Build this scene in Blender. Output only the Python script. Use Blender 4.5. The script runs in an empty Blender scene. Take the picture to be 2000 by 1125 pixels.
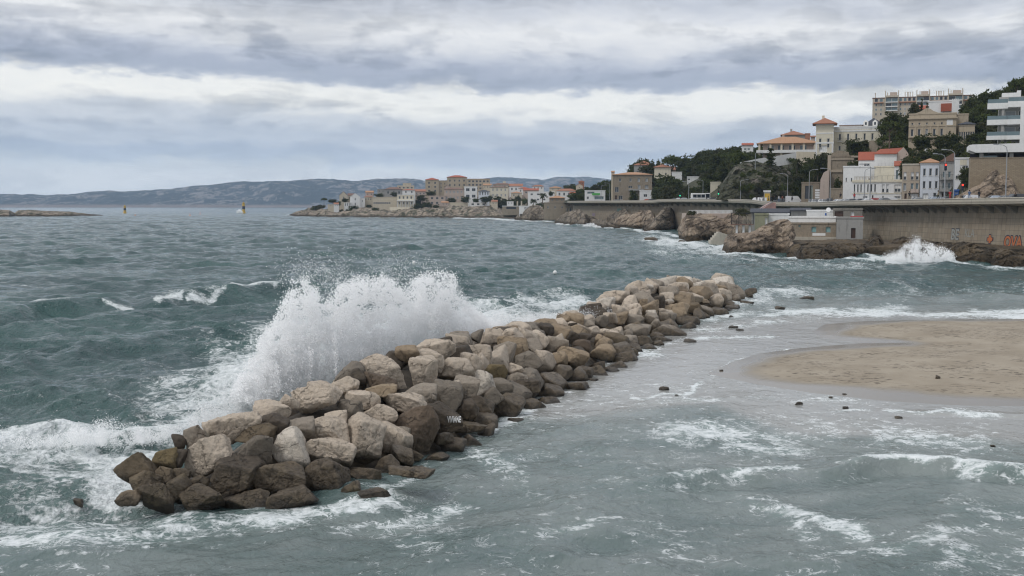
import bpy, bmesh, math, random
import numpy as np
from mathutils import Vector, Matrix, noise as mnoise
from mathutils.bvhtree import BVHTree
R = math.radians
rng = np.random.default_rng(7)
random.seed(7)
SC = bpy.context.scene
COL = SC.collection

# ---------------------------------------------------------------- camera geometry
F = 2150.0                      # focal length in pixels of a 2000 px wide picture
EYE = 9.0                       # eye height above the sea (m)
PIT = math.atan(160.5 / F)
CP, SP = math.cos(PIT), math.sin(PIT)

def ray(px, py):
    u = (px - 1000.0) / F; v = -(py - 562.5) / F
    return (u, CP + v * SP, v * CP - SP)

def W(px, py, Y):
    """world point seen at pixel (px,py) at distance Y"""
    d = ray(px, py); t = Y / d[1]
    return Vector((d[0] * t, Y, EYE + d[2] * t))

def G(px, py, z=0.0):
    """world point seen at pixel (px,py) on the level z"""
    d = ray(px, py); t = (z - EYE) / d[2]
    return Vector((d[0] * t, d[1] * t, z))

def PX(x, y, z):
    """world -> pixel (numpy)"""
    zc = y * CP - (z - EYE) * SP
    yc = y * SP + (z - EYE) * CP
    zc = np.maximum(zc, 0.1)
    return 1000 + F * x / zc, 562.5 - F * yc / zc

# ---------------------------------------------------------------- object helpers
def tag(o, label=None, cat=None, group=None, kind=None):
    if label: o['label'] = label
    if cat: o['category'] = cat
    if group: o['group'] = group
    if kind: o['kind'] = kind
    return o

def link(name, me, mat=None, parent=None, loc=None, smooth=False):
    o = bpy.data.objects.new(name, me)
    COL.objects.link(o)
    if mat is not None:
        for m in (mat if isinstance(mat, (list, tuple)) else [mat]):
            me.materials.append(m)
    if parent is not None: o.parent = parent
    if loc is not None: o.location = loc
    if smooth and len(me.polygons):
        me.polygons.foreach_set('use_smooth', np.ones(len(me.polygons), bool))
    return o

def empty(name, loc=(0, 0, 0), rz=0.0):
    o = bpy.data.objects.new(name, None); COL.objects.link(o)
    o.location = loc; o.rotation_euler = (0, 0, rz); o.empty_display_size = 0.1
    return o

def copy_tree(o, parent=None):
    c = o.copy(); COL.objects.link(c)
    if parent is not None: c.parent = parent
    for ch in list(o.children): copy_tree(ch, c)
    return c

class MB:
    """collects shapes, then builds ONE mesh object"""
    def __init__(s): s.v = []; s.f = []; s.m = []
    def add(s, vs, fs, mi=0):
        n = len(s.v); s.v += [tuple(v) for v in vs]
        s.f += [tuple(i + n for i in f) for f in fs]; s.m += [mi] * len(fs)
        return s
    def box(s, x0, x1, y0, y1, z0, z1, mi=0):
        vs = [(x0, y0, z0), (x1, y0, z0), (x1, y1, z0), (x0, y1, z0), (x0, y0, z1), (x1, y0, z1), (x1, y1, z1), (x0, y1, z1)]
        return s.add(vs, [(0, 3, 2, 1), (4, 5, 6, 7), (0, 1, 5, 4), (1, 2, 6, 5), (2, 3, 7, 6), (3, 0, 4, 7)], mi)
    def tube(s, pts, r0, r1=None, n=8, mi=0, cap=True):
        r1 = r0 if r1 is None else r1
        pts = [Vector(p) for p in pts]; k = len(pts); vs = []; fs = []
        for i, p in enumerate(pts):
            d = (pts[min(i + 1, k - 1)] - pts[max(i - 1, 0)]).normalized()
            a = d.orthogonal().normalized() if i == 0 else (a - d * a.dot(d)).normalized()
            b = d.cross(a); r = r0 + (r1 - r0) * i / max(k - 1, 1)
            for j in range(n):
                t = 2 * math.pi * j / n
                vs.append(p + a * math.cos(t) * r + b * math.sin(t) * r)
        for i in range(k - 1):
            for j in range(n):
                fs.append((i * n + j, i * n + (j + 1) % n, (i + 1) * n + (j + 1) % n, (i + 1) * n + j))
        if cap:
            fs.append(tuple(range(n))[::-1]); fs.append(tuple((k - 1) * n + j for j in range(n)))
        return s.add(vs, fs, mi)
    def lathe(s, prof, n=12, mi=0, c=(0, 0, 0)):
        vs = []; fs = []
        for (r, z) in prof:
            for j in range(n):
                t = 2 * math.pi * j / n
                vs.append((c[0] + r * math.cos(t), c[1] + r * math.sin(t), c[2] + z))
        for i in range(len(prof) - 1):
            for j in range(n):
                fs.append((i * n + j, i * n + (j + 1) % n, (i + 1) * n + (j + 1) % n, (i + 1) * n + j))
        fs.append(tuple(range(n))[::-1]); fs.append(tuple((len(prof) - 1) * n + j for j in range(n)))
        return s.add(vs, fs, mi)
    def prism(s, poly, a, b, axis='y', mi=0):
        """closed outline extruded from a to b; poly is (x,z) for axis y, (x,y) for axis z, (y,z) for axis x"""
        f = {'y': lambda p, t: (p[0], t, p[1]), 'z': lambda p, t: (p[0], p[1], t), 'x': lambda p, t: (t, p[0], p[1])}[axis]
        n = len(poly)
        vs = [f(p, a) for p in poly] + [f(p, b) for p in poly]
        fs = [tuple(range(n)), tuple(range(n, 2 * n))[::-1]] + [(i, i + n, (i + 1) % n + n, (i + 1) % n) for i in range(n)]
        return s.add(vs, fs, mi)
    def mesh(s, name):
        me = bpy.data.meshes.new(name); me.from_pydata(s.v, [], s.f)
        if any(s.m): me.polygons.foreach_set('material_index', s.m)
        bm = bmesh.new(); bm.from_mesh(me); bmesh.ops.recalc_face_normals(bm, faces=bm.faces); bm.to_mesh(me); bm.free()
        me.update(); return me
    def build(s, name, mat=None, parent=None, loc=None, smooth=False):
        return link(name, s.mesh(name), mat, parent, loc, smooth)

def grid_mesh(name, P, mat, smooth=True, attrs=None, parent=None):
    """P: (n,m,3) array -> one sheet"""
    n, m = P.shape[:2]
    me = bpy.data.meshes.new(name)
    me.vertices.add(n * m); me.vertices.foreach_set('co', np.ascontiguousarray(P, dtype=np.float32).ravel())
    i = np.arange((n - 1) * (m - 1)); r = i // (m - 1); c = i % (m - 1); a = r * m + c
    q = np.stack([a, a + 1, a + m + 1, a + m], 1).astype(np.int32)
    me.loops.add(q.size); me.loops.foreach_set('vertex_index', q.ravel())
    me.polygons.add(len(q)); me.polygons.foreach_set('loop_start', np.arange(0, q.size, 4, dtype=np.int32))
    me.polygons.foreach_set('loop_total', np.full(len(q), 4, np.int32))
    me.polygons.foreach_set('use_smooth', np.full(len(q), smooth))
    me.update(calc_edges=True)
    for k, v in (attrs or {}).items():
        at = me.attributes.new(k, 'FLOAT', 'POINT'); at.data.foreach_set('value', np.ascontiguousarray(v, dtype=np.float32).ravel())
    return link(name, me, mat, parent)

# ---------------------------------------------------------------- numpy noise
def _h(ix, iy, iz, s):
    n = (ix.astype(np.int64) * 374761393 + iy.astype(np.int64) * 668265263 + iz.astype(np.int64) * 2147483647 + s * 974634777) & 0xffffffff
    n = ((n ^ (n >> 13)) * 1274126177) & 0xffffffff
    n = ((n ^ (n >> 15)) * 2246822519) & 0xffffffff
    return ((n ^ (n >> 16)) & 0xffffff) / float(0xffffff) * 2 - 1

def vn(x, y, z=0.0, s=0):
    x, y, z = np.broadcast_arrays(np.asarray(x, float), np.asarray(y, float), np.asarray(z, float))
    ix, iy, iz = np.floor(x), np.floor(y), np.floor(z)
    fx, fy, fz = x - ix, y - iy, z - iz
    fx = fx * fx * (3 - 2 * fx); fy = fy * fy * (3 - 2 * fy); fz = fz * fz * (3 - 2 * fz)
    def L(a, b, t): return a + (b - a) * t
    c = [[[_h(ix + i, iy + j, iz + k, s) for k in (0, 1)] for j in (0, 1)] for i in (0, 1)]
    return L(L(L(c[0][0][0], c[1][0][0], fx), L(c[0][1][0], c[1][1][0], fx), fy),
             L(L(c[0][0][1], c[1][0][1], fx), L(c[0][1][1], c[1][1][1], fx), fy), fz)

def fbm(x, y, z=0.0, o=4, s=0, g=0.5):
    t = 0; a = 1.0; w = 0
    for i in range(o):
        k = 2.03 ** i
        t = t + a * vn(np.asarray(x) * k + i * 7.3, np.asarray(y) * k - i * 3.1, np.asarray(z) * k, s + i); w += a; a *= g
    return t / w

def sst(a, b, x):
    t = np.clip((x - a) / (b - a), 0, 1); return t * t * (3 - 2 * t)

def seg_dist(px, py, pts, sx=1.0):
    """distance of points to a polyline and the parameter of the closest point (x scaled by sx)"""
    best = np.full(np.shape(px), 1e9); par = np.zeros(np.shape(px))
    for i in range(len(pts) - 1):
        ax, ay = pts[i][0] * sx, pts[i][1]; bx, by = pts[i + 1][0] * sx, pts[i + 1][1]
        dx, dy = bx - ax, by - ay; L2 = dx * dx + dy * dy + 1e-9
        t = np.clip(((px * sx - ax) * dx + (py - ay) * dy) / L2, 0, 1)
        d = np.hypot(px * sx - ax - t * dx, py - ay - t * dy)
        m = d < best; best = np.where(m, d, best); par = np.where(m, i + t, par)
    return best, par

def inside(px, py, poly):
    c = np.zeros(np.shape(px), bool); n = len(poly)
    for i in range(n):
        x0, y0 = poly[i][:2]; x1, y1 = poly[(i + 1) % n][:2]
        if y0 == y1: continue
        c ^= ((y0 > py) != (y1 > py)) & (px < (x1 - x0) * (py - y0) / (y1 - y0) + x0)
    return c

# ---------------------------------------------------------------- node helpers
class NT:
    def __init__(s, name):
        s.mat = bpy.data.materials.new(name); s.mat.use_nodes = True
        s.t = s.mat.node_tree; s.t.nodes.clear()
        s.out = s.t.nodes.new('ShaderNodeOutputMaterial')
    def n(s, typ, ins=None, **kw):
        nd = s.t.nodes.new('ShaderNode' + typ)
        for k, v in kw.items(): setattr(nd, k, v)
        for k, v in (ins or {}).items(): s.set(nd, k, v)
        return nd
    def set(s, nd, k, v):
        sk = nd.inputs[k]
        if isinstance(v, bpy.types.NodeSocket): s.t.links.new(v, sk)
        elif isinstance(v, bpy.types.Node): s.t.links.new(v.outputs[0], sk)
        else: sk.default_value = (tuple(v) + (1.0,) if isinstance(v, (tuple, list)) and len(v) == 3 and sk.type == 'RGBA' else v)
    def math(s, op, a, b=0.0, c=None, clamp=False):
        nd = s.n('Math', {0: a, 1: b}, operation=op, use_clamp=clamp)
        if c is not None: s.set(nd, 2, c)
        return nd.outputs[0]
    def mix(s, f, a, b, typ='MIX'):
        nd = s.n('MixRGB', {0: f, 1: a, 2: b}, blend_type=typ); return nd.outputs[0]
    def noise(s, vec, scale, detail=4, rough=0.55, dist=0.0, dim='3D'):
        nd = s.n('TexNoise', {'Scale': scale, 'Detail': detail, 'Roughness': rough, 'Distortion': dist}, noise_dimensions=dim)
        if vec is not None: s.set(nd, 'Vector', vec)
        return nd.outputs[0]
    def ramp(s, fac, stops, interp='LINEAR'):
        nd = s.n('ValToRGB', {0: fac}); cr = nd.color_ramp; cr.interpolation = interp
        while len(cr.elements) > 1: cr.elements.remove(cr.elements[-1])
        for i, (p, c) in enumerate(stops):
            e = cr.elements[0] if i == 0 else cr.elements.new(p)
            e.position = p
            c = (c, c, c) if isinstance(c, (int, float)) else c
            e.color = tuple(c) + (1.0,)
        return nd.outputs[0]
    def sstep(s, a, b, x):
        nd = s.n('MapRange', {0: x, 1: a, 2: b}, interpolation_type='SMOOTHSTEP', clamp=True); return nd.outputs[0]
    def attr(s, name): return s.n('Attribute', attribute_name=name).outputs['Fac']
    def pos(s): return s.n('NewGeometry').outputs['Position']
    def mapv(s, vec, scale=(1, 1, 1), rot=(0, 0, 0), loc=(0, 0, 0)):
        return s.n('Mapping', {'Vector': vec, 'Scale': scale, 'Rotation': rot, 'Location': loc}).outputs[0]
    def xyz(s, v): return s.n('SeparateXYZ', {0: v}).outputs
    def bump(s, h, strength=0.5, dist=0.1, normal=None):
        nd = s.n('Bump', {'Height': h, 'Strength': strength, 'Distance': dist})
        if normal is not None: s.set(nd, 'Normal', normal)
        return nd.outputs[0]
    def done(s, color, rough=0.8, normal=None, **kw):
        p = s.n('BsdfPrincipled', {'Base Color': color, 'Roughness': rough})
        if normal is not None: s.set(p, 'Normal', normal)
        for k, v in kw.items(): s.set(p, k.replace('_', ' '), v)
        s.t.links.new(p.outputs[0], s.out.inputs[0]); s.bsdf = p
        return s.mat

_mc = {}
def plain(name, col, rough=0.8, var=0.12, scale=1.5, metal=0.0, objcol=False, emit=0.0, stain=0.25):
    """procedural surface: base colour with blotches, fine grain and faint vertical weathering"""
    key = (name, tuple(col), rough)
    if key in _mc: return _mc[key]
    t = NT(name); p = t.pos()
    base = col
    if objcol: base = t.n('ObjectInfo').outputs['Color']
    a = t.noise(p, scale, 5, 0.6)
    st = t.noise(t.mapv(p, (1.2, 1.2, 0.18)), 1.6, 4, 0.65)
    f = t.math('ADD', t.math('MULTIPLY', t.math('SUBTRACT', a, 0.5), var * 2), 1.0)
    g = t.math('SUBTRACT', 1.0, t.math('MULTIPLY', t.sstep(0.52, 0.75, st), stain))
    k = t.math('MULTIPLY', f, g)
    c = t.n('VectorMath', {0: base, 1: t.n('CombineXYZ', {0: k, 1: k, 2: k}).outputs[0]}, operation='MULTIPLY').outputs[0]
    m = t.done(c, rough, t.bump(a, 0.25, 0.05), Metallic=metal)
    if emit: t.set(t.bsdf, 'Emission Color', tuple(col)); t.set(t.bsdf, 'Emission Strength', emit)
    _mc[key] = m; return m

# ---------------------------------------------------------------- camera, sky, sun
cam = bpy.data.cameras.new('camera'); camo = bpy.data.objects.new('camera', cam); COL.objects.link(camo)
cam.sensor_width = 36; cam.lens = 36 * F / 2000; cam.clip_start = 0.5; cam.clip_end = 40000
camo.location = (0, 0, EYE); camo.rotation_euler = (math.pi / 2 - PIT, 0, 0)
SC.camera = camo
SC.view_settings.view_transform = 'Standard'; SC.view_settings.look = 'None'
SC.view_settings.exposure = 0.24; SC.view_settings.gamma = 1.0
SC.cycles.use_denoising = True
SC.cycles.max_bounces = 16; SC.cycles.diffuse_bounces = 16; SC.cycles.transmission_bounces = 16; SC.cycles.glossy_bounces = 2; SC.cycles.volume_bounces = 0
SC.cycles.transparent_max_bounces = 8
SC.cycles.caustics_reflective = False; SC.cycles.caustics_refractive = False
SC.cycles.filter_width = 1.2

SUN_EL, SUN_AZ = R(52), R(-120)      # azimuth measured from +Y towards +X
sun = bpy.data.lights.new('sun', 'SUN'); suno = bpy.data.objects.new('sun', sun); COL.objects.link(suno)
sun.energy = 1.15; sun.angle = R(14); sun.color = (1.0, 0.965, 0.91)
sd = Vector((math.sin(SUN_AZ) * math.cos(SUN_EL), math.cos(SUN_AZ) * math.cos(SUN_EL), math.sin(SUN_EL)))
suno.rotation_euler = (-sd).to_track_quat('-Z', 'Y').to_euler()

wd = bpy.data.worlds.new('World'); SC.world = wd; wd.use_nodes = True
class WT(NT):
    def __init__(s, t): s.t = t; t.nodes.clear(); s.out = t.nodes.new('ShaderNodeOutputWorld')
w = WT(wd.node_tree)
sky = w.n('TexSky', sky_type='NISHITA', sun_disc=False, sun_elevation=SUN_EL, sun_rotation=SUN_AZ, air_density=1.0, dust_density=2.0)
bg1 = w.n('Background', {'Color': sky, 'Strength': 0.1})
d = w.n('TexCoord').outputs['Generated']
x, y, z = w.xyz(d)[:3]
zc = w.math('MAXIMUM', z, 0.0)
az = w.math('ARCTAN2', x, y)
# cloud decks seen in perspective: the direction is projected on a level ceiling
q = w.math('ADD', zc, 0.060)
pv = w.n('CombineXYZ', {0: w.math('DIVIDE', x, q), 1: w.math('DIVIDE', y, q), 2: 0.0}).outputs[0]
mid = w.noise(w.mapv(pv, (0.95, 0.55, 1), rot=(0, 0, 0.12), loc=(9.1, 4.7, 0)), 1.05, 9, 0.60, 0.55)
big = w.noise(w.mapv(pv, (0.42, 0.30, 1), rot=(0, 0, 0.2), loc=(2.1, 6.7, 0)), 1.0, 5, 0.55, 0.6)
av = lambda sa, sz, o: w.n('CombineXYZ', {0: w.math('MULTIPLY', az, sa), 1: w.math('MULTIPLY', z, sz), 2: o}).outputs[0]
lane = w.noise(av(2.6, 7.0, 0.37), 1.5, 6, 0.55, 0.25)
puff = w.noise(av(9.0, 24.0, 2.9), 1.7, 10, 0.60, 0.25)
# lane height: elevation bent by the noise, so the long bands wander and fray
e = w.math('ADD', z, w.math('MULTIPLY', w.math('SUBTRACT', lane, 0.5), 0.036))
e = w.math('ADD', e, w.math('MULTIPLY', w.math('SUBTRACT', puff, 0.5), 0.040))
e = w.math('ADD', e, w.math('MULTIPLY', az, 0.018))
fray = w.noise(av(22.0, 80.0, 5.9), 1.6, 8, 0.62, 0.3)
e = w.math('ADD', e, w.math('MULTIPLY', w.math('SUBTRACT', fray, 0.5), 0.013))
def s2l(c): return tuple(((v / 255) / 12.92 if v <= 10 else (((v / 255) + 0.055) / 1.055) ** 2.4) for v in c)
bands = [(0.0, (218, 224, 230)), (0.018, (228, 232, 236)), (0.028, (220, 226, 231)), (0.036, (194, 204, 217)), (0.046, (184, 193, 208)), (0.054, (205, 210, 218)), (0.061, (192, 198, 208)), (0.069, (208, 211, 216)),
         (0.077, (208, 210, 213)), (0.084, (236, 234, 229)), (0.092, (247, 244, 236)), (0.104, (240, 238, 232)), (0.1095, (182, 186, 196)), (0.114, (160, 166, 180)), (0.124, (164, 169, 183)),
         (0.134, (188, 191, 200)), (0.144, (214, 214, 216)), (0.158, (228, 227, 226)), (0.170, (208, 209, 213)), (0.184, (187, 190, 198)), (0.196, (200, 202, 208)), (0.22, (214, 215, 218)), (0.3, (208, 211, 217)), (0.5, (218, 221, 226))]
bc = w.ramp(w.math('MULTIPLY', e, 2.0), [(p * 2, s2l(c)) for p, c in bands])
# billows inside the decks: sharp shadowed bases, soft tops
wisp = w.noise(av(5.0, 52.0, 7.7), 1.5, 9, 0.62, 0.5)
hi = w.sstep(0.035, 0.10, z)
bl = w.math('ADD', w.math('MULTIPLY', w.sstep(0.36, 0.62, mid), 0.26), w.math('MULTIPLY', w.sstep(0.38, 0.60, big), 0.20))
bl = w.math('MULTIPLY', w.math('SUBTRACT', bl, 0.23), w.math('MULTIPLY', hi, 1.25))
pf = w.math('ADD', w.math('MULTIPLY', w.math('SUBTRACT', w.sstep(0.42, 0.56, puff), 0.5), 0.27), w.math('MULTIPLY', w.math('SUBTRACT', w.sstep(0.42, 0.60, wisp), 0.5), 0.15))
pf = w.math('MULTIPLY', pf, w.math('ADD', 0.45, w.math('MULTIPLY', hi, 0.35)))
rt = w.math('MULTIPLY', w.math('MULTIPLY', w.sstep(0.10, 0.42, az), w.sstep(0.13, 0.19, z)), 0.20)      # heavier deck to the right
kk = w.math('SUBTRACT', w.math('ADD', w.math('ADD', 1.0, bl), pf), rt)
kk = w.math('MINIMUM', kk, 1.10)
cl = w.n('VectorMath', {0: bc, 1: w.n('CombineXYZ', {0: w.math('POWER', kk, 1.03), 1: kk, 2: w.math('POWER', kk, 0.93)}).outputs[0]}, operation='MULTIPLY').outputs[0]
bg2 = w.n('Background', {'Color': cl, 'Strength': 1.0})
mx = w.n('MixShader', {0: 0.93, 1: bg1, 2: bg2})
w.t.links.new(mx.outputs[0], w.out.inputs[0])
# ================================================================ SEA
CREST = [(-11.6, 33.6), (-8.3, 36.6), (-6.0, 41.5), (-3.6, 50.0), (-0.6, 58.0), (3.2, 69.0), (9.0, 86.0), (14.5, 97.0), (21.5, 108.5)]
CH = [1.15, 2.1, 2.7, 2.9, 2.35, 1.75, 2.4, 2.75, 1.3]
WR = [2.2, 3.6, 4.4, 4.8, 4.7, 4.9, 5.2, 4.6, 2.0]        # width of the foot towards the beach
def mound(x, y):
    d, p = seg_dist(x, y, CREST)
    i = np.clip(p.astype(int), 0, len(CREST) - 2); t = p - i
    A = np.array(CREST); a = A[i]; b = A[i + 1]
    side = (b[..., 0] - a[..., 0]) * (y - a[..., 1]) - (b[..., 1] - a[..., 1]) * (x - a[..., 0])   # >0: seaward
    ch = np.array(CH); h = ch[i] * (1 - t) + ch[i + 1] * t
    wr = np.array(WR); wri = wr[i] * (1 - t) + wr[i + 1] * t
    wi = np.where(side > 0, 3.4, wri)
    return h * (1 - (d / wi) ** 1.35), d, p, side

# dry sand outline on the picture, laid on the level
SANDPX = [(1404, 729), (1450, 708), (1500, 692), (1560, 683), (1640, 676), (1690, 672), (1740, 670.5), (1690, 667.5), (1640, 662), (1612, 655), (1606, 646), (1625, 634),
          (1700, 628), (1850, 625), (2000, 624), (2150, 622), (2300, 650), (2300, 800), (2150, 791), (2000, 788), (1880, 787), (1740, 779), (1600, 764), (1500, 749)]
SAND = [tuple(G(px, py)[:2]) for px, py in SANDPX]
def sand_sd(x, y):
    d, _ = seg_dist(x, y, SAND + [SAND[0]])
    return np.where(inside(x, y, SAND), d, -d)

def paint(px, py, items, sx=0.35):
    items = [(p_, r_ * (1.35 if st_ < 0.95 and np.mean([q_[0] for q_ in p_]) > 1000 and p_[0][1] > 780 else 1.0), st_ * (0.80 if st_ < 0.95 and np.mean([q_[0] for q_ in p_]) > 1000 and p_[0][1] > 780 else 1.0)) for p_, r_, st_ in items]
    f = np.zeros(px.shape); jx = 14 * vn(px / 34, py / 13, 0, 301) + 6 * vn(px / 11, py / 5, 0, 302); jy = 5.5 * vn(px / 45, py / 15, 0, 303) * np.clip((py - 470) / 250, 0.03, 1); px = px + jx; py = py + jy
    for pts, rad, st in items:
        d, _ = seg_dist(px, py, pts, sx)
        f = np.maximum(f, st * np.exp(-np.abs(d / (rad * (1.5 if st < 0.85 else 1.1))) ** 1.5))
    return f
FOAM = [
 ([(-200, 905), (0, 868), (130, 852), (230, 858), (330, 845), (420, 818), (520, 785)], 17, 1.0),
 ([(150, 880), (240, 905), (300, 880)], 26, 0.86), ([(160, 930), (225, 960)], 22, 0.8),
 ([(-200, 900), (60, 900), (160, 930)], 44, 0.68), ([(-200, 985), (0, 985), (200, 985)], 38, 0.70),
 ([(60, 1010), (230, 1012), (420, 1015), (560, 1012)], 22, 0.62), ([(0, 1045), (200, 1045), (420, 1040)], 20, 0.52), ([(170, 880), (250, 925), (215, 970)], 34, 1.0), ([(560, 1010), (700, 985), (760, 975)], 9, 0.62),
 ([(440, 760), (520, 700), (640, 660), (800, 640), (960, 640)], 42, 1.0), ([(380, 800), (470, 770)], 16, 0.8),
 ([(360, 790), (480, 745), (560, 700)], 30, 0.62),
 ([(940, 628), (1030, 612), (1110, 604), (1160, 596)], 15, 1.0), ([(900, 600), (1000, 590), (1130, 580)], 8, 0.66), ([(1020, 640), (1130, 625)], 12, 0.9),
 ([(330, 1000), (520, 1006), (650, 985), (760, 958), (860, 900), (885, 868), (970, 828), (1025, 800), (1100, 745), (1200, 700), (1340, 664)], 5, 0.55),
 ([(870, 868), (960, 846)], 4, 0.8), ([(860, 902), (930, 890)], 4, 0.7), ([(1020, 790), (1090, 770)], 5, 0.6), ([(1180, 705), (1290, 690)], 6, 0.6),
 ([(1390, 600), (1470, 580), (1560, 572)], 9, 0.70), ([(1400, 620), (1520, 607), (1640, 610), (1760, 600)], 7, 0.62), ([(1380, 640), (1500, 630), (1600, 622)], 6, 0.5),
 ([(1500, 612), (1620, 606), (1700, 611), (1850, 616), (2000, 618), (2200, 619)], 4.0, 0.78), ([(1900, 610), (2200, 606)], 4, 0.6),
 ([(1405, 722), (1430, 706), (1480, 696), (1530, 684)], 1.6, 0.75), ([(1230, 775), (1330, 770), (1405, 732)], 2.0, 0.6), ([(1330, 660), (1500, 655)], 3, 0.55),
 ([(1250, 790), (1340, 782), (1500, 780)], 6, 0.52), ([(1730, 806), (1850, 806), (2000, 812), (2200, 814)], 3, 0.72), ([(1560, 805), (1700, 803)], 2, 0.5),
 ([(1330, 842), (1500, 845), (1700, 848), (1880, 858)], 17, 0.66), ([(1180, 848), (1330, 850)], 10, 0.5), ([(1450, 868), (1620, 872)], 10, 0.66),
 ([(1320, 925), (1450, 918), (1560, 905)], 4, 0.70), ([(1470, 888), (1600, 885), (1720, 892)], 8, 0.45),
 ([(1690, 904), (1760, 903), (1830, 910), (1880, 918)], 3.4, 1.0), ([(1880, 920), (1960, 926), (2060, 938), (2250, 948)], 5, 0.9), ([(1640, 910), (1700, 905)], 3, 0.6),
 ([(1390, 955), (1460, 965), (1540, 990), (1600, 1010), (1680, 1050)], 7, 0.62), ([(1540, 1000), (1560, 1060)], 8, 0.5),
 ([(1060, 945), (1200, 940)], 8, 0.5), ([(1080, 1040), (1200, 1010), (1300, 1020)], 8, 0.48), ([(1900, 1010), (2000, 1015), (2200, 1030)], 16, 0.48),
 ([(1720, 1090), (1900, 1040), (2000, 1030)], 12, 0.5), ([(1500, 1080), (1620, 1090)], 10, 0.48), ([(900, 870), (1000, 920), (1100, 980)], 12, 0.42), ([(560, 1040), (800, 1010), (900, 980)], 10, 0.4), ([(1900, 1100), (2200, 1090)], 22, 0.48),
 ([(45, 606), (90, 603), (130, 601)], 2.6, 1.0), ([(215, 601), (255, 599)], 1.6, 0.9), ([(298, 597), (330, 591), (356, 586)], 2.0, 0.95), ([(370, 588), (430, 580)], 1.2, 0.72), ([(440, 576), (500, 573), (552, 566)], 1.6, 0.86),
 ([(20, 556), (60, 554)], 1, 0.7), ([(-200, 760), (60, 770)], 4, 0.4), ([(560, 420), (640, 423), (760, 424.5)], 1.0, 0.6), ([(880, 426), (960, 427), (1010, 430)], 1.4, 0.95), ([(1010, 431), (1090, 433)], 1.0, 0.85),
 ([(1088, 437), (1130, 441), (1175, 444)], 1.7, 1.0), ([(1175, 445), (1230, 447), (1262, 451)], 1.6, 0.9), ([(1260, 452), (1330, 462)], 3, 0.85), ([(1290, 468), (1340, 474), (1400, 484)], 5.5, 1.0), ([(1260, 470), (1340, 482), (1420, 495)], 6, 0.75),
 ([(1400, 478), (1430, 494)], 4, 0.9), ([(1420, 497), (1500, 499), (1560, 503)], 1.8, 0.95), ([(1540, 500), (1600, 506), (1700, 508)], 1.4, 0.8), ([(1700, 502), (1780, 508), (1860, 508)], 5, 1.0), ([(1860, 516), (1930, 518), (2100, 520)], 1.8, 0.85),
 ([(1740, 512), (1860, 512)], 4, 0.9), ([(1280, 490), (1500, 512), (1700, 520)], 8, 0.42), ([(1480, 560), (1700, 566), (2000, 560)], 16, 0.30),
]
# the sheet of sea: fine near the shore, coarser outwards, reaching the horizon
th = np.concatenate([np.linspace(-64, -27.5, 60, endpoint=False), np.linspace(-27.5, 27.5, 1020), np.linspace(27.5, 64, 61)[1:]])
rr = np.concatenate([np.linspace(5, 13.5, 10, endpoint=False), np.exp(np.arange(math.log(13.5), math.log(1300), 0.0039)), np.exp(np.linspace(math.log(1310), math.log(12000), 60))])
TH, RR = np.meshgrid(np.radians(th), rr)
X0 = RR * np.sin(TH); Y0 = RR * np.cos(TH)
cell = np.maximum(np.gradient(rr)[:, None] * np.ones_like(RR), RR * R(0.055))
PXX, PYY = PX(X0, Y0, 0 * X0)
sd_s = sand_sd(X0, Y0)
mh, md, mp, mside = mound(X0, Y0)
# how rough the water is: open sea 1, lee of the breakwater less, film on the sand almost flat
lee = ((mside < 0) & (Y0 < 112)) * 1.0
leef = np.where(mside < 0, sst(0, 6, md), 0) * sst(125, 100, Y0)
amp = 1.0 - 0.50 * leef
amp *= 0.30 + 0.70 * sst(0.5, 16, -sd_s)
flat, _ = seg_dist(PXX, PYY, [(1000, 770), (1250, 740), (1330, 690), (1500, 690), (1620, 790), (2000, 800)], 0.35)
amp *= 0.10 + 0.90 * sst(10, 80, flat)
amp *= 1 - 0.5 * np.exp(-(RR / 1100) ** 2 * 0) * sst(700, 2500, RR)
shal = np.clip(leef * (0.55 + 0.25 * sst(40, 3, -sd_s)) + 0.45 * sst(10, 0, -sd_s) + 0.5 * leef * sst(80, 10, flat), 0, 1)
shal = np.maximum(shal, 0.34 * sst(600, 1125, PYY) * sst(1300, 200, PXX + 0.0))
zz = np.zeros_like(X0); dxx = np.zeros_like(X0); dyy = np.zeros_like(X0)
wx = fbm(X0 / 23, Y0 / 23, 0, 2, 5) * 3.0; wy = fbm(X0 / 23, Y0 / 23, 0, 2, 9) * 3.0
grp = 0.8 + 0.55 * fbm(X0 / 30, Y0 / 30, 0, 3, 31)
main = math.atan2(-0.42, 0.90)
for k in range(84):
    lam = 0.55 * (22 / 0.55) ** (k / 83.0) * rng.uniform(0.93, 1.07)
    spread = 1.15 if lam < 5 else 0.55
    a = main - 0.35 * (lam < 6) + rng.normal(0, spread)
    kx, ky = math.cos(a), math.sin(a)
    A = 0.0112 * lam ** 0.80 * (1.0 if lam < 9 else 0.72) * rng.uniform(0.6, 1.3)
    fade = sst(1.3, 3.2, lam / cell)
    ph = 2 * math.pi / lam * (kx * (X0 + wx) + ky * (Y0 + wy)) + rng.uniform(0, 6.28)
    loc = fade * A * (grp if lam < 8 else 1) * (amp if lam < 6 else amp * np.sqrt(np.clip(amp, 0, 1)))
    c = np.cos(ph); s_ = np.sin(ph)
    zz += loc * c; dxx -= loc * 0.85 * kx * s_; dyy -= loc * 0.85 * ky * s_
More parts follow.
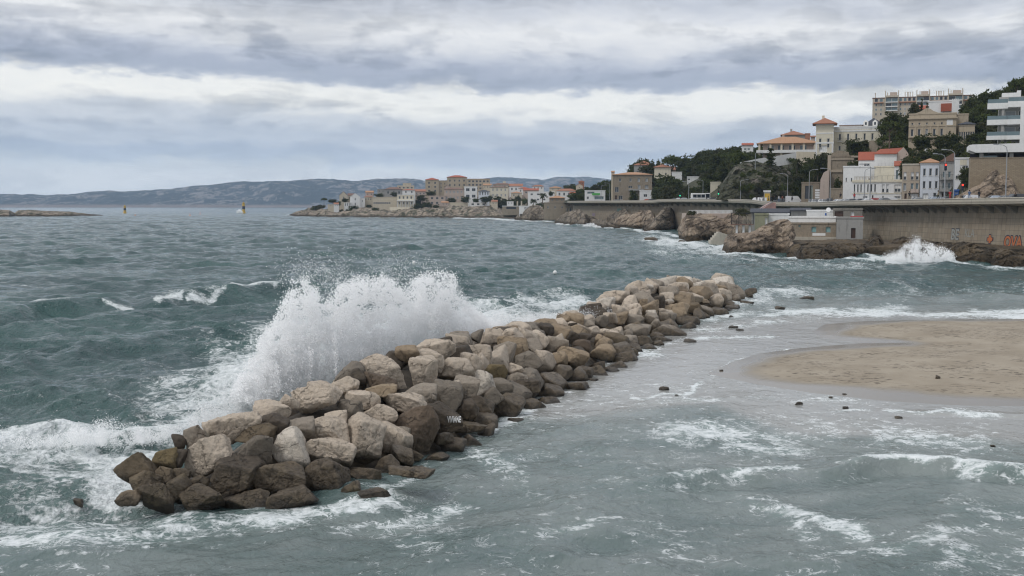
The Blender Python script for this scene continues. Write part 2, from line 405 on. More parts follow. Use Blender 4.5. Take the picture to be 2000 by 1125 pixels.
def ridge(pts, h, front, back, seed=0, jit=0.3):
    """one named wave: a wandering crest with a steep side towards the coast"""
    global zz
    wp = [tuple(G(px, py)[:2]) for px, py in pts]
    xj = X0 + vn(X0 / 5, Y0 / 5, 0, 60 + seed) * jit * 3; yj = Y0 + vn(X0 / 5, Y0 / 5, 0, 70 + seed) * jit * 3
    d, p = seg_dist(xj, yj, wp)
    n = len(wp) - 1; env = sst(0, 0.8, p) * sst(0, 0.8, n - p)
    i = np.clip(p.astype(int), 0, n - 1); a = np.array(wp)[i]; b = np.array(wp)[i + 1]
    sg = (b[..., 0] - a[..., 0]) * (yj - a[..., 1]) - (b[..., 1] - a[..., 1]) * (xj - a[..., 0])
    wd_ = np.where(sg > 0, back, front)
    mod = 0.75 + 0.35 * vn(X0 / 3.1, Y0 / 3.1, 0, 80 + seed)
    zz += h * env * mod * np.exp(-(d / wd_) ** 2) - 0.25 * h * env * np.exp(-((d - front * 2.2) / front) ** 2) * (sg < 0)
ridge([(-350, 700), (-100, 640), (60, 608), (200, 602), (330, 592), (450, 576), (560, 566), (680, 556)], 1.15, 1.6, 4.2, 1)
ridge([(-200, 905), (-40, 868), (130, 852), (230, 858), (330, 846), (420, 820), (500, 790)], 1.0, 0.9, 1.7, 2)
ridge([(1560, 930), (1640, 912), (1740, 903), (1840, 911), (1960, 928), (2100, 940), (2300, 960)], 0.46, 0.55, 1.5, 3, 0.1)
ridge([(1230, 960), (1330, 926), (1450, 918), (1560, 922)], 0.22, 0.5, 1.2, 4, 0.1)
ridge([(1400, 955), (1480, 966), (1560, 990), (1650, 1030)], 0.20, 0.5, 1.0, 5, 0.1)
ridge([(1640, 590), (1780, 587), (1900, 583), (2100, 588)], 0.5, 1.2, 2.4, 6, 0.2)
ridge([(1000, 1080), (1120, 1085), (1260, 1090), (1330, 1110)], 0.22, 0.5, 0.8, 8, 0.1)
ridge([(1700, 806), (1850, 806), (2000, 812), (2200, 815)], 0.14, 0.3, 0.6, 9, 0.02)
zz += 0.75 * np.exp(-(seg_dist(X0, Y0, [tuple(G(p_[0], p_[1])[:2]) for p_ in ((500, 765), (700, 668), (950, 640), (1120, 604))])[0] / 2.6) ** 2)
# the water thins out on the sand
mk = sst(0.55, 1.3, mh); zz = zz * (1 - mk) - 0.15 * mk
shore = sst(-0.2, 4.0, -sd_s)
zz = zz * shore - 0.02
zz = np.where(sd_s > 1.5, -0.35, zz)
foam = paint(PXX, PYY, FOAM)
foam = np.maximum(foam, 0.27 * sst(560, 780, PYY) * (0.55 + 0.9 * fbm(X0 / 5, Y0 / 8, 0, 4, 41)) * (0.55 + 0.45 * sst(0, 1, shal)))
foam = foam * (0.84 + 0.9 * fbm(X0 / 2.2, Y0 / 3.6, 0, 4, 55) * sst(1.05, 0.6, foam) + 0.26 * sst(0.7, 1.0, foam))
foam = np.clip(foam, 0, 1)
# whitecaps where the crests stand highest
capn = sst(0.50, 0.80, zz) * sst(0.10, 0.50, fbm(X0 / 9, Y0 / 12, 0, 3, 77)) * (RR > 60)
foam = np.maximum(foam, 0.45 * capn)
foam_h = sst(0.55, 1.0, foam)
zz += foam_h * 0.06 * fbm(X0 * 2.2, Y0 * 2.2, 0, 3, 91) * sst(0.6, 0.1, cell)
P = np.stack([X0 + dxx * shore, Y0 + dyy * shore, zz], -1)

t = NT('sea_water'); p = t.pos()
fo = t.attr('foam'); sh = t.attr('shal'); am = t.attr('amp')
warp = t.noise(p, 0.55, 4, 0.6)
wv = t.n('VectorMath', {0: p, 1: t.n('CombineXYZ', {0: t.math('MULTIPLY', warp, 2.4), 1: t.math('MULTIPLY', t.noise(t.mapv(p, loc=(31, 7, 3)), 0.5, 4, 0.6), 2.8), 2: 0.0}).outputs[0]}, operation='ADD').outputs[0]
flat2 = t.mapv(wv, (1, 0.95, 0))
v1 = t.n('TexVoronoi', {'Vector': flat2, 'Scale': 1.35}, feature='DISTANCE_TO_EDGE').outputs[0]
v2 = t.n('TexVoronoi', {'Vector': t.mapv(flat2, loc=(5, 3, 0)), 'Scale': 3.6}, feature='DISTANCE_TO_EDGE').outputs[0]
n1 = t.noise(t.mapv(p, (0.8, 0.9, 1)), 2.2, 8, 0.70)
lace = t.math('SUBTRACT', 1.0, t.math('MINIMUM', t.math('MULTIPLY', v1, 2.6), 1.0))
lace2 = t.math('SUBTRACT', 1.0, t.math('MINIMUM', t.math('MULTIPLY', v2, 3.0), 1.0))
solid = t.sstep(0.84, 1.12, t.math('ADD', fo, t.math('MULTIPLY', t.math('SUBTRACT', n1, 0.5), 1.2)))
# lace: thin curling strands that thicken and join where there is more foam
wd1 = t.math('ADD', 0.018, t.math('MULTIPLY', fo, 0.24)); wd2 = t.math('ADD', 0.012, t.math('MULTIPLY', fo, 0.14))
def strand(v, wdt): return t.math('SUBTRACT', 1.0, t.math('MINIMUM', t.math('DIVIDE', v, wdt), 1.0))
v3 = t.n('TexVoronoi', {'Vector': t.mapv(flat2, loc=(1, 8, 0)), 'Scale': 7.0}, feature='DISTANCE_TO_EDGE').outputs[0]
patch1 = t.sstep(0.0, 0.16, t.math('SUBTRACT', n1, t.math('SUBTRACT', 0.62, t.math('MULTIPLY', fo, 0.44))))
n2_ = t.noise(t.mapv(p, (0.8, 0.9, 1), loc=(14, 4, 0)), 1.0, 6, 0.66)
ca = t.noise(flat2, 0.85, 5, 0.62, 0.8); cb = t.noise(t.mapv(flat2, loc=(3, 9, 0)), 2.1, 5, 0.62, 0.6)
def contour(v, wdt): return t.math('SUBTRACT', 1.0, t.math('MINIMUM', t.math('DIVIDE', t.math('ABSOLUTE', t.math('SUBTRACT', v, 0.5)), wdt), 1.0))
cw = t.math('ADD', 0.004, t.math('MULTIPLY', fo, 0.055))
patch2 = t.sstep(0.0, 0.12, t.math('SUBTRACT', n2_, t.math('SUBTRACT', 0.62, t.math('MULTIPLY', fo, 0.30))))
l1 = t.math('MULTIPLY', t.math('MAXIMUM', strand(v1, wd1), t.math('MULTIPLY', strand(v2, wd2), 0.9)), patch1)
l2 = t.math('MULTIPLY', strand(v3, t.math('MULTIPLY', wd2, 1.6)), t.math('MULTIPLY', patch2, 0.8))
curl = t.math('MULTIPLY', t.math('MAXIMUM', contour(ca, cw), t.math('MULTIPLY', contour(cb, cw), 0.8)), patch2)
l1 = t.math('MAXIMUM', l1, curl)
fm2 = t.math('MAXIMUM', solid, t.math('MAXIMUM', t.math('MULTIPLY', t.math('POWER', l1, 0.55), 0.95), l2))
veil = t.math('MULTIPLY', t.math('MULTIPLY', t.sstep(0.25, 0.9, fo), 0.26), t.sstep(0.35, 0.6, n1))
fm2 = t.math('MAXIMUM', fm2, veil)
fm2 = t.math('MULTIPLY', fm2, t.sstep(0.02, 0.12, fo))
tone = t.noise(p, 0.08, 4, 0.6)
deep = t.mix(t.sstep(0.35, 0.68, tone), (0.023, 0.063, 0.064), (0.043, 0.100, 0.094))
shc = t.mix(t.sstep(0.35, 0.65, t.noise(t.mapv(p, (0.5, 1, 1)), 0.3, 5, 0.6)), (0.155, 0.192, 0.185), (0.265, 0.290, 0.28))
shc = t.mix(t.sstep(0.80, 1.0, sh), shc, (0.315, 0.318, 0.305))
wc = t.mix(sh, deep, shc)
wc = t.mix(t.math('MULTIPLY', t.sstep(0.15, 0.8, fo), 0.55), wc, (0.20, 0.30, 0.275))
col = t.mix(fm2, wc, (0.80, 0.83, 0.84))
rg = t.math('ADD', 0.10, t.math('MULTIPLY', fm2, 0.6))
# ripples
b0 = t.noise(t.mapv(p, (1, 0.8, 1), rot=(0, 0, 0.42)), 0.42, 3, 0.6, 0.4)
b1 = t.noise(t.mapv(p, (1, 0.75, 1), rot=(0, 0, 0.5)), 1.5, 3, 0.6, 0.3)
b2 = t.noise(t.mapv(p, (1, 0.6, 1), rot=(0, 0, -0.3)), 5.5, 5, 0.62, 0.4)
bh = t.math('ADD', t.math('MULTIPLY', b1, 0.9), t.math('MULTIPLY', b2, 0.40))
bh = t.math('ADD', bh, t.math('ADD', t.math('MULTIPLY', fm2, 0.12), t.math('MULTIPLY', b0, 1.5)))
nb = t.bump(bh, t.math('MULTIPLY', t.math('ADD', am, 0.10), 0.85), 0.42)
M_SEA = t.done(col, rg, nb, IOR=1.333, Specular_IOR_Level=0.44)
sea = grid_mesh('sea', P, M_SEA, True, {'foam': foam, 'shal': shal, 'amp': np.clip(amp, 0, 1)})
tag(sea, 'wind-blown green-grey sea with foam streaks', 'sea', kind='structure')

# ================================================================ BEACH
gx = np.arange(7, 125, 0.28); gy = np.arange(45.5, 96, 0.24)
BX, BY = np.meshgrid(gx, gy)
sd_b = sand_sd(BX, BY)
bz = np.where(sd_b > 0, 0.42 * (1 - np.exp(-np.maximum(sd_b, 0) / 9.0)), np.maximum(sd_b * 0.05, -0.7))
bz += 0.010 + sst(0.3, 5, sd_b) * (0.035 * fbm(BX / 1.3, BY / 1.3, 0, 4, 12) + 0.10 * fbm(BX / 9, BY / 9, 0, 2, 14))
dryn = sst(0.6, 2.6, sd_b + 1.5 * fbm(BX / 4, BY / 4, 0, 3, 18))
t = NT('beach_sand'); p = t.pos(); dr = t.attr('dry')
sand = t.mix(t.sstep(0.3, 0.7, t.noise(p, 0.35, 5, 0.6)), (0.30, 0.255, 0.195), (0.385, 0.335, 0.265))
sand = t.mix(t.math('MULTIPLY', t.noise(p, 60, 3, 0.7), 0.22), sand, (0.16, 0.13, 0.10))
wet = (0.22, 0.20, 0.172)
c0 = t.mix(dr, wet, sand)
# washed-up weed: short dark flecks strewn along the tide line
vf = t.n('TexVoronoi', {'Vector': t.mapv(p, (1.0, 2.6, 0)), 'Scale': 1.7, 'Randomness': 1.0}, feature='F1')
fl = t.math('MULTIPLY', t.sstep(0.32, 0.20, vf.outputs['Distance']), t.sstep(0.50, 0.60, t.noise(p, 0.45, 4, 0.6)))
fl2 = t.math('MULTIPLY', t.sstep(0.53, 0.60, t.noise(t.mapv(p, (1.0, 2.4, 1)), 2.0, 7, 0.75)), t.sstep(0.44, 0.60, t.noise(t.mapv(p, loc=(9, 2, 0)), 0.16, 3, 0.6)))
fl = t.math('MULTIPLY', t.math('MAXIMUM', fl, fl2), t.math('MULTIPLY', dr, 1.0))
c1 = t.mix(fl, c0, (0.055, 0.042, 0.032))
rgh = t.math('ADD', 0.16, t.math('MULTIPLY', dr, 0.75))
M_SAND = t.done(c1, rgh, t.bump(t.noise(p, 4.0, 6, 0.7), t.math('MULTIPLY', dr, 0.7), 0.05), IOR=1.35)
beach = grid_mesh('beach', np.stack([BX, BY, bz], -1), M_SAND, True, {'dry': dryn})
tag(beach, 'spit of grey-beige sand reaching into the bay, strewn with dark weed', 'beach', kind='structure')

# ================================================================ BOULDERS
def ico_dirs(sub):
    bm = bmesh.new(); bmesh.ops.create_icosphere(bm, subdivisions=sub, radius=1.0)
    v = np.array([q_.co[:] for q_ in bm.verts]); f = np.array([[q_.index for q_ in fc.verts] for fc in bm.faces], np.int32); bm.free()
    return v / np.linalg.norm(v, axis=1)[:, None], f
ICO = {s_: ico_dirs(s_) for s_ in (4, 5, 6)}
def tri_mesh(name, v, f):
    me = bpy.data.meshes.new(name); me.vertices.add(len(v)); me.vertices.foreach_set('co', v.astype(np.float32).ravel())
    me.loops.add(f.size); me.loops.foreach_set('vertex_index', f.ravel().astype(np.int32))
    me.polygons.add(len(f)); me.polygons.foreach_set('loop_start', np.arange(0, f.size, 3, dtype=np.int32)); me.polygons.foreach_set('loop_total', np.full(len(f), 3, np.int32))
    me.polygons.foreach_set('use_smooth', np.ones(len(f), bool)); me.update(calc_edges=True); return me
def rock_shape(seed, sub=5, planes=13, rough=1.0, dims=(1, 1, 1)):
    g = np.random.default_rng(seed); v, f = ICO[sub]
    n = g.normal(size=(planes, 3)); n /= np.linalg.norm(n, axis=1)[:, None]
    n = np.concatenate([n, np.array([[0, 0, 1.], [0, 0, -1], [1, 0, 0], [-1, 0, 0], [0, 1, 0], [0, -1, 0]]) + g.normal(0, 0.28, (6, 3))])
    n /= np.linalg.norm(n, axis=1)[:, None]
    dd = g.uniform(0.52, 1.0, len(n))
    dot = v @ n.T; r = np.where(dot > 0.05, dd / np.maximum(dot, 0.05), 9.0); r = np.minimum(r, 3.0)
    k = 30.0; rs = -np.log(np.exp(-k * r).sum(1)) / k
    rs = np.minimum(rs, 1.35)
    q_ = v * rs[:, None]
    ext = (q_.max(0) - q_.min(0)) / 2; q_ = (q_ - (q_.max(0) + q_.min(0)) / 2) / ext
    q_ = q_ * np.array(dims)
    o = g.uniform(-50, 50, 3); sc = max(dims); a, b, c = (q_ / sc).T
    ch = np.abs(fbm(a * 2.3 + o[0], b * 2.3 + o[1], c * 2.3 + o[2], 4, seed % 91))
    dsp = 0.060 * fbm(a * 1.6 + o[0], b * 1.6, c * 1.6 + o[1], 2, 3) - 0.10 * (0.16 - np.minimum(ch, 0.16)) / 0.16 * 0.32 + 0.042 * fbm(a * 7 + o[2], b * 7, c * 7, 4, 17)
    if sub >= 5: dsp = dsp + 0.016 * fbm(a * 19 + o[2], b * 19, c * 19, 4, 27) - 0.022 * (0.12 - np.minimum(np.abs(fbm(a * 5.5 + o[1], b * 5.5, c * 5.5, 3, 37)), 0.12)) / 0.12
    q_ = q_ + v * (dsp * rough * sc)[:, None]
    return q_, f

t = NT('boulder_limestone'); p = t.pos(); oi = t.n('ObjectInfo'); oc = oi.outputs['Color']; wetk = oi.outputs['Alpha']
zc_ = t.xyz(p)[2]
n_big = t.noise(p, 1.3, 5, 0.6, 0.3); n_md = t.noise(p, 5.0, 6, 0.68); n_fi = t.noise(p, 24, 5, 0.75)
crk = t.n('TexVoronoi', {'Vector': t.n('VectorMath', {0: p, 1: t.n('CombineXYZ', {0: t.math('MULTIPLY', n_md, 0.7), 1: t.math('MULTIPLY', n_big, 0.9), 2: t.math('MULTIPLY', n_md, 0.5)}).outputs[0]}, operation='ADD').outputs[0], 'Scale': 1.15}, feature='DISTANCE_TO_EDGE').outputs[0]
crack = t.math('MULTIPLY', t.sstep(0.022, 0.0, crk), t.sstep(0.42, 0.62, n_big))
pale = t.n('VectorMath', {0: oc, 1: t.ramp(n_md, [(0.25, 0.62), (0.48, 0.98), (0.75, 1.18)])}, operation='MULTIPLY').outputs[0]
pale = t.mix(t.math('MULTIPLY', t.sstep(0.50, 0.74, n_big), 0.45), pale, t.mix(0.5, oc, (0.30, 0.235, 0.165)))
lich = t.math('MULTIPLY', t.sstep(0.55, 0.68, t.noise(t.mapv(p, loc=(7, 3, 1)), 2.6, 8, 0.78)), 0.5)
pale = t.mix(lich, pale, (0.075, 0.066, 0.056))
pale = t.mix(t.math('MULTIPLY', t.math('SUBTRACT', 1.0, t.sstep(0.30, 0.52, n_fi)), 0.30), pale, (0.10, 0.085, 0.07))
dark = t.mix(t.sstep(0.35, 0.65, n_md), (0.062, 0.047, 0.031), (0.130, 0.100, 0.067))
dark = t.mix(t.math('MULTIPLY', t.sstep(0.55, 0.7, n_big), 0.5), dark, (0.135, 0.105, 0.055))
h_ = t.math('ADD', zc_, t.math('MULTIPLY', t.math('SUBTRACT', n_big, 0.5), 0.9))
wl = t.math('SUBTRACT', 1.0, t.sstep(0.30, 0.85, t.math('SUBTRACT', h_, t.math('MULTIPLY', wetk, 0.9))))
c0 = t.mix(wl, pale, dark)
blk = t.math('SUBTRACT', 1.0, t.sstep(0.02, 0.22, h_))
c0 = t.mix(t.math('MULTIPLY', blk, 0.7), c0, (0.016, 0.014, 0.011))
c0 = t.mix(t.math('MULTIPLY', crack, 0.45), c0, (0.03, 0.025, 0.02))
bmp = t.math('SUBTRACT', t.math('ADD', t.math('MULTIPLY', n_md, 0.7), t.math('MULTIPLY', n_fi, 0.28)), t.math('MULTIPLY', crack, 0.5))
M_ROCK = t.done(c0, t.math('SUBTRACT', 0.92, t.math('MULTIPLY', wl, 0.42)), t.bump(bmp, 1.0, 0.15))

PALE = (0.54, 0.455, 0.365); WHITE = (0.62, 0.555, 0.475); GREY = (0.31, 0.265, 0.215); TAN = (0.32, 0.245, 0.165); DARK = (0.085, 0.068, 0.052); BROWN = (0.15, 0.115, 0.075); OCHRE = (0.19, 0.145, 0.075); RUST = (0.135, 0.10, 0.072); MOT = (0.21, 0.18, 0.145)
def hitmound(px, py):
    """where the view line first meets the heap"""
    d_ = np.array(ray(px, py)); ts = np.linspace(26, 122, 1500) / d_[1]
    xs = d_[0] * ts; ys = d_[1] * ts; zs = EYE + d_[2] * ts
    h = np.maximum(mound(xs, ys)[0], -0.05)
    i = np.argmax(zs <= h)
    if zs[i] > h[i] or zs[i] < 0:
        g_ = G(px, py, 0.1 if py > 940 else 0.7); return g_.x, g_.y, g_.z
    return xs[i], ys[i], zs[i]
near = [ # px, py, w, h, tilt, tone, what it looks like
 (312,971,76,52,28,BROWN,'round brown boulder at the waterline, second from the left tip'),
 (391,974,90,54,0,BROWN,'dome-shaped brown boulder at the waterline under the left end of the heap'),
 (480,978,98,50,5,BROWN,'long smooth brown boulder at the waterline below the big black block'),
 (572,975,94,40,-6,DARK,'low rough dark boulder at the waterline with a weedy foot'),
 (252,972,46,28,0,TAN,'small tan boulder at the very left foot of the heap'),
 (270,922,56,64,-38,BROWN,'steep pointed brown boulder at the left tip facing the breaking wave'),
 (284,948,60,50,-20,BROWN,'brown boulder leaning below the pointed one at the left tip'),
 (322,900,56,40,-12,OCHRE,'yellowish brown block near the left tip'),
 (322,934,46,44,25,BROWN,'brown boulder between the yellowish block and the waterline'),
 (349,958,44,50,-30,OCHRE,'upright mustard-brown boulder just above the round waterline boulder'),
 (354,927,34,26,0,BROWN,'small brown stone wedged right of the yellowish block'),
 (350,897,32,34,0,DARK,'small dark block wedged beside the yellowish block'),
 (349,866,28,34,0,DARK,'small square dark block on top of the left end'),
 (383,860,48,54,-25,GREY,'grey pointed boulder on the skyline at the left end'),
 (460,832,112,58,-22,PALE,'very large pale slab-shaped boulder sloping up to the right near the left end'),
 (403,891,94,66,-28,PALE,'large pale crumbly boulder above the dark lower row at the left'),
 (490,886,88,68,0,MOT,'large mottled brown and cream boulder left of the whitest one'),
 (453,930,112,76,-6,DARK,'biggest blackish block in the lower row near the left end'),
 (550,936,100,62,8,BROWN,'broad brown boulder in the lower row right of the black block'),
 (500,850,76,40,-8,BROWN,'dark brown boulder in the shadow of the pale slab'),
 (390,942,34,26,0,OCHRE,'small ochre stone in the lower row beside the black block'),
 (572,872,74,74,10,WHITE,'whitest angular boulder near the left end'),
 (531,801,74,34,12,PALE,'flat pale boulder on the left skyline'),
 (536,828,54,38,0,DARK,'dark hollow-sided boulder under the flat pale one'),
 (562,786,42,30,0,PALE,'small pale boulder on the left skyline below the spray'),
 (585,840,66,42,-15,GREY,'grey worn boulder right above the whitest one'),
 (622,776,92,52,-10,PALE,'large rounded pale boulder with a grey stain'),
 (639,841,92,52,6,PALE,'pale boulder with a yellow patch'),
 (644,882,92,60,22,PALE,'smooth pale boulder tilted down to the right below the yellow-patched one'),
 (636,930,92,68,4,DARK,'big blackish rounded boulder in the lower row below the smooth pale one'),
 (708,864,80,92,12,PALE,'tallest pale boulder in the middle of the front'),
 (770,860,70,54,18,PALE,'pale boulder left of the rusty black one'),
 (737,812,80,48,-4,PALE,'pale boulder above the tallest one'),
 (812,842,84,108,8,RUST,'big upright boulder stained black and rust'),
 (796,790,96,40,16,PALE,'pale slab lying over the rusty black boulder'),
 (782,846,36,26,10,GREY,'small grey stone wedged left of the rusty black boulder'),
 (752,908,54,36,-12,MOT,'brown-topped stone at the foot of the pale front boulders'),
 (784,893,50,36,20,GREY,'grey tilted stone at the foot of the rusty black boulder'),
 (712,930,68,40,5,DARK,'dark block at the foot below the tallest pale boulder'),
 (686,956,36,30,0,BROWN,'round brown stone at the waterline below the tallest pale boulder'),
 (732,964,62,20,-3,DARK,'flat dark rock awash at the waterline'),
 (804,924,86,22,4,BROWN,'long flat brown rock awash below the rusty black boulder'),
 (850,896,54,20,-4,DARK,'flat dark rock awash right of the rusty black boulder'),
 (812,888,32,22,0,DARK,'small dark stone at the foot of the rusty black boulder'),
 (684,803,54,46,10,MOT,'mottled boulder between the yellow-patched and the tallest boulder'),
 (655,813,44,20,0,PALE,'thin pale stone above the yellow-patched boulder'),
 (706,779,70,32,10,PALE,'pale cracked boulder in the upper middle of the near part'),
 (668,752,66,34,-4,PALE,'pale flattish boulder below the left skyline'),
 (674,728,54,32,4,PALE,'pale boulder on the skyline left of the largest crest boulder'),
 (628,741,44,36,-20,BROWN,'brown boulder on the skyline beside the spray'),
 (698,738,32,34,0,DARK,'dark stone left of the largest crest boulder'),
 (750,724,94,54,14,PALE,'largest pale boulder on the crest in front of the spray'),
 (745,748,68,34,12,RUST,'reddish black boulder under the largest crest boulder'),
 (824,727,58,66,18,PALE,'pale boulder with a dark face right of the largest crest boulder'),
 (796,691,44,34,-8,TAN,'tan boulder high on the crest against the spray'),
 (850,681,78,38,2,PALE,'wide pale boulder topping the crest in the spray'),
 (840,704,54,40,6,PALE,'pale boulder with a curved crack on the crest'),
 (889,723,72,46,-4,PALE,'smooth oval pale boulder near the crest'),
 (820,771,68,44,8,GREY,'layered dark grey boulder in the middle of the slope'),
 (744,764,60,24,0,TAN,'low tan boulder in the middle of the slope'),
 (871,774,62,56,14,MOT,'black and cream mottled boulder above the lettered one'),
 (908,762,50,58,20,GREY,'dark grey upright boulder left of the small white peak'),
 (938,751,52,54,-12,WHITE,'whitish peaked boulder on the right slope'),
 (918,711,44,40,10,PALE,'pale round boulder right of the smooth oval one'),
 (932,693,56,40,4,PALE,'pale cracked boulder on the crest dusted by spray'),
 (966,732,42,50,30,OCHRE,'ochre slab leaning on the right slope'),
 (983,693,42,50,10,GREY,'dark grey cube-like boulder near the crest'),
 (1001,664,50,46,0,PALE,'domed pale boulder with a dark underside on the crest'),
 (1037,664,36,46,-8,PALE,'upright pale wedge on the crest'),
 (964,656,36,28,0,PALE,'pale boulder veiled by spray on the crest'),
 (868,820,72,64,8,DARK,'blackish boulder with a name painted on it in white capitals'),
 (911,802,48,44,0,DARK,'dark boulder right behind the lettered one'),
 (941,794,46,38,10,DARK,'dark crumbly boulder near the waterline of the right slope'),
 (963,777,40,40,-10,MOT,'speckled boulder above the waterline of the right slope'),
 (992,792,64,44,10,BROWN,'brown boulder at the waterline jutting towards the beach'),
 (1026,752,56,26,6,DARK,'flat dark boulder at the waterline of the right slope'),
 (1012,738,44,24,0,GREY,'grey boulder above the flat dark one at the waterline'),
 (864,856,44,24,14,DARK,'dark wedge at the waterline below the lettered boulder'),
 (920,834,62,16,-4,BROWN,'flat brown rock awash right of the lettered boulder'),
 (980,755,44,30,12,MOT,'speckled boulder in the middle of the right slope'),
 (1178,689,50,32,0,TAN,'big rounded tan boulder at the waterline, alone of its kind'),
 (1136,680,38,32,0,RUST,'boulder with a rough reddish top beside the rounded tan one'),
 (1118,699,58,36,16,TAN,'sloping tan boulder at the waterline left of the reddish one'),
 (1305,651,64,30,4,GREY,'broad smooth grey boulder at the waterline of the far part'),
 (1246,651,50,34,4,GREY,'rounded grey boulder left of the broad smooth one'),
 (1120,626,40,28,12,TAN,'tan pyramid-shaped boulder in the foam on the crest'),
 (1370,607,44,22,4,GREY,'low grey boulder at the waterline of the far part'),
 (1426,567,52,30,4,GREY,'large round-backed grey boulder near the far tip'),
 (1384,571,38,36,-10,GREY,'big grey boulder left of the round-backed one'),
 (1412,551,42,30,20,PALE,'pale boulder on the skyline near the far tip'),
 (1466,570,22,14,0,DARK,'dark boulder at the far tip'),
 (1287,591,22,28,10,DARK,'upright black boulder in the upper middle of the far part'),
]
placed = []
def add_rock(name, c, dims, tone, seed, wet, tilt=0.0, sub=4, share=None, rz=None, planes=13):
    if share is None:
        v, f = rock_shape(seed, sub, planes, 1.0, dims)
        o = link(name, tri_mesh(name, v, f), M_ROCK)
    else:
        o = link(name, share); o.scale = dims
    o.location = c; o.rotation_euler = (0, tilt, rz if rz is not None else 0)
    o.color = (tone[0], tone[1], tone[2], wet)
    return o
ROCKGRP = 'boulders piled up in the breakwater'
LET = None
for i, (px, py, ww, hh, tl, tone, lab) in enumerate(near):
    x_, y_, z_ = hitmound(px, py)
    k = y_ / F
    a, c_ = ww * k / 2, hh * k / 2; b = max(0.75 * a, 0.9 * c_)
    c = W(px, py, y_ + b * 0.35)
    jt = 1 + 0.10 * (random.random() - 0.5)
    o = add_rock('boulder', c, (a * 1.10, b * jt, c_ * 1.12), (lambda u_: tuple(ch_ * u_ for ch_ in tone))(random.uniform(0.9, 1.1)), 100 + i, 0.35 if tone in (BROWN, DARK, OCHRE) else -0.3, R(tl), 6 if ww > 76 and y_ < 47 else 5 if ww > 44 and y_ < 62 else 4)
    tag(o, lab, 'boulder', ROCKGRP)
    placed.append((c.x, c.y, c.z, max(a, c_) * 0.92))
    if 'name painted' in lab: LET = (o, c, a, b, c_)
SHARE = []
for i in range(22):
    v, f = rock_shape(900 + i, 4, 12, 1.0, (1, 1, 1)); me = tri_mesh('boulder', v, f); me.materials.append(M_ROCK); SHARE.append(me)
packed = []
def try_pack(n, y0, y1, r0, r1, dmax_l, sink, tries=4000, ov=0.72):
    k = 0
    for _ in range(tries):
        if k >= n: break
        yy = random.uniform(y0, y1); cx = np.interp(yy, [q_[1] for q_ in CREST], [q_[0] for q_ in CREST])
        xx = cx + random.uniform(-dmax_l, 7.0)
        h, d_, p_, sdd = mound(np.array(xx), np.array(yy))
        if h < -0.25: continue
        rad = random.uniform(r0, r1); zz_ = float(h) - sink * rad
        if zz_ < -0.35: continue
        if any((xx - q_[0]) ** 2 + (yy - q_[1]) ** 2 + (zz_ - q_[2]) ** 2 < ((rad + q_[3]) * ov) ** 2 for q_ in placed): continue
        placed.append((xx, yy, zz_, rad)); packed.append((xx, yy, zz_, rad, float(sdd))); k += 1
    return k
try_pack(24, 84, 108, 0.75, 1.05, 2.2, 0.35, 3000, 0.80)
try_pack(142, 54, 110, 0.42, 0.82, 2.4, 0.30, 20000, 0.74)
try_pack(40, 36, 58, 0.40, 0.75, 2.0, 0.45, 9000, 0.74)
try_pack(12, 60, 100, 0.30, 0.45, 1.5, 0.1, 5000, 0.8)
sizes = lambda r_: 'small' if r_ < 0.5 else 'medium-sized' if r_ < 0.85 else 'large'
used = {}
for i, (xx, yy, zz_, rad, sdd) in enumerate(packed):
    topz = zz_ + rad
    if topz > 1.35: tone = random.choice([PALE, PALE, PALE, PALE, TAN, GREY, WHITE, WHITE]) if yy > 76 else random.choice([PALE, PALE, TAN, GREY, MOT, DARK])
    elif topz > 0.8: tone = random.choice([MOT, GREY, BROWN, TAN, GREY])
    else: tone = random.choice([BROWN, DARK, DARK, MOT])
    tn = {PALE: 'pale', WHITE: 'whitish', GREY: 'grey', MOT: 'mottled', TAN: 'tan', BROWN: 'brown', DARK: 'blackish'}[tone]
    tw = random.uniform(0.85, 1.1)
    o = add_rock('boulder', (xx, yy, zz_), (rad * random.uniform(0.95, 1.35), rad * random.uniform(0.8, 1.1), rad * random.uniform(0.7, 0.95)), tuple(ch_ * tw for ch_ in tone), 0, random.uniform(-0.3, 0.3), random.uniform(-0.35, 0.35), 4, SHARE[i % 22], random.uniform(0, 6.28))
    o.rotation_euler[0] = random.uniform(-0.35, 0.35)
    part = 'near end' if yy < 46 else 'near middle' if yy < 60 else 'foam-swept middle' if yy < 74 else 'far middle' if yy < 92 else 'far end'
    row = 'on the seaward side' if sdd > 0.3 and float(mound(np.array(xx), np.array(yy))[1]) > 0.8 else 'on the crest' if topz > 2.2 else 'halfway up' if topz > 1.25 else 'above the waterline' if topz > 0.7 else 'at the waterline'
    lab = f'{sizes(rad)} {tn} boulder {row}, {part}'
    packed[i] = (o, lab, xx, yy, tn)
# sharpen repeated labels with the nearest described boulder
from collections import Counter, defaultdict
byl = defaultdict(list)
for rec in packed: byl[rec[1]].append(rec)
for lab, recs in byl.items():
    recs.sort(key=lambda r_: r_[3]); n = len(recs)
    for j, r_ in enumerate(recs):
        OW = ['nearest', 'second nearest', 'third nearest', 'fourth nearest', 'fifth nearest', 'sixth nearest', 'seventh nearest', 'eighth nearest', 'ninth nearest', 'tenth nearest', 'eleventh nearest', 'twelfth nearest']
        l2 = lab if n == 1 else lab + ', ' + ('farthest' if j == n - 1 else OW[min(j, 11)])
        tag(r_[0], l2, 'boulder', ROCKGRP)
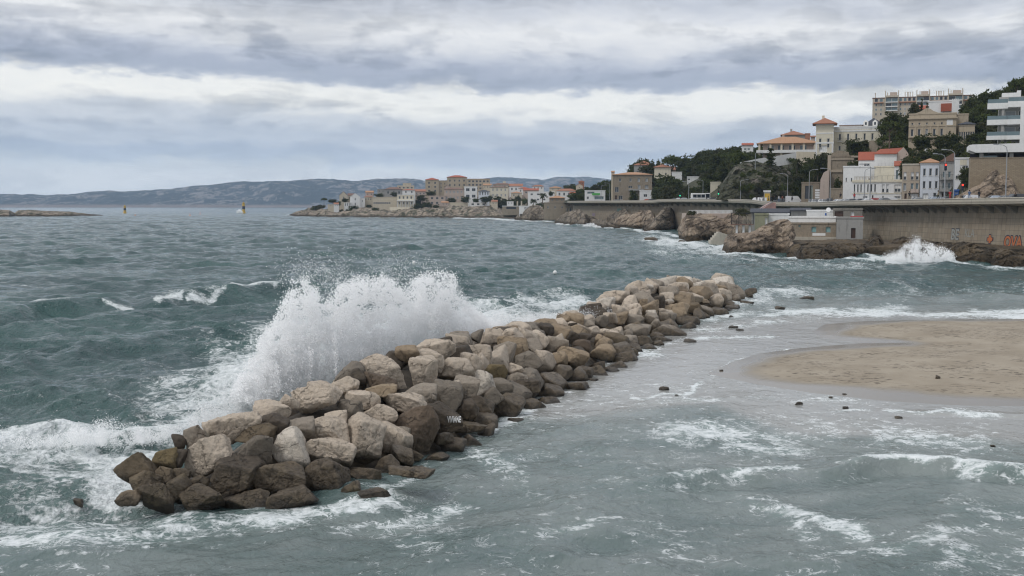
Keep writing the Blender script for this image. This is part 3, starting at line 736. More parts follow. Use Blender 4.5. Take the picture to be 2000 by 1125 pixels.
# loose stones off the heap
loose = [(1523,600,20,10,DARK,'dark dome-shaped rock alone in the shallows'),(1577,580,26,8,BROWN,'flat brown rock farthest out in the shallows'),(1459,589,26,10,DARK,'low black rock just off the far tip'),
 (1428,617,9,5,BROWN,'tiny rock in the wash below the far tip'),(1432,637,18,6,BROWN,'brown rock with a smaller one beside it in the wash'),(1445,643,14,4,TAN,'tan stone flat in the wash'),(1348,664,26,9,DARK,'dark rock off the foot of the broad smooth boulder'),
 (1287,672,10,5,BROWN,'small rock off the far part, left of the dark one'),(1239,691,18,7,DARK,'dark rock off the rounded tan boulder'),(1250,684,12,5,BROWN,'brown pebble-like rock beyond the dark one'),(1297,757,20,10,DARK,'dark pointed rock standing in the smooth shallows'),
 (1158,740,20,6,DARK,'flat dark rock in the shallows midway along the heap'),(1110,734,24,8,DARK,'dark rock just off the right slope'),(1322,771,10,3,DARK,'thin dark stone near the pointed rock'),(1409,723,8,5,TAN,'tan pebble at the tip of the sand'),
 (1560,786,18,8,TAN,'pale rock in the wavelets below the sand'),(1622,775,9,4,TAN,'small tan stone in the film of water, left one'),(1649,769,9,4,TAN,'small tan stone at the edge of the wet sand'),(1651,795,14,7,TAN,'tan rock awash below the sand'),(1755,814,16,5,TAN,'flat tan stone awash at the right'),
 (1831,734,10,6,DARK,'dark lump lying on the dry sand'),(156,976,22,14,BROWN,'jagged brown rock poking from the foam left of the heap'),(1030,787,8,4,BROWN,'small reddish stone off the right slope'),(1938,869,12,4,DARK,'dark stone in the water at the right edge'),
 (1730,492,0,0,None,''),(1272,466,26,11,BROWN,'brown rock standing alone in the surf off the cliffs'),(1332,470,14,6,BROWN,'brown rock at the foot of the pale cliff')]
for i, (px, py, ww, hh, tone, lab) in enumerate(loose):
    if not ww: continue
    g = G(px, py + hh * 0.35, 0.0); zb = 0.0
    if 'dry sand' in lab: zb = 0.3; g = G(px, py + hh * 0.35, 0.3)
    k = g.y / F; a = ww * k / 2; c_ = hh * k * 0.62
    o = add_rock('rock', (g.x, g.y, zb - c_ * 0.05), (a * 1.05, a * 0.8, c_), tone, 400 + i, 0.1 if tone != TAN else -0.6, 0, 4, None, random.uniform(-0.4, 0.4), 9)
    tag(o, lab, 'rock')
# bed of rubble under the boulders
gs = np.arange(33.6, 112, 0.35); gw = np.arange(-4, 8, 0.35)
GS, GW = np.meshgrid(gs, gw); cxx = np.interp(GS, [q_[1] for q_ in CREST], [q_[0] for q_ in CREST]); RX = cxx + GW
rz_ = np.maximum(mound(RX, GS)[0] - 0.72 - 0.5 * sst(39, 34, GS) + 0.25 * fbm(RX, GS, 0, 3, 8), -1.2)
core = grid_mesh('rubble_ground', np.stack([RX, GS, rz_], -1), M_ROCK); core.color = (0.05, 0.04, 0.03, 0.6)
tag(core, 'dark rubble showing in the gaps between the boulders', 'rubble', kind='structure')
# ================================================================ COAST: materials
def srgb(r, g, b, k=1.0):
    return tuple(v * k for v in s2l((r, g, b)))
def cliff_mat(name, c1, c2, veg=0.0, wet=1.6):
    t = NT(name); p = t.pos(); z_ = t.xyz(p)[2]
    tilt = t.mapv(p, (0.5, 0.5, 1.0), rot=(0.3, 0.75, 0.2))
    st = t.noise(t.mapv(tilt, (0.25, 0.25, 1.4)), 0.55, 6, 0.65, 0.6)
    a = t.noise(p, 0.22, 5, 0.6); b = t.noise(p, 1.3, 6, 0.7)
    c = t.mix(t.sstep(0.35, 0.65, t.math('ADD', t.math('MULTIPLY', a, 0.5), t.math('MULTIPLY', st, 0.5))), c1, c2)
    crv = t.n('TexVoronoi', {'Vector': t.n('VectorMath', {0: t.mapv(tilt, (0.5, 0.5, 1.2)), 1: t.n('CombineXYZ', {0: t.math('MULTIPLY', b, 1.6), 1: 0.0, 2: t.math('MULTIPLY', a, 2.0)}).outputs[0]}, operation='ADD').outputs[0], 'Scale': 0.42}, feature='DISTANCE_TO_EDGE').outputs[0]
    c = t.mix(t.math('MULTIPLY', t.sstep(0.50, 0.35, b), 0.55), c, (0.07, 0.055, 0.04))
    c = t.mix(t.math('MULTIPLY', t.sstep(0.07, 0.0, crv), 0.65), c, (0.05, 0.04, 0.03))
    if veg: c = t.mix(t.math('MULTIPLY', t.sstep(0.62 - veg * 0.3, 0.70 - veg * 0.3, t.noise(p, 0.16, 6, 0.7)), 0.9), c, t.mix(b, (0.030, 0.038, 0.018), (0.085, 0.085, 0.045)))
    w_ = t.math('SUBTRACT', 1.0, t.sstep(wet * 0.45, wet * 1.15, t.math('ADD', z_, t.math('MULTIPLY', t.math('SUBTRACT', b, 0.5), wet * 0.9))))
    c = t.mix(w_, c, t.mix(a, (0.035, 0.024, 0.014), (0.085, 0.06, 0.033)))
    h = t.math('ADD', t.math('ADD', t.math('MULTIPLY', b, 0.8), t.math('MULTIPLY', st, 1.6)), t.math('MULTIPLY', t.sstep(0.0, 0.10, crv), 0.7))
    return t.done(c, 0.9, t.bump(h, 1.0, 0.7))
M_CLIFF = cliff_mat('cliff_rock_tan', (0.25, 0.19, 0.14), (0.42, 0.33, 0.245))
M_CLIFFG = cliff_mat('cliff_rock_grey', (0.18, 0.148, 0.115), (0.31, 0.255, 0.195), 0.15)
M_CLIFFB = cliff_mat('cliff_rock_brown', (0.075, 0.055, 0.034), (0.15, 0.11, 0.065), 0, 1.2)
M_HILL = cliff_mat('hillside_scrub', (0.075, 0.075, 0.045), (0.16, 0.135, 0.09), 0.75)
M_CRAG = cliff_mat('crag_rock', (0.16, 0.14, 0.12), (0.27, 0.24, 0.20), 0.85)
M_PENIN = cliff_mat('peninsula_rock', (0.22, 0.18, 0.135), (0.42, 0.35, 0.275), 0.40, 1.8)

t = NT('far_hills'); p = t.pos(); z_ = t.xyz(p)[2]
hs = t.noise(t.mapv(p, (1, 0.5, 2.4), rot=(0, 0.5, 0)), 0.0115, 9, 0.75, 0.7)
ha = t.noise(p, 0.0020, 5, 0.6)
hf = t.noise(p, 0.03, 5, 0.75)
rocky = t.sstep(0.515, 0.60, t.math('ADD', t.math('MULTIPLY', hs, 0.75), t.math('ADD', t.math('MULTIPLY', ha, 0.22), t.math('MULTIPLY', hf, 0.08))))
cc = t.mix(rocky, t.mix(hf, (0.014, 0.024, 0.030), (0.045, 0.060, 0.060)), (0.27, 0.245, 0.235))
shore_ = t.sstep(22, 4, t.math('ADD', z_, t.math('MULTIPLY', t.math('SUBTRACT', hs, 0.5), 40)))
cc = t.mix(t.math('MULTIPLY', shore_, 0.8), cc, (0.36, 0.27, 0.23))
M_FAR = t.done(cc, 1.0, t.bump(t.math('ADD', hs, t.math('MULTIPLY', hf, 0.2)), 1.0, 45))

def tiles(name, c1, c2):
    t = NT(name); p = t.pos()
    a = t.noise(p, 1.2, 5, 0.7); b = t.noise(t.mapv(p, (1, 1, 4)), 4.0, 3, 0.6)
    wv = t.n('TexWave', {'Vector': p, 'Scale': 2.6, 'Distortion': 0.6}).outputs[1]
    c = t.mix(a, c1, c2); c = t.mix(t.math('MULTIPLY', t.sstep(0.45, 0.2, b), 0.5), c, tuple(v * 0.55 for v in c1))
    return t.done(c, 0.85, t.bump(wv, 0.6, 0.08))
ROOF = tiles('terracotta_tiles', (0.30, 0.125, 0.075), (0.42, 0.20, 0.125))
ROOFO = tiles('orange_tiles', (0.40, 0.215, 0.12), (0.50, 0.30, 0.18))
ROOFR = tiles('red_tiles', (0.33, 0.085, 0.05), (0.43, 0.13, 0.075))
ROOFB = tiles('brown_tiles', (0.17, 0.10, 0.075), (0.25, 0.155, 0.12))
SLATE = tiles('slate', (0.045, 0.05, 0.065), (0.08, 0.085, 0.10))
CREAM = plain('cream_render', (0.55, 0.49, 0.385)); WHITEW = plain('white_render', (0.72, 0.72, 0.71), stain=0.15); BEIGE = plain('beige_render', (0.50, 0.44, 0.36))
YELL = plain('pale_yellow_render', (0.66, 0.61, 0.49)); PINK = plain('pinkish_render', (0.47, 0.385, 0.33)); TANW = plain('tan_render', (0.40, 0.335, 0.26)); OCHW = plain('ochre_stone', (0.42, 0.355, 0.265), stain=0.4)
STONE = plain('rubble_stone', (0.27, 0.225, 0.17), var=0.35, scale=2.5, stain=0.4); GREYW = plain('grey_render', (0.33, 0.325, 0.31), stain=0.35); BLUEW = plain('blue_white_render', (0.62, 0.65, 0.70), stain=0.12); CONC = plain('concrete', (0.47, 0.43, 0.36), stain=0.3)
CONCD = plain('concrete_shaded', (0.22, 0.205, 0.18), stain=0.4); STEEL = plain('galvanised_steel', (0.30, 0.31, 0.32), 0.5); BLACKM = plain('black_iron', (0.02, 0.02, 0.022), 0.5)  # second, darker copy of the concrete: under-deck shade is put into its colour
FRAME = plain('white_frame', (0.62, 0.62, 0.60), 0.6); SHUT = plain('grey_shutter', (0.30, 0.32, 0.34), 0.7); DOORM = plain('brown_door', (0.07, 0.04, 0.03), 0.7); TURQ = plain('turquoise_panel', (0.24, 0.42, 0.42), 0.7)
GREEND = plain('green_door', (0.02, 0.075, 0.05), 0.6); WHITEP = plain('white_paint', (0.75, 0.75, 0.74), 0.6); REDP = plain('red_paint', (0.45, 0.03, 0.03), 0.6); BLUEP = plain('blue_paint', (0.04, 0.12, 0.38), 0.6)
BRICKR = plain('hollow_red_brick', (0.36, 0.17, 0.11), var=0.2); YELP = plain('yellow_paint', (0.62, 0.40, 0.06), 0.6); BLKP = plain('black_paint', (0.025, 0.022, 0.035), 0.6); ORGP = plain('orange_paint', (0.62, 0.22, 0.08), 0.6)
t = NT('window_glass'); M_GLASS = t.done(t.mix(t.noise(t.pos(), 0.7, 2, 0.5), (0.015, 0.02, 0.028), (0.05, 0.06, 0.075)), 0.12)
t = NT('sky_blue_glass'); M_GLASSB = t.done(t.mix(t.noise(t.pos(), 0.7, 2, 0.5), (0.10, 0.15, 0.17), (0.17, 0.23, 0.25)), 0.15)
t = NT('asphalt'); M_ROAD = t.done(t.mix(t.noise(t.pos(), 0.5, 5, 0.6), (0.045, 0.045, 0.05), (0.085, 0.085, 0.09)), 0.85)
t = NT('pavement'); M_PAVE = t.done(t.mix(t.noise(t.pos(), 0.8, 5, 0.6), (0.24, 0.23, 0.21), (0.33, 0.32, 0.29)), 0.85)
t = NT('dressed_stone_wall'); p = t.pos(); br = t.n('TexBrick', {'Vector': t.n('CombineXYZ', {0: t.math('ADD', t.xyz(p)[0], t.math('MULTIPLY', t.xyz(p)[1], 0.7)), 1: t.xyz(p)[2], 2: 0.0}).outputs[0], 'Color1': (0.27, 0.215, 0.15, 1), 'Color2': (0.34, 0.28, 0.20, 1), 'Mortar': (0.19, 0.155, 0.115, 1), 'Scale': 1.0, 'Mortar Size': 0.02, 'Brick Width': 0.5, 'Row Height': 0.24})
M_STONEW = t.done(t.mix(t.math('MULTIPLY', t.noise(p, 0.5, 6, 0.7), 0.5), br.outputs[0], (0.20, 0.155, 0.105)), 0.9)

def XY(px, Y, z):
    return Vector(((px - 1000) / F * (Y * CP - (z - EYE) * SP), Y, z))

# ---------------------------------------------------------------- far hills
def skyline(x, tab): return np.interp(x, [q_[0] for q_ in tab], [q_[1] for q_ in tab])
HB = 6300.0
def hills(name, tab, Y, D, px0, px1, label, seed):
    pxs = np.linspace(px0, px1, 900); vs = np.linspace(0, 1, 110)
    A, V = np.meshgrid(pxs, vs); YY = Y + V * D
    top = (404.2 - skyline(A, tab)) / F * (Y + D * 0.6)
    prof = sst(0, 0.62, V) ** 0.75 * np.where(V > 0.62, 1 - 0.5 * (V - 0.62) / 0.38, 1)
    xw = (A - 1000) / F * YY
    rid = 1 - np.abs(fbm(xw / 620, YY / 900, 0, 5, seed)) * 2.2
    gul = fbm(xw / 190 + YY / 500, YY / 600, 0, 5, seed + 3)
    z_ = top * prof + (rid - 0.6) * 46 * np.sin(np.pi * np.clip(V / 0.66, 0, 1)) + gul * 34 * np.sin(np.pi * np.clip(V / 0.7, 0, 1)) + fbm(xw / 60, YY / 60, 0, 3, seed + 9) * 5 * sst(0.02, 0.2, V)
    z_ = np.where(V < 0.03, -6, np.maximum(z_, 1.5)) + EYE * 0
    o = grid_mesh(name, np.stack([xw, YY, z_], -1), M_FAR); return tag(o, label, 'hills', kind='structure')
hills('hills', [(-900, 386), (-300, 384), (0, 382), (60, 381), (150, 377), (190, 372), (215, 370), (240, 372), (300, 371), (350, 365), (385, 358), (410, 357), (450, 355), (520, 355), (600, 352), (700, 352), (790, 349), (815, 350), (850, 356), (900, 366), (980, 385), (1100, 398)], 6200, 1500, -900, 1100, 'long rocky blue-grey hills across the bay', 11)
hills('hills', [(700, 372), (820, 362), (880, 350), (960, 349), (985, 347), (1010, 349), (1060, 349), (1080, 347), (1120, 347), (1150, 344), (1165, 346), (1200, 350), (1260, 352), (1500, 360), (2100, 372)], 7300, 1800, 700, 2300, 'farther ridge of hills behind the peninsula', 41)

# ---------------------------------------------------------------- rock capes and terrains
def resamp(P, n, axis):
    m = P.shape[axis]; s_ = np.linspace(0, m - 1, n); i = np.clip(s_.astype(int), 0, m - 2); f = s_ - i
    a = np.take(P, i, axis); b = np.take(P, i + 1, axis); sh_ = [1] * P.ndim; sh_[axis] = n; f = f.reshape(sh_)
    return a * (1 - f) + b * f
def dense(P, u, v, amp, sc, seed, mat, name, zamp=0.0):
    nx = len(P[0]); P = resamp(resamp(P, v, 0), u, 1)
    x_, y_, z_ = P[..., 0], P[..., 1], P[..., 2]
    # strata leaning like the limestone of this coast
    q1 = (x_ * 0.75 + z_ * 0.66) / sc; q2 = (z_ * 0.75 - x_ * 0.66) / sc * 0.45
    n1 = fbm(q1, q2, y_ / sc * 0.6, 5, seed); n2 = fbm(q1 * 2.6, q2 * 2.2, y_ / sc * 2, 4, seed + 5)
    crease = -np.abs(n2) * 1.5 - np.abs(fbm(q1 * 5.5, q2 * 4.0, y_ / sc * 4, 4, seed + 21)) * 0.8 + 0.35
    vv = np.linspace(0, 1, v)[:, None]; edge = np.minimum(1, np.minimum(vv / 0.05 + 0.3, 3))
    k = amp * edge
    P = P.copy(); P[..., 1] -= k * (n1 * 1.5 + crease); P[..., 0] += k * 0.7 * fbm(q1 + 9, q2, y_ / sc, 4, seed + 8); P[..., 2] += k * 0.55 * (fbm(q1, q2 + 5, y_ / sc, 4, seed + 11) + crease * 0.5) * sst(0.0, 0.25, vv)
    if zamp: P[..., 2] += zamp * (fbm(x_ / 16, y_ / 22, 0, 5, seed + 31) - 0.55 * np.abs(fbm(x_ / 7, y_ / 30, 0, 4, seed + 33)) * 2) * sst(0.05, 0.3, vv)
    return grid_mesh(name, P, mat)
def cape(name, label, prof, D, seed, mat, amp=1.0, sc=6, Yoff=0, cat='rock outcrop', u=300, v=120, kind=None, back=None):
    rows = []
    fr = [(-0.25, 0.0), (0.0, 0.02), (0.42, 0.07), (0.80, 0.20), (1.0, 0.42), (0.97, 0.7), (0.75, 1.0)]
    for f_, g_ in fr:
        r_ = []
        for px, top, wat in prof:
            Y = EYE * F / (wat - 402.0) + Yoff
            zt = max(0.05, EYE + (402 - top) / F * (Y + D * 0.42)); zb = -1.2
            z_ = zb + (zt - zb) * max(f_, 0) if f_ > 0 else zb
            r_.append(XY(px, Y + g_ * D, z_))
        rows.append(r_)
    P = np.array([[list(v_) for v_ in r_] for r_ in rows])
    o = dense(P, u, v, amp, sc, seed, mat, name)
    tag(o, label, cat, 'rock outcrops below the corniche' if kind is None else None, kind); return o
cape('rock_outcrop', 'brown rock point below the small stone house at the far end of the wall', [(1004, 427, 429), (1016, 414, 430), (1035, 404, 431), (1052, 400, 431), (1062, 412, 431.5), (1075, 422, 431), (1092, 427, 430)], 25, 3, M_CLIFFG, 1.2, 7)
cape('rock_outcrop', 'grey-brown ribbed headland at the left end of the curved concrete wall', [(1084, 432, 435), (1096, 420, 437), (1112, 414, 439), (1130, 408, 440), (1142, 418, 441), (1160, 425, 440), (1176, 432, 438)], 24, 5, M_CLIFFG, 1.2, 6)
cape('rock_outcrop', 'low yellowish rock in front of the ribbed headland', [(1138, 436, 438), (1150, 428, 440), (1165, 427, 442), (1182, 431, 445), (1200, 440, 446), (1212, 444, 446)], 10, 7, M_CLIFFG, 0.7, 4)
cape('rock_outcrop', 'grey rock shoulder under the painted part of the wall', [(1178, 432, 440), (1192, 418, 441), (1206, 412, 442), (1222, 408, 443), (1232, 420, 444)], 16, 9, M_CLIFFG, 1.0, 5)
cape('rock_outcrop', 'pair of ridged brown rocks leaning to the right before the wall', [(1198, 436, 443), (1208, 424, 444), (1222, 418, 445), (1240, 416, 446), (1252, 411, 446), (1268, 410, 447), (1278, 420, 448)], 20, 11, M_CLIFF, 1.2, 6)
cape('rock_outcrop', 'tall dark brown ridged rock with a sloping left side', [(1257, 449, 451), (1270, 438, 451), (1284, 420, 451), (1298, 406, 450.5), (1308, 405, 450), (1318, 412, 449), (1326, 425, 447), (1334, 440, 446)], 20, 13, M_CLIFFG, 1.3, 6)
cape('rock_outcrop', 'pale pinkish cliff under the pink terrace', [(1326, 450, 467), (1332, 428, 469), (1342, 418, 470), (1365, 416, 470), (1390, 416, 469), (1415, 417, 468), (1435, 417, 470), (1450, 420, 474)], 26, 15, M_CLIFF, 1.3, 6, u=220)
cape('rock_outcrop', 'big slanting sandy-brown rock rising to the end of the white restaurant wall', [(1413, 486, 491), (1424, 459, 495), (1440, 458, 497), (1462, 456, 497), (1482, 446, 496), (1503, 437, 495), (1522, 430, 495), (1536, 429, 496), (1544, 440, 498), (1552, 462, 500)], 20, 17, M_CLIFF, 1.15, 4.5, u=260, v=90)
cape('rock_outcrop', 'dark brown rock shelf at the water below the turquoise-windowed wall', [(1538, 480, 500), (1556, 477, 503), (1575, 476, 506), (1600, 478, 507), (1630, 478, 506.5), (1660, 477, 504), (1690, 478, 501)], 17, 19, M_CLIFFB, 0.9, 3.5, u=220)
cape('rock_outcrop', 'upright mossy brown rock right of the door in the grey wall', [(1684, 486, 500), (1694, 470, 500), (1706, 461, 501), (1718, 458, 501), (1726, 470, 501), (1734, 486, 501)], 8, 21, M_CLIFFB, 0.8, 3.5, Yoff=4)
cape('rock_outcrop', 'brown rocks behind the bursting wave at the foot of the great wall', [(1726, 484, 500), (1745, 468, 501), (1765, 462, 502), (1790, 464, 503), (1820, 470, 504), (1850, 474, 505)], 7, 23, M_CLIFFB, 0.8, 3, Yoff=5)
cape('rock_outcrop', 'black wet rock ledge topped with yellow weed under the grey graffiti', [(1838, 478, 508), (1850, 474, 510), (1880, 472, 512), (1905, 475, 513), (1925, 481, 514), (1945, 492, 515), (1958, 500, 515)], 7.5, 25, M_CLIFFB, 0.9, 3, u=200)
cape('rock_outcrop', 'rounded black rock under the orange letters', [(1936, 500, 515), (1944, 490, 516), (1956, 485, 516.5), (1968, 486, 517), (1980, 492, 517), (1995, 493, 517), (2020, 492, 517), (2080, 494, 517)], 7, 27, M_CLIFFB, 0.8, 2.6)
cape('rock_outcrop', 'low rock islet with a pale crest at the left edge of the bay', [(-220, 412, 423.5), (-60, 411, 423.2), (0, 409.5, 423), (18, 411, 423), (28, 417, 422.6), (36, 411.5, 422.6), (55, 410.5, 422.8), (90, 412.3, 423), (128, 413.5, 422.8), (150, 415.6, 422.3), (175, 418.5, 421.8), (200, 421.5, 421.6)], 60, 29, M_PENIN, 1.6, 9, u=260)

PEN = [(562, 421.6, 421.4, 421.3, 421.2, 421.3), (580, 422.5, 418, 414.5, 413.5, 414), (605, 423.2, 415, 410, 408, 409), (650, 424, 413, 406, 403, 402), (700, 424.6, 412, 404, 399, 395), (760, 425, 411, 403, 397, 389), (830, 425.6, 410, 402, 396, 384),
       (868, 425.8, 408, 404, 395, 380), (900, 425.8, 405, 403, 395, 378), (955, 425.8, 405, 402, 394, 376), (985, 426.5, 417, 408, 396, 378), (1010, 428, 417, 409, 396, 377), (1060, 430, 418, 406, 396, 376), (1100, 431, 420, 400, 392, 376), (1135, 433, 424, 398, 390, 375)]
rows = []
for j, (dy, ) in enumerate([(0,), (32,), (75,), (150,), (250,)]):
    r_ = []
    for c_ in PEN:
        Y = EYE * F / (c_[1] - 402) * 1.0; Y = Y + dy * (0.9 if Y > 700 else 0.9)
        r_.append(list(W(c_[0], c_[1 + j] + ({2: 7, 3: 7, 4: 4}.get(j, 0) if c_[0] > 640 else 0), Y)))
    rows.append(r_)
rows.insert(0, [[a_[0], a_[1] - 3, -2.0] for a_ in rows[0]]); rows.append([[a_[0], a_[1] + 300, a_[2] * 0.6] for a_ in rows[-1]])
o = dense(np.array(rows), 520, 110, 2.6, 13, 51, M_PENIN, 'peninsula_ground', 3.4)
tag(o, 'rocky shore and gardens of the built-up peninsula', 'ground', kind='structure'); PENIN = o

PATH = [(2200, 382, 168), (2060, 383.6, 178), (2000, 385, 185), (1900, 386.8, 197), (1800, 388.8, 213), (1700, 391, 236), (1640, 392.3, 256), (1624, 393.4, 264),
        (1600, 394.6, 276), (1560, 394.8, 290), (1516, 394.6, 303), (1490, 393.2, 316), (1472, 390.4, 328), (1440, 389.0, 345), (1380, 388.6, 372), (1330, 388.6, 400), (1284, 389.0, 428), (1278, 391.0, 434), (1200, 391.6, 490), (1150, 392.0, 540), (1108, 392.6, 600)]
PP = [W(*q_) for q_ in PATH]
def along(step):
    out = []; s0 = 0.0; nxt = 0.0
    for a_, b_ in zip(PP[:-1], PP[1:]):
        L_ = (b_ - a_).xy.length
        while nxt <= s0 + L_:
            f_ = (nxt - s0) / L_; out.append((a_.lerp(b_, f_), nxt)); nxt += step
        s0 += L_
    return out
S = along(1.5)
pts = np.array([list(q_[0]) for q_ in S]); ss_ = np.array([q_[1] for q_ in S])
kz = np.ones(7) / 7
for c_ in range(3): pts[3:-3, c_] = np.convolve(pts[:, c_], kz, 'valid')
tg = np.gradient(pts[:, :2], axis=0); tg /= np.linalg.norm(tg, axis=1)[:, None]; nrm = np.stack([tg[:, 1], -tg[:, 0]], 1)    # away from the sea
if (nrm[0] @ np.array([0, 1.0])) < 0: nrm = -nrm
def inner(px, off, dz):
    """point inside the parapet where the edge crosses this line of sight"""
    a_, _ = PX(pts[:, 0], pts[:, 1], pts[:, 2]); i = int(np.argmin(np.abs(a_ - px))); q_ = pts[i]; n_ = nrm[i]
    return [q_[0] + n_[0] * off, q_[1] + n_[1] * off, q_[2] + dz]
HCOL = [(2200, [(172, 9.6), (214, 9.6), (222, 19), (256, 24), (296, 33), (420, 52), (700, 56)]), (2060, [(179, 9.6), (218, 9.6), (226, 18.3), (258, 23), (300, 31), (420, 50), (700, 55)]),
        (1900, [(196, 9.5), (236, 9.6), (243, 16), (282, 23), (312, 28), (420, 43), (700, 46)]), (1800, [(213, 9.4), (262, 9.6), (275, 15), (300, 20), (345, 28), (430, 37), (700, 42)]),
        (1700, [(236, 9.3), (290, 9.6), (300, 15), (330, 21), (360, 27), (430, 35), (700, 38)]), (1620, [(264, 9.1), (322, 9.6), (332, 14), (350, 21), (372, 26), (450, 30), (700, 33)]),
        (1560, [(290, 9.1), (350, 9.8), (358, 13), (375, 20), (395, 25), (450, 28), (700, 31)]), (1500, [(308, 9.5), (356, 10.1), (364, 16), (380, 22), (400, 25.5), (460, 28), (700, 31)]), (1450, [(336, 10.2), (368, 10.3), (374, 18), (388, 22.5), (420, 26), (470, 29), (700, 31)]),
        (1400, [(355, 10.6), (396, 10.6), (410, 13), (440, 18), (480, 24), (540, 28), (760, 26)]), (1330, [(400, 10.8), (450, 10.9), (480, 13), (520, 18), (560, 22), (620, 25), (800, 22)]),
        (1250, [(444, 10.9), (520, 11), (545, 13), (580, 20), (640, 24), (700, 24), (900, 20)]), (1190, [(495, 11), (580, 11), (600, 12.5), (640, 17), (680, 18.5), (720, 18), (900, 15)]),
        (1150, [(535, 11), (600, 11), (640, 11.7), (680, 14), (720, 15), (760, 14), (900, 13)]), (1100, [(600, 10.6), (640, 11), (670, 11), (700, 11.5), (740, 12), (780, 12), (900, 11)])][::-1]
rows = [[list(XY(c_[0], c_[1][j][0], c_[1][j][1] - (0.25 if j < 2 else 0))) for c_ in HCOL] for j in range(7)]
rows[0] = [inner(c_[0], 3.1, -1.15) for c_ in HCOL]
P = np.array(rows); Pd = resamp(resamp(P, 130, 0), 420, 1)
m_ = sst(0.17, 0.24, np.linspace(0, 1, 130)[:, None]); Pd[..., 2] += m_ * 1.1 * fbm(Pd[..., 0] / 12, Pd[..., 1] / 12, 0, 4, 61)
hill = grid_mesh('hillside_ground', Pd, M_HILL); tag(hill, 'wooded and built-up hillside behind the coast road', 'hillside', kind='structure')
BVH = BVHTree.FromObject(hill, bpy.context.evaluated_depsgraph_get()) if False else None
def tri_bvh(o):
    me = o.data; return BVHTree.FromPolygons([v_.co[:] for v_ in me.vertices], [p_.vertices[:] for p_ in me.polygons])
BVH = tri_bvh(hill); BVP = tri_bvh(PENIN)
def hitpx(px, py, bvh):
    d_ = Vector(ray(px, py)).normalized(); r_ = bvh.ray_cast(Vector((0, 0, EYE)), d_, 5000); return r_[0]
def down(x_, y_, bvh):
    r_ = bvh.ray_cast(Vector((x_, y_, 200)), Vector((0, 0, -1)), 400); return r_[0].z if r_[0] else None
rows = [[list(XY(c_[0], c_[1][0][0] + (c_[1][1][0] - c_[1][0][0]) * f_, c_[1][0][1] + (c_[1][1][1] - c_[1][0][1]) * f_)) for c_ in HCOL] for f_ in (0.0, 0.05, 0.95, 1.0)]
rows[1] = [inner(c_[0], 3.0, -0.90) for c_ in HCOL]
RD = resamp(np.array(rows), 260, 1)
o = grid_mesh('coast_road', RD[1:3] + np.array([0, 0, 0.0]), M_ROAD); tag(o, 'grey asphalt coast road on top of the sea wall', 'road', kind='structure')
def road_z(px, Y):
    g = down(*XY(px, Y, 10)[:2], BVH); return (g + 0.26) if g is not None else 10.0
# terrace of rock and concrete at the foot of the great wall
rows = [[list(W(px, py, Y)) for px, py, Y in r_] for r_ in (
  [(1536, 490, 206), (1600, 488, 195), (1684, 484, 200), (1760, 482, 196), (2080, 490, 178)], [(1536, 476, 212), (1600, 476, 202), (1684, 474, 206), (1760, 476, 200), (2080, 484, 182)], [(1536, 468, 232), (1600, 468, 228), (1684, 467, 222), (1760, 470, 214), (2080, 478, 190)])]
rows.insert(0, [[a_[0], a_[1] + 0.5, -1.5] for a_ in rows[0]])
o = dense(np.array(rows), 160, 60, 0.45, 3, 71, M_CLIFFB, 'shore_ground'); tag(o, 'flat rock ledge below the restaurant wall', 'ledge', kind='structure')

# ---------------------------------------------------------------- corniche: wall, deck, parapet
def sweep(name, prof, mat, parent, closed=True, attr=True, i0=0, i1=None, smooth=False):
    """prof: (inward offset, height relative to parapet top) swept along the edge"""
    Q = pts[i0:i1]; N = nrm[i0:i1]; pr = prof + [prof[0]] if closed else prof
    P_ = np.stack([np.stack([Q[:, 0] + N[:, 0] * a_, Q[:, 1] + N[:, 1] * a_, Q[:, 2] + b_ if b_ > -50 else np.full(len(Q), -1.5)], -1) for a_, b_ in pr], 0)
    sA = np.broadcast_to(ss_[i0:i1], P_.shape[:2])
    return grid_mesh(name, P_, mat, smooth, {'along': sA}, parent)
t = NT('sea_wall_panels'); p = t.pos(); z_ = t.xyz(p)[2]; al = t.attr('along')
uv = t.n('CombineXYZ', {0: al, 1: t.math('ADD', z_, 0.35), 2: 0.0}).outputs[0]
br = t.n('TexBrick', {'Vector': uv, 'Color1': (0.25, 0.205, 0.15, 1), 'Color2': (0.32, 0.27, 0.205, 1), 'Mortar': (0.085, 0.072, 0.058, 1), 'Scale': 1.0, 'Mortar Size': 0.022, 'Mortar Smooth': 0.3, 'Bias': -0.1, 'Brick Width': 1.05, 'Row Height': 1.02}, offset=0.0)
big_ = t.noise(uv, 0.22, 4, 0.6); st_ = t.noise(t.mapv(uv, (1, 0.22, 1)), 0.9, 5, 0.7)
c = t.mix(t.math('MULTIPLY', t.sstep(0.42, 0.62, big_), 0.40), br.outputs[0], (0.235, 0.215, 0.175))
c = t.mix(t.math('MULTIPLY', t.sstep(0.52, 0.70, st_), 0.45), c, (0.10, 0.085, 0.066))
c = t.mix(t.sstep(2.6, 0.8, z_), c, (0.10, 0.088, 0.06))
M_WALL = t.done(c, 0.92, t.bump(br.outputs[1], -0.5, 0.06))
sw = empty('sea_wall', PP[2].copy()); sw.location = (0, 0, 0); tag(sw, 'great curved concrete sea wall carrying the coast road', 'sea wall')
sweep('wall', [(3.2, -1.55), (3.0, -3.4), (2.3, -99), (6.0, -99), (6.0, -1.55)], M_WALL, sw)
sweep('deck', [(0.0, -0.62), (0.0, -1.02), (0.35, -1.20), (3.4, -1.52), (6.0, -1.52), (6.0, -0.93), (0.0, -0.93)], CONC, sw)
sweep('parapet', [(-0.06, 0.0), (-0.10, -0.12), (0.02, -0.16), (0.02, -0.90), (0.34, -0.90), (0.34, -0.16), (0.42, -0.12), (0.38, 0.0)], CONC, sw)
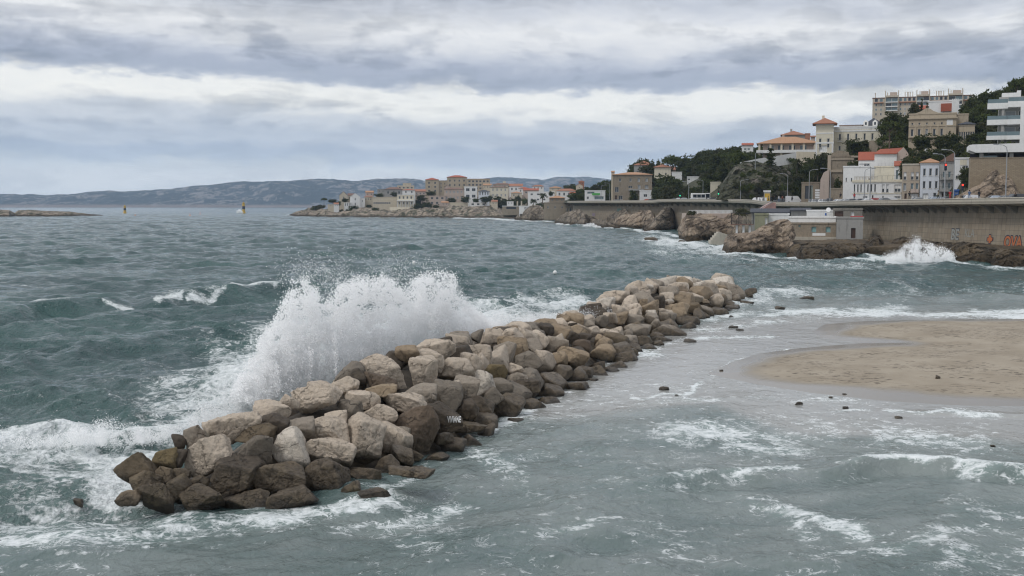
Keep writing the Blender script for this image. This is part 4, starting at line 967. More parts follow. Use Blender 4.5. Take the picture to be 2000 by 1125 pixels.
pv_ = sweep('pavement', [(0.36, -0.80), (0.36, -0.925), (3.2, -0.925), (3.2, -0.80)], M_PAVE, sw)
def atpath(s_):
    i = int(np.clip(np.searchsorted(ss_, s_), 1, len(ss_) - 2)); return pts[i], tg[i], nrm[i]
nb_ = 0; s_ = 2.0
while s_ < ss_[-1] - 3 and nb_ < 98:
    q_, tt_, nn_ = atpath(s_); m = MB(); hw = 0.22
    prof_ = [(0.25, -1.16), (3.25, -1.50), (3.1, -2.75), (1.4, -1.72)]
    vs_ = []
    for sg_ in (-hw, hw):
        for a_, b_ in prof_: vs_.append((q_[0] + nn_[0] * a_ + tt_[0] * sg_, q_[1] + nn_[1] * a_ + tt_[1] * sg_, q_[2] + b_))
    m.add(vs_, [(0, 1, 2, 3), (7, 6, 5, 4), (0, 4, 5, 1), (1, 5, 6, 2), (2, 6, 7, 3), (3, 7, 4, 0)])
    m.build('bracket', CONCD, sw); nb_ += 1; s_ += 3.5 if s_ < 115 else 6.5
# painted letters: flat on the wall, following it
def wall_at(px, py):
    best = None
    for i in range(len(ss_)):
        zz_ = None
        q_ = pts[i]; f_ = 2.75
        x_, y_ = q_[0] + nrm[i][0] * f_, q_[1] + nrm[i][1] * f_
        a_, b_ = PX(np.array(x_), np.array(y_), np.array(4.0))
        if best is None or abs(a_ - px) < best[0]: best = (abs(a_ - px), i, x_, y_)
    _, i, x_, y_ = best; w_ = W(px, py, y_); return i, w_
def text_mesh(s_, size, thick=0.0, off=0.0):
    cu = bpy.data.curves.new('lettering', 'FONT'); cu.body = s_; cu.size = size; cu.extrude = thick; cu.offset = off; cu.align_x = 'CENTER'; cu.align_y = 'CENTER'; cu.resolution_u = 3
    o = bpy.data.objects.new('lettering', cu); COL.objects.link(o); bpy.context.view_layer.update()
    me = bpy.data.meshes.new_from_object(o.evaluated_get(bpy.context.evaluated_depsgraph_get())); bpy.data.objects.remove(o); return me
def wall_offset(z_, zt):      # inward offset of the wall face at height z_
    r_ = z_ - zt
    return 3.0 + (r_ + 3.4) * (0.2 / 1.85) if r_ > -3.4 else 3.0 - 0.7 * min(1, (-3.4 - r_) / max(0.1, zt + 1.5 - 3.4))
def on_wall(me, px, py, wm, hm, name, mat, lift=0.05, slant=0.0):
    i, w_ = wall_at(px, py)
    co = np.array([v_.co[:] for v_ in me.vertices]); mn = co.min(0); mx_ = co.max(0)
    u_ = (co[:, 0] - (mn[0] + mx_[0]) / 2) / (mx_[0] - mn[0]) * wm; v_ = (co[:, 1] - (mn[1] + mx_[1]) / 2) / (mx_[1] - mn[1]) * hm; u_ = u_ + slant * v_
    for k_, vert in enumerate(me.vertices):
        s0 = ss_[i] - u_[k_] * (1 if tg[i][0] < 0 else -1); x_ = np.interp(s0, ss_, pts[:, 0]); y_ = np.interp(s0, ss_, pts[:, 1]); zt = np.interp(s0, ss_, pts[:, 2]); nn_ = nrm[i]
        z_ = w_.z + v_[k_]; f_ = wall_offset(z_, zt) - lift - co[k_, 2]
        vert.co = (x_ + nn_[0] * f_, y_ + nn_[1] * f_, z_)
    return link(name, me, mat, sw)
GREYP = plain('faded_grey_paint', (0.29, 0.30, 0.28), 0.8, var=0.4, scale=3); NAVYP = plain('navy_paint', (0.02, 0.025, 0.05), 0.7)
t = NT('orange_yellow_spray'); p = t.pos(); M_ORG = t.done(t.mix(t.sstep(2.2, 2.0, t.math('ADD', t.xyz(p)[2], t.math('MULTIPLY', t.noise(p, 1, 3), 0.3))), (0.42, 0.14, 0.055), (0.42, 0.22, 0.04)), 0.8)
k_ = 190 / F
on_wall(text_mesh('BE', 2, 0, 0.05), 1865, 458, 27 * k_, 23 * k_, 'lettering', GREYP)
on_wall(text_mesh('BE', 2, 0, 0.10), 1867, 457.4, 29 * k_, 25 * k_, 'lettering_shadow', NAVYP, 0.03)
on_wall(text_mesh('KLA', 2, 0, 0.0), 1896, 455, 32 * k_, 17 * k_, 'lettering', GREYP)
on_wall(text_mesh('OVA', 2, 0, 0.06), 1976, 473, 50 * k_, 24 * k_, 'lettering', M_ORG, 0.06, -0.02)
on_wall(text_mesh('OVA', 2, 0, 0.15), 1976, 473, 54 * k_, 28.5 * k_, 'lettering_outline', NAVYP, 0.03, -0.02)
def plus_mesh(a):
    m = MB(); q_ = [(-.17, -.5), (.17, -.5), (.2, -.25), (.5, -.2), (.5, .2), (.17, .22), (.12, .5), (-.2, .5), (-.2, .22), (-.5, .15), (-.5, -.25), (-.17, -.25)]
    m.add([(x_ * a, y_ * a, 0) for x_, y_ in q_], [tuple(range(12))]); return m.mesh('lettering')
on_wall(plus_mesh(1), 1938, 467, 15 * k_, 16 * k_, 'lettering', M_ORG, 0.06); on_wall(plus_mesh(1), 1938, 467, 20 * k_, 20 * k_, 'lettering_outline', NAVYP, 0.03)
TEAL = plain('teal_paint', (0.12, 0.30, 0.27), 0.8); PURP = plain('mauve_paint', (0.25, 0.2, 0.3), 0.8)
on_wall(text_mesh('SKOR', 2, 0, 0.06), 1208, 411, 7, 1.8, 'lettering', TEAL); on_wall(text_mesh('NAKE', 2, 0, 0.05), 1160, 419, 7, 1.6, 'lettering', PURP); on_wall(text_mesh('ZO', 2, 0, 0.06), 1137, 417, 2.5, 1.8, 'lettering', TEAL)
# ================================================================ BUILDINGS
BLD = []
BASE_Y = 0
def face_mesh(m, Wd, H, wins, org, ux, depth=0.22, mi=0):
    """a wall face with real openings; org = lower left corner, ux = unit vector along the face, outward normal = ux x z"""
    ux = Vector(ux); nz = Vector((0, 0, 1)); nr = ux.cross(nz)
    xs = sorted({0.0, Wd} | {q_ for (a, b, c, d) in wins for q_ in (a, c)}); zs = sorted({-4.0 if BASE_Y < 500 else -2.5 if BASE_Y < 780 else -7.0, 0.0, H} | {q_ for (a, b, c, d) in wins for q_ in (b, d)})
    org = Vector(org); pt = lambda a, b, k=0.0: org + ux * a + nz * b - nr * k
    for i in range(len(xs) - 1):
        for j in range(len(zs) - 1):
            cx_, cz_ = (xs[i] + xs[i + 1]) / 2, (zs[j] + zs[j + 1]) / 2
            if any(a < cx_ < c and b < cz_ < d for (a, b, c, d) in wins): continue
            m.add([pt(xs[i], zs[j]), pt(xs[i + 1], zs[j]), pt(xs[i + 1], zs[j + 1]), pt(xs[i], zs[j + 1])], [(0, 1, 2, 3)], mi)
    for (a, b, c, d) in wins:
        for (p0, p1) in (((a, b), (c, b)), ((c, b), (c, d)), ((c, d), (a, d)), ((a, d), (a, b))):
            m.add([pt(*p0), pt(*p1), pt(*p1, depth), pt(*p0, depth)], [(0, 1, 2, 3)], mi)
_wm = {}
def window_obj(parent, w_, h_, loc, rz, style, depth):
    """style: plain / shut (closed shutter) / half (blind half down) / blue / dark / door / french"""
    key = (round(w_, 2), round(h_, 2), style)
    if key not in _wm:
        fr = MB(); b = min(0.09, w_ * 0.12)
        fr.box(-w_/2, w_/2, 0, 0.06, 0, b); fr.box(-w_/2, w_/2, 0, 0.06, h_ - b, h_); fr.box(-w_/2, -w_/2 + b, 0, 0.06, b, h_ - b); fr.box(w_/2 - b, w_/2, 0, 0.06, b, h_ - b)
        if style not in ('door', 'dark', 'panel') and w_ > 0.8: fr.box(-b / 2, b / 2, 0.005, 0.055, b, h_ - b)
        fm = fr.mesh('window'); fm.materials.append({'door': DOORM, 'dark': BLKP, 'panel': GREYW}.get(style, FRAME))
        pm = MB().box(-w_/2 + b/2, w_/2 - b/2, 0.062, 0.08, b/2, h_ - b/2).mesh('pane'); pm.materials.append({'shut': SHUT, 'door': DOORM, 'blue': M_GLASSB, 'panel': TURQ, 'white': WHITEP, 'green': GREEND}.get(style, M_GLASS))
        bm_ = None
        if style == 'half': bm_ = MB().box(-w_/2 + b, w_/2 - b, 0.02, 0.05, h_ * 0.45, h_ - b).mesh('blind'); bm_.materials.append(WHITEP)
        sm_ = MB().box(-w_/2 - 0.1, w_/2 + 0.1, -depth - 0.08, -depth + 0.03 + depth, -0.10, -0.003).mesh('sill'); sm_.materials.append(CONC)
        _wm[key] = (fm, pm, bm_, sm_)
    fm, pm, bm_, sm_ = _wm[key]
    o = link('door' if style in ('door', 'green') else 'window', fm, None, parent); o.location = loc; o.rotation_euler = (0, 0, rz)
    link('pane' if style not in ('door', 'green') else 'panel', pm, None, o)
    if bm_: link('blind', bm_, None, o)
    if style in ('plain', 'half', 'shut') and parent.get('near'): link('sill', sm_, None, o)
    return o
def grid(nx, ny, x0, x1, z0, z1, w_, h_, style='plain'):
    """windows as fractions of the facade"""
    r_ = []
    for j in range(ny):
        for i in range(nx):
            cx_ = x0 + (x1 - x0) * (i / (nx - 1) if nx > 1 else 0.5); cz_ = z0 + (z1 - z0) * (j / (ny - 1) if ny > 1 else 0.5)
            r_.append((cx_, cz_, w_, h_, style))
    return r_
def hip(m, x0, x1, y0, y1, z, h, o, mi=0, ridge='x'):
    x0 -= o; x1 += o; y0 -= o; y1 += o; cx_, cy_ = (x0 + x1) / 2, (y0 + y1) / 2
    if x1 - x0 > y1 - y0: k = (y1 - y0) / 2; rp = [(x0 + k, cy_, z + h), (x1 - k, cy_, z + h)]
    else: k = (x1 - x0) / 2; rp = [(cx_, y0 + k, z + h), (cx_, y1 - k, z + h)]
    v = [(x0, y0, z), (x1, y0, z), (x1, y1, z), (x0, y1, z)] + rp + [(x0, y0, z - 0.18), (x1, y0, z - 0.18), (x1, y1, z - 0.18), (x0, y1, z - 0.18)]
    if x1 - x0 > y1 - y0: f = [(0, 1, 5, 4), (1, 2, 5), (2, 3, 4, 5), (3, 0, 4)]
    else: f = [(0, 1, 4), (1, 2, 5, 4), (2, 3, 5), (3, 0, 4, 5)]
    m.add(v, f + [(0, 6, 7, 1), (1, 7, 8, 2), (2, 8, 9, 3), (3, 9, 6, 0), (9, 8, 7, 6)], mi)
def house(label, px0, px1, pyt, pyb, Y, D, wall, roof=('flat',), wins=(), yaw=0.0, right=(), left=(), name='house', cat='house', depth=0.22, chim=0, front=True, group=None, balc=(), trim=None, base=None):
    global BASE_Y; BASE_Y = Y; k = Y / F; pm_ = W((px0 + px1) / 2, pyb, Y); yaw = yaw - math.atan2(pm_.x, pm_.y); tot = (px1 - px0) * k; Wd = tot * math.cos(yaw)
    H = (pyb - pyt) * k
    pb = W((px0 + px1) / 2, pyb, Y)
    e = empty(name, pb, yaw); tag(e, label, cat, group)
    if Y < 420: e['near'] = 1
    hw = Wd / 2; y0 = 0.0
    m = MB()
    def conv(ws, L): return [((cx_ - w_ / 2) * L, (cz_ - h_ / 2) * H, (cx_ + w_ / 2) * L, (cz_ + h_ / 2) * H) for cx_, cz_, w_, h_, s_ in ws]
    faces = [(list(wins), Wd, Vector((-hw, y0, 0)), Vector((1, 0, 0))), (list(right), D, Vector((hw, y0, 0)), Vector((0, 1, 0))), (list(left), D, Vector((-hw, y0 + D, 0)), Vector((0, -1, 0)))]
    for ws, L, og, ux in faces: face_mesh(m, L, H, conv(ws, L), og, ux, depth)
    m.add([(-hw, y0 + D, -4), (hw, y0 + D, -4), (hw, y0 + D, H), (-hw, y0 + D, H)], [(1, 0, 3, 2)])
    m.add([(-hw, y0, H), (hw, y0, H), (hw, y0 + D, H), (-hw, y0 + D, H)], [(0, 1, 2, 3)])
    me = bpy.data.meshes.new('wall'); me.from_pydata(m.v, [], m.f); bm = bmesh.new(); bm.from_mesh(me); bmesh.ops.remove_doubles(bm, verts=bm.verts, dist=0.0005); bm.to_mesh(me); bm.free()
    wo = link('wall', me, wall, e)
    for ws, L, og, ux in faces:
        nr = ux.cross(Vector((0, 0, 1))); rz = math.atan2(ux.y, ux.x)
        for (cx_, cz_, w_, h_, s_) in ws:
            loc = og + ux * (cx_ * L) + Vector((0, 0, (cz_ - h_ / 2) * H)) - nr * depth
            window_obj(e, w_ * L, h_ * H, loc, rz, s_, depth)
    rt = roof[0]
    if rt == 'flat':
        r_ = MB(); o = 0.12; c = 0.28
        r_.box(-hw - o, hw + o, y0 - o, y0 + c, H + 0.003, H + 0.35); r_.box(-hw - o, -hw + c, y0 + c, y0 + D - c, H + 0.003, H + 0.35); r_.box(hw - c, hw + o, y0 + c, y0 + D - c, H + 0.003, H + 0.35); r_.box(-hw - o, hw + o, y0 + D - c, y0 + D + o, H + 0.003, H + 0.35)
        ro = r_.build('roof_edge', trim or wall, e)
    else:
        mat = roof[1]; h = roof[2]; o = roof[3] if len(roof) > 3 else 0.5; r_ = MB()
        if rt == 'hip': hip(r_, -hw, hw, y0, y0 + D, H + 0.19, h, o)
        elif rt == 'gable':
            r_.prism([(y0 - o, H + 0.01), (y0 + D / 2, H + h), (y0 + D + o, H + 0.01), (y0 + D + o, H + 0.2), (y0 + D / 2, H + h + 0.22), (y0 - o, H + 0.2)], -hw - o * 0.6, hw + o * 0.6, 'x')
            m2 = MB(); m2.prism([(y0, H - 0.01), (y0 + D, H - 0.01), (y0 + D / 2, H + h)], -hw + 0.003, hw - 0.003, 'x'); m2.build('gable', wall, e)
        elif rt == 'gabley':
            r_.prism([(-hw - o, H), (0, H + h), (hw + o, H), (hw + o, H + 0.2), (0, H + h + 0.22), (-hw - o, H + 0.2)], y0 - o * 0.5, y0 + D + o * 0.5, 'y')
            m2 = MB(); m2.prism([(-hw, H - 0.01), (hw, H - 0.01), (0, H + h)], y0 + 0.003, y0 + D - 0.003, 'y'); m2.build('gable', wall, e)
        elif rt == 'shed':
            r_.prism([(y0 - o, H + 0.02), (y0 + D + o, H + h), (y0 + D + o, H + h + 0.2), (y0 - o, H + 0.22)], -hw - o * 0.5, hw + o * 0.5, 'x')
            m2 = MB(); m2.prism([(y0, H - 0.01), (y0 + D, H - 0.01), (y0 + D, H + h - 0.05)], -hw + 0.003, hw - 0.003, 'x'); m2.build('gable', wall, e)
        ro = r_.build('roof', mat, e)
        if rt == 'hip' and Y < 420:
            m2 = MB(); m2.box(-hw - 0.12, hw + 0.12, y0 - 0.12, y0 + D + 0.12, H - 0.35, H + 0.004); m2.build('cornice', trim or wall, e)
    for i in range(chim):
        cx_ = -hw + Wd * (0.25 + 0.5 * (i / max(1, chim - 1) if chim > 1 else 0.3)); c = MB(); zt = H + (roof[2] if len(roof) > 2 else 0) + 0.9
        c.box(cx_ - 0.4, cx_ + 0.4, y0 + D * 0.55, y0 + D * 0.55 + 0.6, H - 0.3, zt); c.box(cx_ - 0.46, cx_ + 0.46, y0 + D * 0.55 - 0.06, y0 + D * 0.55 + 0.66, zt + 0.002, zt + 0.12); c.build('chimney', wall, ro)
    for (cx_, cz_, w_, pr, rail) in balc:          # balconies: centre x, floor z, width as fractions; projection; rail material
        a, b = -hw + (cx_ - w_ / 2) * Wd, -hw + (cx_ + w_ / 2) * Wd; z_ = cz_ * H; b_ = MB().box(a, b, y0 - pr, y0 - 0.003, z_, z_ + 0.16); bo = b_.build('balcony', trim or wall, e)
        rr_ = MB(); n = max(3, int((b - a) / 0.35))
        if rail is BLACKM:
            for i in range(n + 1):
                x_ = a + 0.03 + (b - a - 0.06) * i / n; rr_.box(x_ - 0.02, x_ + 0.02, y0 - pr + 0.03, y0 - pr + 0.07, z_ + 0.163, z_ + 1.05)
            rr_.box(a, b, y0 - pr + 0.02, y0 - pr + 0.08, z_ + 1.053, z_ + 1.12)
        else: rr_.box(a, b, y0 - pr + 0.01, y0 - pr + 0.08, z_ + 0.163, z_ + 1.05)
        rr_.build('railing', rail, bo)
    BLD.append((px0, px1, pyt - 3, pyb, Y)); return e, Wd, H
ADD = lambda e, m, nm, mat: m.build(nm, mat, e)
V = 'villa'
# --- on the hill, right ---
e, w_, h_ = house('cream and white tower of the hillside villa under a low red hip roof', 1593, 1627, 243, 298, 345, 7.5, YELL, ('hip', ROOF, 1.9, 1.1), grid(2, 1, 0.25, 0.72, 0.84, 0, 0.14, 0.15) + grid(2, 1, 0.25, 0.72, 0.54, 0, 0.14, 0.2) + [(0.42, 0.13, 0.45, 0.24, 'white')], 0.0, grid(1, 2, 0.5, 0.5, 0.5, 0.85, 0.2, 0.13), name=V, cat=V, trim=WHITEW, chim=1)
m = MB(); m.box(-w_/2 - 0.1, w_/2 + 0.1, -0.1, -0.003, h_ * 0.31, h_ * 0.37); m.box(-w_/2 - 0.08, w_/2 + 0.08, -0.08, -0.003, h_ * 0.66, h_ * 0.70); m.box(-w_/2 - 0.06, -w_/2 + 0.45, -0.06, -0.003, -1, h_ * 0.31); m.box(w_/2 - 0.45, w_/2 + 0.06, -0.06, -0.003, -1, h_ * 0.31); ADD(e, m, 'string_course', WHITEW)
e, w_, h_ = house('long cream wing with white balustrade beside the villa tower', 1627.5, 1722, 250, 296, 348, 9, YELL, ('flat',), [(x_, 0.62, 0.045, 0.27, 'plain') for x_ in (0.13, 0.30, 0.47, 0.64, 0.8)] + [(0.13, 0.15, 0.045, 0.2, 'plain')], name=V, cat=V, trim=WHITEW, balc=[(0.13, 0.42, 0.10, 0.8, BLACKM), (0.30, 0.42, 0.10, 0.8, BLACKM)])
m = MB(); m.box(-w_/2 - 0.1, w_/2 + 0.1, -0.12, -0.003, h_ * 0.84, h_ * 0.90); m.box(-w_/2 - 0.06, w_/2 + 0.06, -0.07, -0.003, h_ * 0.95, h_ * 0.998); [m.box(-w_/2 + i * 0.5, -w_/2 + i * 0.5 + 0.2, -0.06, -0.004, h_ * 0.902, h_ * 0.948) for i in range(int(w_ / 0.5))]; ADD(e, m, 'balustrade', WHITEW)
house('small white upper storey with a rusty flat roof behind the balustrade', 1640, 1686, 245.5, 256, 358, 7, WHITEW, ('shed', ROOFB, 0.3, 0.3), grid(3, 1, 0.3, 0.8, 0.5, 0, 0.1, 0.5), name=V, cat=V)
e, w_, h_ = house('white mansard house with arched dormers beside the umbrella pine', 1684, 1728, 246, 262, 356, 8, WHITEW, ('hip', SLATE, 2.6, 0.1), [(0.2, 0.5, 0.1, 0.7, 'plain'), (0.52, 0.5, 0.1, 0.7, 'plain')], name=V, cat=V)
for x_ in (-2.4, 0.4, 3.0):
    d_ = MB(); d_.prism([(x_ - 0.75, h_), (x_ + 0.75, h_), (x_ + 0.75, h_ + 1.3), (x_, h_ + 2.0), (x_ - 0.75, h_ + 1.3)], -0.25, 0.8, 'y'); do = ADD(e, d_, 'dormer', WHITEW)
    g_ = MB(); g_.box(x_ - 0.28, x_ + 0.28, -0.27, -0.253, h_ + 0.3, h_ + 1.2); g_.build('pane', M_GLASS, do)
# --- apartment block ---
e, w_, h_ = house('long beige apartment block with rows of chimneys on the hilltop', 1702, 1898, 191, 262, 430, 13, BEIGE, ('flat',), [], name='apartment_building', cat='apartments', trim=ROOFB)
# bays: recessed balconies and windows as separate parts in front of the wall line
nb = [(0.115, 0.11, 'b'), (0.335, 0.11, 'w'), (0.42, 0.11, 'b2')]
kx = w_ / 196.0; X = lambda px: -w_/2 + (px - 1702) * kx
Z = lambda py: (262 - py) * 430 / F
def slab(nm, a, b, pa, pb, y0, y1, mat): return MB().box(X(a), X(b), y0, y1, Z(pb), Z(pa)).build(nm, mat, e)
for a, b in ((1728, 1752), (1789, 1813), (1850, 1876)):
    slab('bay', a - 1, b + 1, 186, 189.5, -0.9, 4, BEIGE)
    slab('stair_head', a + 8, b - 2, 179.5, 186, 0.2, 5, PINK)
    for q_ in (a - 1.2, b): slab('pier', q_, q_ + 1.4, 179, 214, -1.0, -0.004, BEIGE)
    for j, (za, zb) in enumerate(((191, 198), (201, 206.5), (209, 214.5))):
        for s0, s1 in ((a + 0.4, (a + b) / 2 - 0.3), ((a + b) / 2 + 0.3, b - 0.2)):
            f_ = slab('window', s0, s1, za, zb, -0.3, -0.004, FRAME); g_ = MB().box(X(s0 + 0.4), X(s1 - 0.4), -0.33, -0.302, Z(zb - 0.4), Z(za + 0.3)).build('pane', random.choice([M_GLASSB, M_GLASS, M_GLASSB]), f_)
        bo = slab('balcony', a + 0.2, b, zb + 0.1, zb + 1.7, -0.95, -0.35, WHITEW)
for a, b in ((1704.5, 1724), (1753.5, 1787.5), (1815, 1848.5), (1878, 1896)):
    f_ = slab('terrace', a, b, 198.8, 200.4, -0.7, -0.004, BRICKR)
    n = 2 if b - a < 25 else 4
    for i in range(n):
        s0 = a + (b - a) * (i + 0.15) / n; s1 = a + (b - a) * (i + 0.85) / n
        f_ = slab('window', s0, s1, 190.6, 197.6, -0.05, -0.004, FRAME); MB().box(X(s0 + 0.4), X(s1 - 0.4), -0.08, -0.052, Z(197.2), Z(191.2)).build('pane', random.choice([M_GLASS, M_GLASSB]), f_)
        for za in (203, 212, 221):
            c0 = (s0 + s1) / 2
            f_ = slab('window', c0 - 1.7, c0 + 1.7, za - 5 + 3, za + 3, -0.06, -0.004, FRAME); MB().box(X(c0 - 1.2), X(c0 + 1.2), -0.09, -0.062, Z(za + 2.6), Z(za - 1.6)).build('pane', random.choice([M_GLASS, M_GLASSB, SHUT]), f_)
for q_ in (1706, 1726, 1730, 1752, 1765, 1769.5, 1772, 1775, 1780, 1788, 1794, 1812, 1826, 1830, 1832.5, 1835, 1840, 1849, 1854, 1876):
    t_ = 176 if q_ in (1726, 1752, 1788, 1812, 1849, 1876) else 179.5
    c = MB(); c.box(X(q_), X(q_ + 1.4), 3, 3.8, Z(191), Z(t_)); c.box(X(q_ - 0.2), X(q_ + 1.6), 2.9, 3.9, Z(t_) + 0.003, Z(t_ - 1)); c.build('chimney', BEIGE, e)
# --- ochre mansion ---
wn = [(x_, 0.345, 0.058, 0.26, s_) for x_, s_ in ((0.075, 'plain'), (0.225, 'plain'), (0.385, 'shut'), (0.545, 'plain'), (0.70, 'plain'))] + [(x_, 0.67, 0.036, 0.075, 'plain') for x_ in (0.075, 0.225, 0.385, 0.545, 0.70)] + [(0.87, 0.30, 0.03, 0.16, 'door')]
e, w_, h_ = house('ochre stone mansion with round upper windows and a carved parapet', 1774, 1866, 224, 277, 306, 13, OCHW, ('flat',), wn, name='mansion', cat='mansion')
m = MB(); m.box(-w_/2 - 0.35, w_/2 + 0.35, -0.4, -0.003, h_ * 0.83, h_ * 0.88); [m.box(-w_/2 + i * 0.45, -w_/2 + i * 0.45 + 0.2, -0.25, -0.004, h_ * 0.80, h_ * 0.828) for i in range(int(w_ / 0.45))]; m.box(-w_/2 - 0.05, w_/2 + 0.05, -0.15, -0.004, h_ * 0.56, h_ * 0.575); m.box(-w_/2 - 0.05, w_ * 0.32, -0.7, -0.004, h_ * 0.16, h_ * 0.20); ADD(e, m, 'cornice', OCHW)
m = MB(); m.prism([(-3.0, h_ + 0.352), (3.0, h_ + 0.352), (1.6, h_ + 0.9), (0.8, h_ + 1.5), (0, h_ + 1.8), (-0.8, h_ + 1.5), (-1.6, h_ + 0.9)], -0.05, 0.3, 'y'); o = ADD(e, m, 'pediment', OCHW); o.location.x = -1.4
for x_ in (0.15, 0.305, 0.465, 0.62, 0.79): m = MB().box(-w_/2 + x_ * w_ - 0.18, -w_/2 + x_ * w_ + 0.18, -0.12, -0.005, h_ * 0.205, h_ * 0.558); ADD(e, m, 'pilaster', OCHW)
m = MB().box(w_ * 0.30, w_ * 0.43, -0.03, -0.006, h_ * 0.60, h_ * 0.79); ADD(e, m, 'panel', WHITEW)
house('side wing of the ochre mansion with two shuttered windows', 1866.5, 1890, 225, 277, 308, 9, OCHW, ('flat',), grid(2, 1, 0.35, 0.75, 0.70, 0, 0.16, 0.16, 'shut'), name='mansion', cat='mansion')
e, w_, h_ = house('glazed conservatory with a grey hip roof beside the ochre mansion', 1872, 1903, 244, 277, 302, 5, OCHW, ('hip', SLATE, 0.8, 0.3), grid(7, 1, 0.08, 0.92, 0.72, 0, 0.11, 0.46), name='conservatory', cat='conservatory')
e, w_, h_ = house('white-gabled house with a red tiled roof behind the mansion', 1812, 1872, 199, 226, 345, 9, WHITEW, ('flat',), [], name='house', front=False)
m = MB(); m.prism([(w_ * -0.08, h_ * 0.30), (w_ * 0.5, h_ * 0.30), (w_ * 0.26, h_ * 0.86), (w_ * -0.08, h_ * 0.86)], -0.6, -0.05, 'y'); ADD(e, m, 'roof', ROOFR)
m = MB(); [m.box(w_ * 0.28 + i * 0.5, w_ * 0.28 + i * 0.5 + 0.3, -1.3, -0.65, 0, h_ * 1.15) for i in range(4)]; m.box(w_ * 0.27, w_ * 0.27 + 2.1, -1.4, -0.62, h_ * 0.1, h_ * 0.95); ADD(e, m, 'chimney', WHITEW)
house('low house with a red roof and green shutters left of the white gable', 1786, 1812, 214, 226, 350, 8, PINK, ('gable', ROOFR, 1.4), grid(3, 1, 0.2, 0.8, 0.5, 0, 0.12, 0.5, 'shut'))
# --- white terraced flats, far right ---
e = empty('apartment_building', W(1990, 272, 262), -0.40); tag(e, 'modern white flats with stacked glass-railed balconies at the right edge', 'apartments'); k = 262 / F
Z = lambda py: (272 - py) * k; X = lambda px: (px - 1990) * k
m = MB(); m.box(X(1953), X(2075), 2.6, 14, -4, Z(188)); m.build('wall', GREYW, e)
for i, (zt, zb) in enumerate(((201, 212), (233, 243), (264, 272))):
    for (a, b, yy, dz) in ((1932, 1969, 0.0, 0), (1968.5, 2075, -1.4, -1.6 if i == 0 else 0.8)):
        s_ = MB().box(X(a), X(b), yy, 2.59, Z(zb + dz), Z(zt + dz)); bo = s_.build('balcony', WHITEW, e)
        r_ = MB().box(X(a + 0.6), X(b - 0.5), yy + 0.08, yy + 0.14, Z(zt + dz) + 0.003, Z(zt + dz - 7.5)); r_.build('railing', M_GLASSB, bo)
    for a, b in ((1964, 1984), (1988, 2010), (2014, 2040)):
        if i < 2:
            f_ = MB().box(X(a), X(b), 2.45, 2.597, Z(zb + 20), Z(zb + 4)).build('window', FRAME, e); MB().box(X(a) + 0.15, X(b) - 0.15, 2.42, 2.447, Z(zb + 19.5), Z(zb + 4.6)).build('pane', M_GLASS if a != 1964 else SHUT, f_)
MB().box(X(1991), X(1999), -1.6, -0.9, Z(290), Z(203)).build('column', WHITEW, e)
MB().box(X(1958), X(1963), 0.3, 1.2, Z(275), Z(212)).build('column', GREYW, e)
m = MB(); m.box(X(1958), X(1985), 4, 9, Z(188) + 0.003, Z(179)); m.box(X(1985.2), X(1992), 4, 9, Z(188) + 0.003, Z(175)); m.build('penthouse', WHITEW, e)
BLD.append((1932, 2070, 175, 275, 262))
e = empty('car_park_terrace', W(1990, 312, 238), -0.34); tag(e, 'white concrete terrace on short columns above the stone retaining wall', 'terrace'); k = 238 / F; Z = lambda py: (312 - py) * k; X = lambda px: (px - 1990) * k
MB().prism([(X(1900), Z(282)), (X(1906), Z(281)), (X(2080), Z(279)), (X(2080), Z(297)), (X(1912), Z(297)), (X(1900), Z(292))], 0, 10, 'y').build('slab', WHITEW, e)
for q_ in (1920, 1974, 2030): MB().box(X(q_), X(q_ + 7), 1.0, 2.0, -2, Z(297) - 0.003).build('column', GREYW, e)
MB().box(X(1905), X(2080), 6.5, 7, -2, Z(297) - 0.003).build('wall', BLKP, e)  # back wall made black: the shade of the recess is put into its colour
MB().box(X(1926), X(1952), 1.2, 1.3, 0, Z(303)).build('railing', M_GLASSB, e)
BLD.append((1900, 2070, 279, 312, 238))
# stone retaining wall
e = empty('retaining_wall', W(1950, 388, 226), -0.30); tag(e, 'tall tan block retaining wall beside the road at the right', 'wall'); k = 228 / F; Z = lambda py: (388 - py) * k; X = lambda px: (px - 1950) * k
MB().box(X(1898), X(2120), 0, 3, -2, Z(310)).build('wall', M_STONEW, e); MB().box(X(1897.6), X(2121), -0.1, 3.1, Z(310) + 0.002, Z(308.7)).build('coping', M_STONEW, e)
BLD.append((1898, 2070, 309, 388, 226))
def crag(label, prof, Y, D, mat, seed, amp=0.8, sc=4):
    rows = []
    for f_, g_ in ((-0.1, 0), (0.0, 0.03), (0.4, 0.15), (0.75, 0.35), (1.0, 0.7), (0.9, 1.0)):
        rows.append([list(W(px, bot + (top - bot) * max(f_, -0.1), Y + g_ * D)) for px, top, bot in prof])
    o = dense(np.array(rows), 260, 110, amp, sc, seed, mat, 'rock_outcrop'); tag(o, label, 'rock outcrop'); return o
crag('pale natural rock leaning against the stone retaining wall', [(1862, 384, 388), (1880, 376, 388), (1900, 366, 388), (1915, 362, 388), (1932, 340, 388), (1946, 330, 388), (1952, 342, 388), (1965, 338, 388), (1978, 347, 388), (1988, 368, 388), (1996, 386, 389)], 221, 6.6, M_CLIFF, 81, 0.7, 3)
crag('steep overgrown grey crag beside the road in the middle of the hillside', [(1402, 380, 388), (1412, 350, 388), (1430, 326, 388), (1448, 318, 388), (1470, 318, 388), (1500, 322, 388), (1530, 330, 388), (1555, 342, 388), (1566, 362, 388), (1574, 384, 388)], 352, 22, M_CRAG, 83, 2.2, 8)
